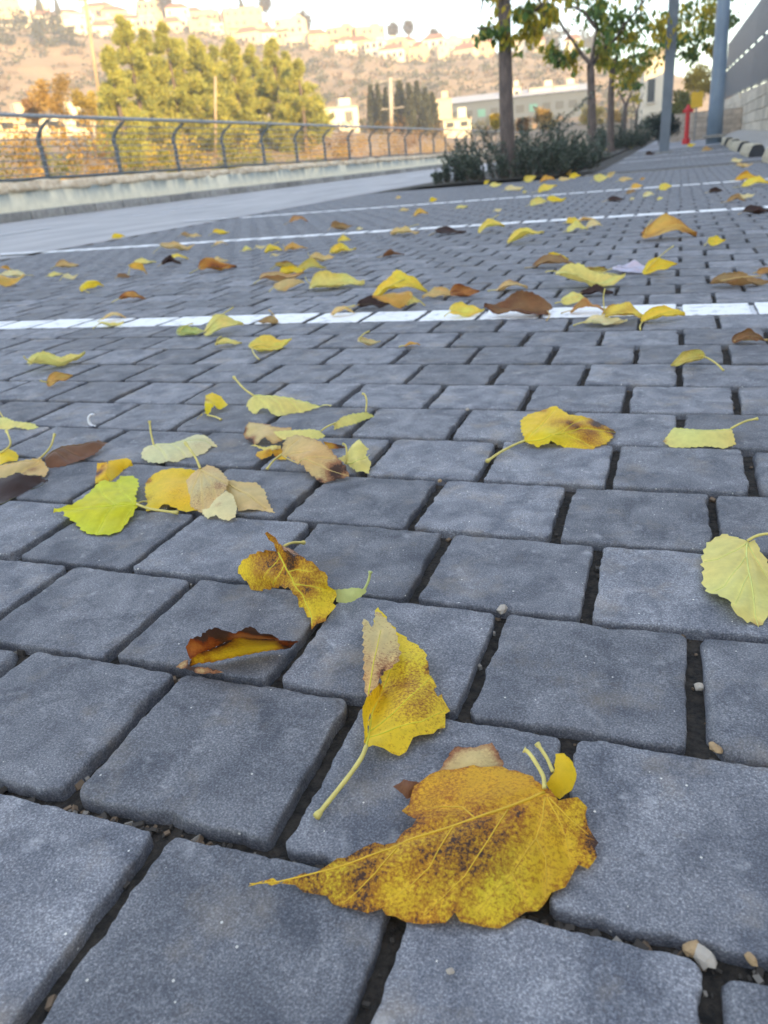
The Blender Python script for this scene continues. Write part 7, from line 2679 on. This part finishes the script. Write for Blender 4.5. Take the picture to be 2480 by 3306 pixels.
# ------------------------------------------------------------------ fallen leaves
def leaf_material():
    m = bpy.data.materials.new('fallen_leaf_blade'); m.use_nodes = True; nt = m.node_tree; b = nt.nodes['Principled BSDF']; L = nt.links.new
    geo = nod(nt, 'ShaderNodeNewGeometry'); P = geo.outputs['Position']
    ti = nod(nt, 'ShaderNodeAttribute', attribute_name='tint'); st = nod(nt, 'ShaderNodeAttribute', attribute_name='stain'); sk = nod(nt, 'ShaderNodeAttribute', attribute_name='speck')
    n1 = nod(nt, 'ShaderNodeTexNoise', Scale=75., Detail=6., Roughness=.65); L(P, n1.inputs['Vector'])
    n2 = nod(nt, 'ShaderNodeTexNoise', Scale=520., Detail=3., Roughness=.75); L(P, n2.inputs['Vector'])
    s1 = nod(nt, 'ShaderNodeMath', operation='SUBTRACT'); s1.inputs[1].default_value = .5; L(n1.outputs['Fac'], s1.inputs[0])
    s2 = nod(nt, 'ShaderNodeMath', operation='SUBTRACT'); s2.inputs[1].default_value = .5; L(n2.outputs['Fac'], s2.inputs[0])
    a1 = nod(nt, 'ShaderNodeMath', operation='MULTIPLY_ADD'); L(s1.outputs[0], a1.inputs[0]); L(sk.outputs['Fac'], a1.inputs[1]); L(st.outputs['Fac'], a1.inputs[2])
    k2 = nod(nt, 'ShaderNodeMath', operation='MULTIPLY'); k2.inputs[1].default_value = 3.2; L(sk.outputs['Fac'], k2.inputs[0])
    a2 = nod(nt, 'ShaderNodeMath', operation='MULTIPLY_ADD');  L(s2.outputs[0], a2.inputs[0]); L(k2.outputs[0], a2.inputs[1]); L(a1.outputs[0], a2.inputs[2])
    # tint -> orange brown -> dark brown as the stain deepens
    r = nod(nt, 'ShaderNodeValToRGB'); e = r.color_ramp.elements; e[0].position = .14; e[0].color = (0, 0, 0, 1); e[1].position = .70; e[1].color = (1, 1, 1, 1); L(a2.outputs[0], r.inputs['Fac'])
    r2 = nod(nt, 'ShaderNodeValToRGB'); e = r2.color_ramp.elements; e[0].position = .74; e[0].color = (0, 0, 0, 1); e[1].position = 1.0; e[1].color = (1, 1, 1, 1); L(a2.outputs[0], r2.inputs['Fac'])
    brn = nod(nt, 'ShaderNodeMixRGB', blend_type='MULTIPLY', Fac=1.); brn.inputs['Color2'].default_value = (.50, .29, .30, 1); L(ti.outputs['Color'], brn.inputs['Color1'])
    m1 = nod(nt, 'ShaderNodeMixRGB'); L(r.outputs['Color'], m1.inputs['Fac']); L(ti.outputs['Color'], m1.inputs['Color1']); L(brn.outputs['Color'], m1.inputs['Color2'])
    m2 = nod(nt, 'ShaderNodeMixRGB'); m2.inputs['Color2'].default_value = (.060, .026, .014, 1); L(r2.outputs['Color'], m2.inputs['Fac']); L(m1.outputs['Color'], m2.inputs['Color1'])
    var = nod(nt, 'ShaderNodeMapRange'); var.inputs['From Min'].default_value = .3; var.inputs['From Max'].default_value = .7; var.inputs['To Min'].default_value = .86; var.inputs['To Max'].default_value = 1.1; L(n1.outputs['Fac'], var.inputs['Value'])
    hs = nod(nt, 'ShaderNodeHueSaturation'); L(var.outputs['Result'], hs.inputs['Value']); L(m2.outputs['Color'], hs.inputs['Color']); out = hs.outputs['Color']
    L(out, b.inputs['Base Color']); b.inputs['Roughness'].default_value = .5; b.inputs['Specular IOR Level'].default_value = .35
    bp = nod(nt, 'ShaderNodeBump', Strength=.45, Distance=.0012); L(n1.outputs['Fac'], bp.inputs['Height'])
    vo = nod(nt, 'ShaderNodeTexVoronoi', Scale=260., feature='DISTANCE_TO_EDGE'); L(P, vo.inputs['Vector']); bp3 = nod(nt, 'ShaderNodeBump', Strength=.25, Distance=.0006); L(vo.outputs['Distance'], bp3.inputs['Height']); L(bp.outputs['Normal'], bp3.inputs['Normal']); L(bp3.outputs['Normal'], b.inputs['Normal'])
    tr = nod(nt, 'ShaderNodeBsdfTranslucent'); mx = nod(nt, 'ShaderNodeMixShader', Fac=.28); L(out, tr.inputs['Color']); L(b.outputs['BSDF'], mx.inputs[1]); L(tr.outputs['BSDF'], mx.inputs[2]); L(mx.outputs['Shader'], nt.nodes['Material Output'].inputs['Surface'])
    return m
M_leaf = leaf_material()
def stem_mat(c):
    key = 'stem_%d_%d_%d' % tuple(int(x * 100) for x in c)
    return bpy.data.materials.get(key) or mat(key, c, .55, color2=tuple(x * .75 for x in c), scale=60, transl=.15)

def finish_blade(name, vs, fs, tint, stain, speck, thick=0.):
    me = bpy.data.meshes.new(name); me.from_pydata(vs, [], fs)
    me.attributes.new('tint', 'FLOAT_COLOR', 'POINT').data.foreach_set('color', [x for c in tint for x in (*c, 1.)])
    me.attributes.new('stain', 'FLOAT', 'POINT').data.foreach_set('value', stain)
    me.attributes.new('speck', 'FLOAT', 'POINT').data.foreach_set('value', [speck] * len(vs))
    me.polygons.foreach_set('use_smooth', [True] * len(fs)); me.materials.append(M_leaf); me.update()
    return me

def tps(pts2, vals, lam=1e-4):
    """thin plate spline through scattered heights"""
    p = np.array(pts2); n = len(p); sc_ = max(1e-6, np.abs(p - p.mean(0)).max()); q = (p - p.mean(0)) / sc_
    d2 = ((q[:, None] - q[None]) ** 2).sum(-1); K = np.where(d2 > 0, d2 * np.log(np.maximum(d2, 1e-12)) * .5, 0) + lam * np.eye(n)
    A = np.zeros((n + 3, n + 3)); A[:n, :n] = K; A[:n, n] = 1; A[:n, n + 1:] = q; A[n:, :n] = A[:n, n:].T
    b = np.zeros(n + 3); b[:n] = vals; w = np.linalg.lstsq(A, b, rcond=None)[0]; mu = p.mean(0)
    def f_(x):
        y = (np.atleast_2d(np.array(x)) - mu) / sc_; d = ((y[:, None] - q[None]) ** 2).sum(-1)
        return np.where(d > 0, d * np.log(np.maximum(d, 1e-12)) * .5, 0) @ w[:n] + w[n] + y @ w[n + 1:]
    return f_
def pip(poly, x, y):
    c = False; j = len(poly) - 1
    for i in range(len(poly)):
        if (poly[i][1] > y) != (poly[j][1] > y) and x < (poly[j][0] - poly[i][0]) * (y - poly[i][1]) / (poly[j][1] - poly[i][1]) + poly[i][0]: c = not c
        j = i
    return c
LEAFGRP = 'fallen leaves on the paving'
def vein_dist(h, mu, ax, ay, az, pts):
    segs = []
    for pl_ in [h['mid']] + h['veins']:
        q = np.array(pl_, float)
        if len(q) < 2 or np.abs((q - mu) @ az).mean() > .012: continue
        u = np.stack([(q - mu) @ ax, (q - mu) @ ay], 1); segs += list(zip(u[:-1], u[1:]))
    P = np.array(pts, float); d = np.full(len(P), 1.)
    for a, b in segs:
        ab = b - a; t_ = np.clip(((P - a) @ ab) / max(1e-12, ab @ ab), 0, 1); d = np.minimum(d, np.linalg.norm(P - (a + t_[:, None] * ab), axis=1))
    return d
def traced_leaf(h, seed):
    """a leaf whose measured outline, ribs and lifts are known: skinned smoothly between them"""
    r = random.Random(seed); V = []; F = []; TI = []; STN = []; fits = []
    allp = [p for o, c, k in h['p'] for p in o]; org = Vector(allp[0]); zmin = min(p[2] for p in allp)
    for (o, c, cc) in h['p']:
        P = np.array(o + c + (h['mid'] if len(h['p']) == 1 else []), float); mu = P.mean(0)
        u_, s_, vt = np.linalg.svd(P - mu); ax, ay, az = vt
        if az[2] < 0: az = -az
        flat = lambda q: ((np.array(q, float) - mu) @ ax, (np.array(q, float) - mu) @ ay)
        p2 = [flat(q) for q in P]; hf = tps(p2, (P - mu) @ az, 2e-4 if len(P) > 12 else 1e-5)
        poly0 = [flat(q) for q in o]; size = max(np.ptp([q[0] for q in poly0]), np.ptp([q[1] for q in poly0])); step = max(.0016, size / 46)
        # resample the rim and cut small teeth in it
        poly = []; k = len(poly0)
        for i in range(k):
            a, b = np.array(poly0[i]), np.array(poly0[(i + 1) % k]); ln = np.linalg.norm(b - a); m_ = max(1, int(ln / step)); nn = np.array((b[1] - a[1], a[0] - b[0])) / max(ln, 1e-9)
            for q in range(m_):
                t_ = (q + (r.uniform(-.2, .2) if q else 0)) / m_; tooth = ((len(poly) % 4) * .0007 - .0011) * h['serr'] * min(1, size / .13)
                poly.append(tuple(a + (b - a) * t_ + nn * (tooth + r.uniform(-.0002, .0002))))
        fits.append((mu, ax, ay, az, hf))
        n0 = len(poly); pts = [Vector(q) for q in poly]
        x0, x1 = min(q[0] for q in poly), max(q[0] for q in poly); y0, y1 = min(q[1] for q in poly), max(q[1] for q in poly)
        yy = y0; row = 0
        while yy < y1:
            xx = x0 + (row % 2) * step * .5
            while xx < x1:
                if pip(poly, xx, yy) and min((xx - q[0]) ** 2 + (yy - q[1]) ** 2 for q in poly) > (step * .55) ** 2: pts.append(Vector((xx, yy)))
                xx += step
            yy += step * .87; row += 1
        res = delaunay_2d_cdt(pts, [(i, (i + 1) % n0) for i in range(n0)], [list(range(n0))], 1, 1e-7)
        v2 = [tuple(q) for q in res[0]]; hz = hf(v2); vd = vein_dist(h, mu, ax, ay, az, v2); base = len(V); pa = np.array(poly)
        for q, z, dv in zip(v2, hz, vd):
            z -= .0013 * math.exp(-(dv / .0028) ** 2) if len(h['p']) == 1 else 0
            w = mu + ax * q[0] + ay * q[1] + az * z; w = Vector(w); w.z += .0007 * noise.noise(w * 60) + .0009 * noise.noise(w * 28 + Vector((seed, 0, 0)))
            w.z = max(w.z, .0006); V.append(w - org)
            de = math.sqrt(((pa - np.array(q)) ** 2).sum(1).min()); s = h['edge'] * max(0, 1 - de / (.0045 + .006 * max(0, noise.noise(w * 45 + Vector((seed * 3, 1, 2))))))
            sm_ = 0.
            for (sx, sy, sz, sr, sv) in h['st']:
                q_ = (.84 * sv if sv < 1 else .95 * sv) * math.exp(-((w.x - sx) ** 2 + (w.y - sy) ** 2 * .8 + (w.z - sz) ** 2 * .3) / (sr * sr * .62)) * (1 + .55 * noise.noise(w * 55 + Vector((0, 0, seed))))
                sm_ = max(sm_, q_) if q_ > 0 else sm_ + q_
            s += sm_
            g = noise.noise(w * 17 + Vector((seed * 1.3, 4, 0))); lt = .16 * math.exp(-(dv / .0012) ** 2) - .05 * math.exp(-((dv - .004) / .002) ** 2); c3 = cc
            if cc[2] < .01 and cc[1] < .5:
                k_ = .75 * smooth01(-.12, .28, noise.noise(w * 13 + Vector((2, 4.4, 0)))); c3 = [a + (b_ - a) * k_ for a, b_ in zip(cc, COLS['yellow'])]
            s -= .18 * math.exp(-(dv / .0010) ** 2)
            TI.append((c3[0] * (1 + .10 * g + lt), c3[1] * (1 - .10 * g + lt), c3[2] * (1 - .2 * g) + .15 * max(0, lt))); STN.append(s)
        F += [tuple(base + i for i in f) for f in res[2]]
    ob = link(h['name'], finish_blade(h['name'], V, F, TI, STN, h['sp'])); ob.location = org
    tag(ob, h['label'], 'leaf' if 'leaf' in h['name'] else 'leaf scrap', LEAFGRP if h['name'] == 'fallen_leaf' else 'dry leaf scraps')
    cc = h['p'][0][2]; pale = tuple(min(.8, x * 1.06 + k) for x, k in zip(cc, (.06, .08, .02)))
    def rib(name, pl_, r0, r1, par, m):
        q = [Vector(p) for p in pl_]; d = []; best = None
        for a, b in zip(q, q[1:]):
            for k in range(5): d.append(a.lerp(b, k / 5))
        d.append(q[-1]); n = len(d)
        for (mu, ax, ay, az, hf) in fits:        # lie on the blade it belongs to
            e = np.array([list(p) for p in d]) - mu; uu, vv = e @ ax, e @ ay; hh = hf(np.stack([uu, vv], 1)); dev = np.abs(hh - e @ az).mean()
            if best is None or dev < best[0]: best = (dev, [Vector(mu + ax * i + ay * j + az * (k - (.0010 if len(h['p']) == 1 else -.0001))) for i, j, k in zip(uu, vv, hh)])
        d = [p + Vector((0, 0, .0007 * noise.noise(p * 60) + .0009 * noise.noise(p * 28 + Vector((seed, 0, 0))))) - org for p in best[1]]; mb = MB(); mb.tube(d, [r0 + (r1 - r0) * i / (n - 1) for i in range(n)], 6); return mb.build(name, m, par, smooth=True)
    if h['stem']:
        p = [Vector(q) for q in h['stem']]; L_ = sum((b - a).length for a, b in zip(p, p[1:])); w = min(.0021, .0011 + L_ * .011)
        q = []
        for i in range(len(p) - 1):
            p0, p1, p2, p3 = p[max(0, i - 1)], p[i], p[i + 1], p[min(len(p) - 1, i + 2)]
            for k in range(6):
                t_ = k / 6; q.append(.5 * ((2 * p1) + (p2 - p0) * t_ + (2 * p0 - 5 * p1 + 4 * p2 - p3) * t_ ** 2 + (3 * p1 - p0 - 3 * p2 + p3) * t_ ** 3))
        q.append(p[-1]); n = len(q); mb = MB(); mb.tube([a - org for a in q], [w * (.85 + .1 * math.sin(i) * .3 + (.55 if i > n - 3 else 0)) for i in range(n)], 8); mb.build('stem', stem_mat(h['sc']), ob, smooth=True)
    if h['mid']: rib('midrib', h['mid'], .00085, .0003, ob, stem_mat(pale))
    for v in h['veins']: rib('vein', v, .00048, .0002, ob, stem_mat(pale))
for i, h in enumerate(DATA['hero']): traced_leaf(h, 40 + i)

def shape(u):
    """half width of a mulberry leaf along its midrib, 0..1"""
    tb = [(-.06, .0), (-.03, .34), (.02, .60), (.1, .86), (.22, .99), (.32, 1.), (.45, .90), (.6, .68), (.75, .42), (.86, .22), (.93, .10), (1., .01)]
    return lerp_table(tb, u)
def soft_leaf(rec, seed):
    b, t, c, curl, arch, ck, stem, stn, lab = rec; r = random.Random(seed); b, t, c = Vector(b), Vector(t), Vector(c)
    ax = t - b; L_ = ax.length; w = c.length / 2 * .92; e = ax.normalized(); s = (c - e * c.dot(e)).normalized(); n = e.cross(s)
    if n.z < 0: n = -n
    far = b.length > 2.5; NU, NV = (14, 4) if far else (26, 7); V = []; TI = []; ST = []; cc = COLS[ck]; tw_ = r.uniform(0, .55); cc = [a + (p_ - a) * tw_ for a, p_ in zip(cc, COLS['pale' if ck in ('yellow', 'pale', 'olive') else 'tan'])] if ck not in ('lilac', 'lime', 'palegreen', 'dark') else cc; tw = r.uniform(-.5, .5); asym = r.uniform(-.5, .5); wave = r.uniform(.04, .12); ph = r.uniform(0, 6)
    kL, kR = 1.5 * curl * r.uniform(.4, 1.4), 1.5 * curl * r.uniform(.4, 1.4) * (1 + asym); arch *= 1.8
    for i in range(NU + 1):
        u = -.06 + 1.06 * i / NU; hw = shape(u) * w; cu = 4 * max(0, u) * (1 - u) * arch * L_ + .10 * L_ * max(0, u - .6) ** 2 * 4 * tw
        for j in range(-NV, NV + 1):
            v = j / NV; sl = abs(v) * hw; k = (kL if v < 0 else kR) / max(w, 1e-4); sgn = 1 if v > 0 else -1
            if abs(j) == NV: sl *= 1 + .03 * ((i % 2) * 2 - 1) + .22 * noise.noise(Vector((u * 4, v * 3, seed * 2.1)))
            a = k * sl
            lat = math.sin(a) / k if abs(k) > 1e-4 else sl; out = (1 - math.cos(a)) / k if abs(k) > 1e-4 else 0
            tws = tw * .5 * (u - .3)
            dirs = s * math.cos(tws) + n * math.sin(tws)
            p = b + e * (u * L_ - .10 * L_ * (1 - min(1, max(0, u) * 4)) * abs(v) ** 1.5) + dirs * (sgn * lat) + n * (out + cu + wave * w * v * v * math.sin(ph + u * 11))
            p += (n * .22 + s * .13) * w * noise.noise(Vector((u * 3.1 + seed, v * 2.2, seed * .7))) + n * .08 * w * noise.noise(Vector((u * 9, v * 6, seed))); V.append(p)
            ed = max(0, (abs(v) - .72) / .28) + max(0, (u - .8) / .2); q = stn * (.55 + .9 * noise.noise(Vector((u * 2.6 + seed, v * 1.7, seed * .37)))) + stn * .6 * ed * (.6 + noise.noise(Vector((u * 7, v * 5, seed)))) + .06 * ed
            g = noise.noise(Vector((u * 3, v * 2, seed * 1.1))); TI.append((cc[0] * (1 + .1 * g), cc[1] * (1 - .1 * g), cc[2] * (1 - .2 * g))); ST.append(q)
    zm = min(p.z - gz(p.x, p.y) for p in V); lift = .0008 - zm; V = [p + Vector((0, 0, lift)) for p in V]; org = V[NV].copy(); m_ = 2 * NV + 1
    F = [(i * m_ + j, i * m_ + j + 1, (i + 1) * m_ + j + 1, (i + 1) * m_ + j) for i in range(NU) for j in range(m_ - 1)]
    ob = link('fallen_leaf', finish_blade('fallen_leaf', [p - org for p in V], F, TI, ST, .35 if stn > .15 else .15)); ob.location = org; tag(ob, lab, 'leaf', LEAFGRP)
    pale = tuple(min(.8, x + k) for x, k in zip(cc, (.08, .08, .04)))
    mb = MB(); mb.tube([V[i * m_ + NV] - org + Vector((0, 0, .0004)) for i in range(NU + 1)], [.0011 * (1 - .75 * i / NU) for i in range(NU + 1)], 5); mb.build('midrib', stem_mat(pale), ob, smooth=True)
    st0 = V[NV]
    if stem: e2 = Vector(stem)
    else: e2 = st0 - e * L_ * r.uniform(.25, .45) + s * L_ * r.uniform(-.15, .15); e2.z = gz(e2.x, e2.y) + .002
    m2 = st0.lerp(e2, .5) + Vector((0, 0, (.006 if e2.z > .02 else .002))) - e * (.10 * L_ if stem else 0)
    q = [st0.lerp(m2, k / 4).lerp(m2.lerp(e2, k / 4), k / 4) for k in range(5)]
    mb = MB(); mb.tube([p - org for p in q], [.0014, .0013, .0013, .0013, .0018], 6); mb.build('stem', stem_mat(COLS['pale'] if ck not in ('brown', 'dark', 'rust') else COLS['tan']), ob, smooth=True)
for i, rec in enumerate(DATA['leaves']): soft_leaf(rec, 200 + i)

# small stones and chips that show in the joints
def chip(p, s, lab, m, seed, name='stone_chip', cat='stone'):
    bm = bmesh.new(); bmesh.ops.create_icosphere(bm, subdivisions=2, radius=1)
    for v in bm.verts: v.co *= 1 + .45 * noise.noise(v.co * 1.5 + Vector((seed * 3, 0, 0))); 
    for v in bm.verts: v.co = Vector((v.co.x * s[0], v.co.y * s[1], v.co.z * s[2])) * .72
    me = bpy.data.meshes.new(name); bm.to_mesh(me); bm.free(); me.materials.append(m); o = link(name, me); zz = min(v.co.z for v in me.vertices); o.location = (p[0], p[1], p[2] - zz); o.rotation_euler = (0, 0, seed * 1.3); tag(o, lab, cat, 'chips in the paver joints')
M_pst = mat('pale_pebble', (.42, .37, .31), .85, var=.25, scale=120); M_tst = mat('tan_pebble', (.40, .27, .14), .85, var=.3, scale=120)
for i, (p, s, lab, k) in enumerate(DATA['chips']): chip(p, s, lab, M_pst if k == 'p' else M_tst, i + 1)
# white curved scrap of plastic on the left
wc = DATA['white_scrap']; mb = MB(); cw = Vector(wc)
mb.tube([cw + Vector((.009 * math.cos(a) , .002 * math.sin(a), .010 + .009 * math.sin(a))) for a in [math.radians(q) for q in range(70, 300, 20)]], [.0012 + .0012 * math.sin(math.radians(i * 15)) for i in range(12)], 6)
tag(mb.build('plastic_scrap', mat('white_plastic', (.8, .8, .82), .4, var=.05, scale=50), smooth=True), 'tiny white hook shaped scrap in a joint above the brown pointed leaf', 'litter')

# ------------------------------------------------------------------ haze over the valley
if HAZE > 0:
    mb = MB(); mb.box((-120, 180, 62), (1300, 900, 138)); hz = mb.build('haze', bpy.data.materials.new('haze_air'), kind='stuff')
    m = hz.data.materials[0]; m.use_nodes = True; nt = m.node_tree; nt.nodes.clear(); o = nt.nodes.new('ShaderNodeOutputMaterial'); pv = nt.nodes.new('ShaderNodeVolumePrincipled')
    pv.inputs['Color'].default_value = (.90, .92, .95, 1); pv.inputs['Density'].default_value = HAZE; pv.inputs['Anisotropy'].default_value = .2; nt.links.new(pv.outputs['Volume'], o.inputs['Volume'])
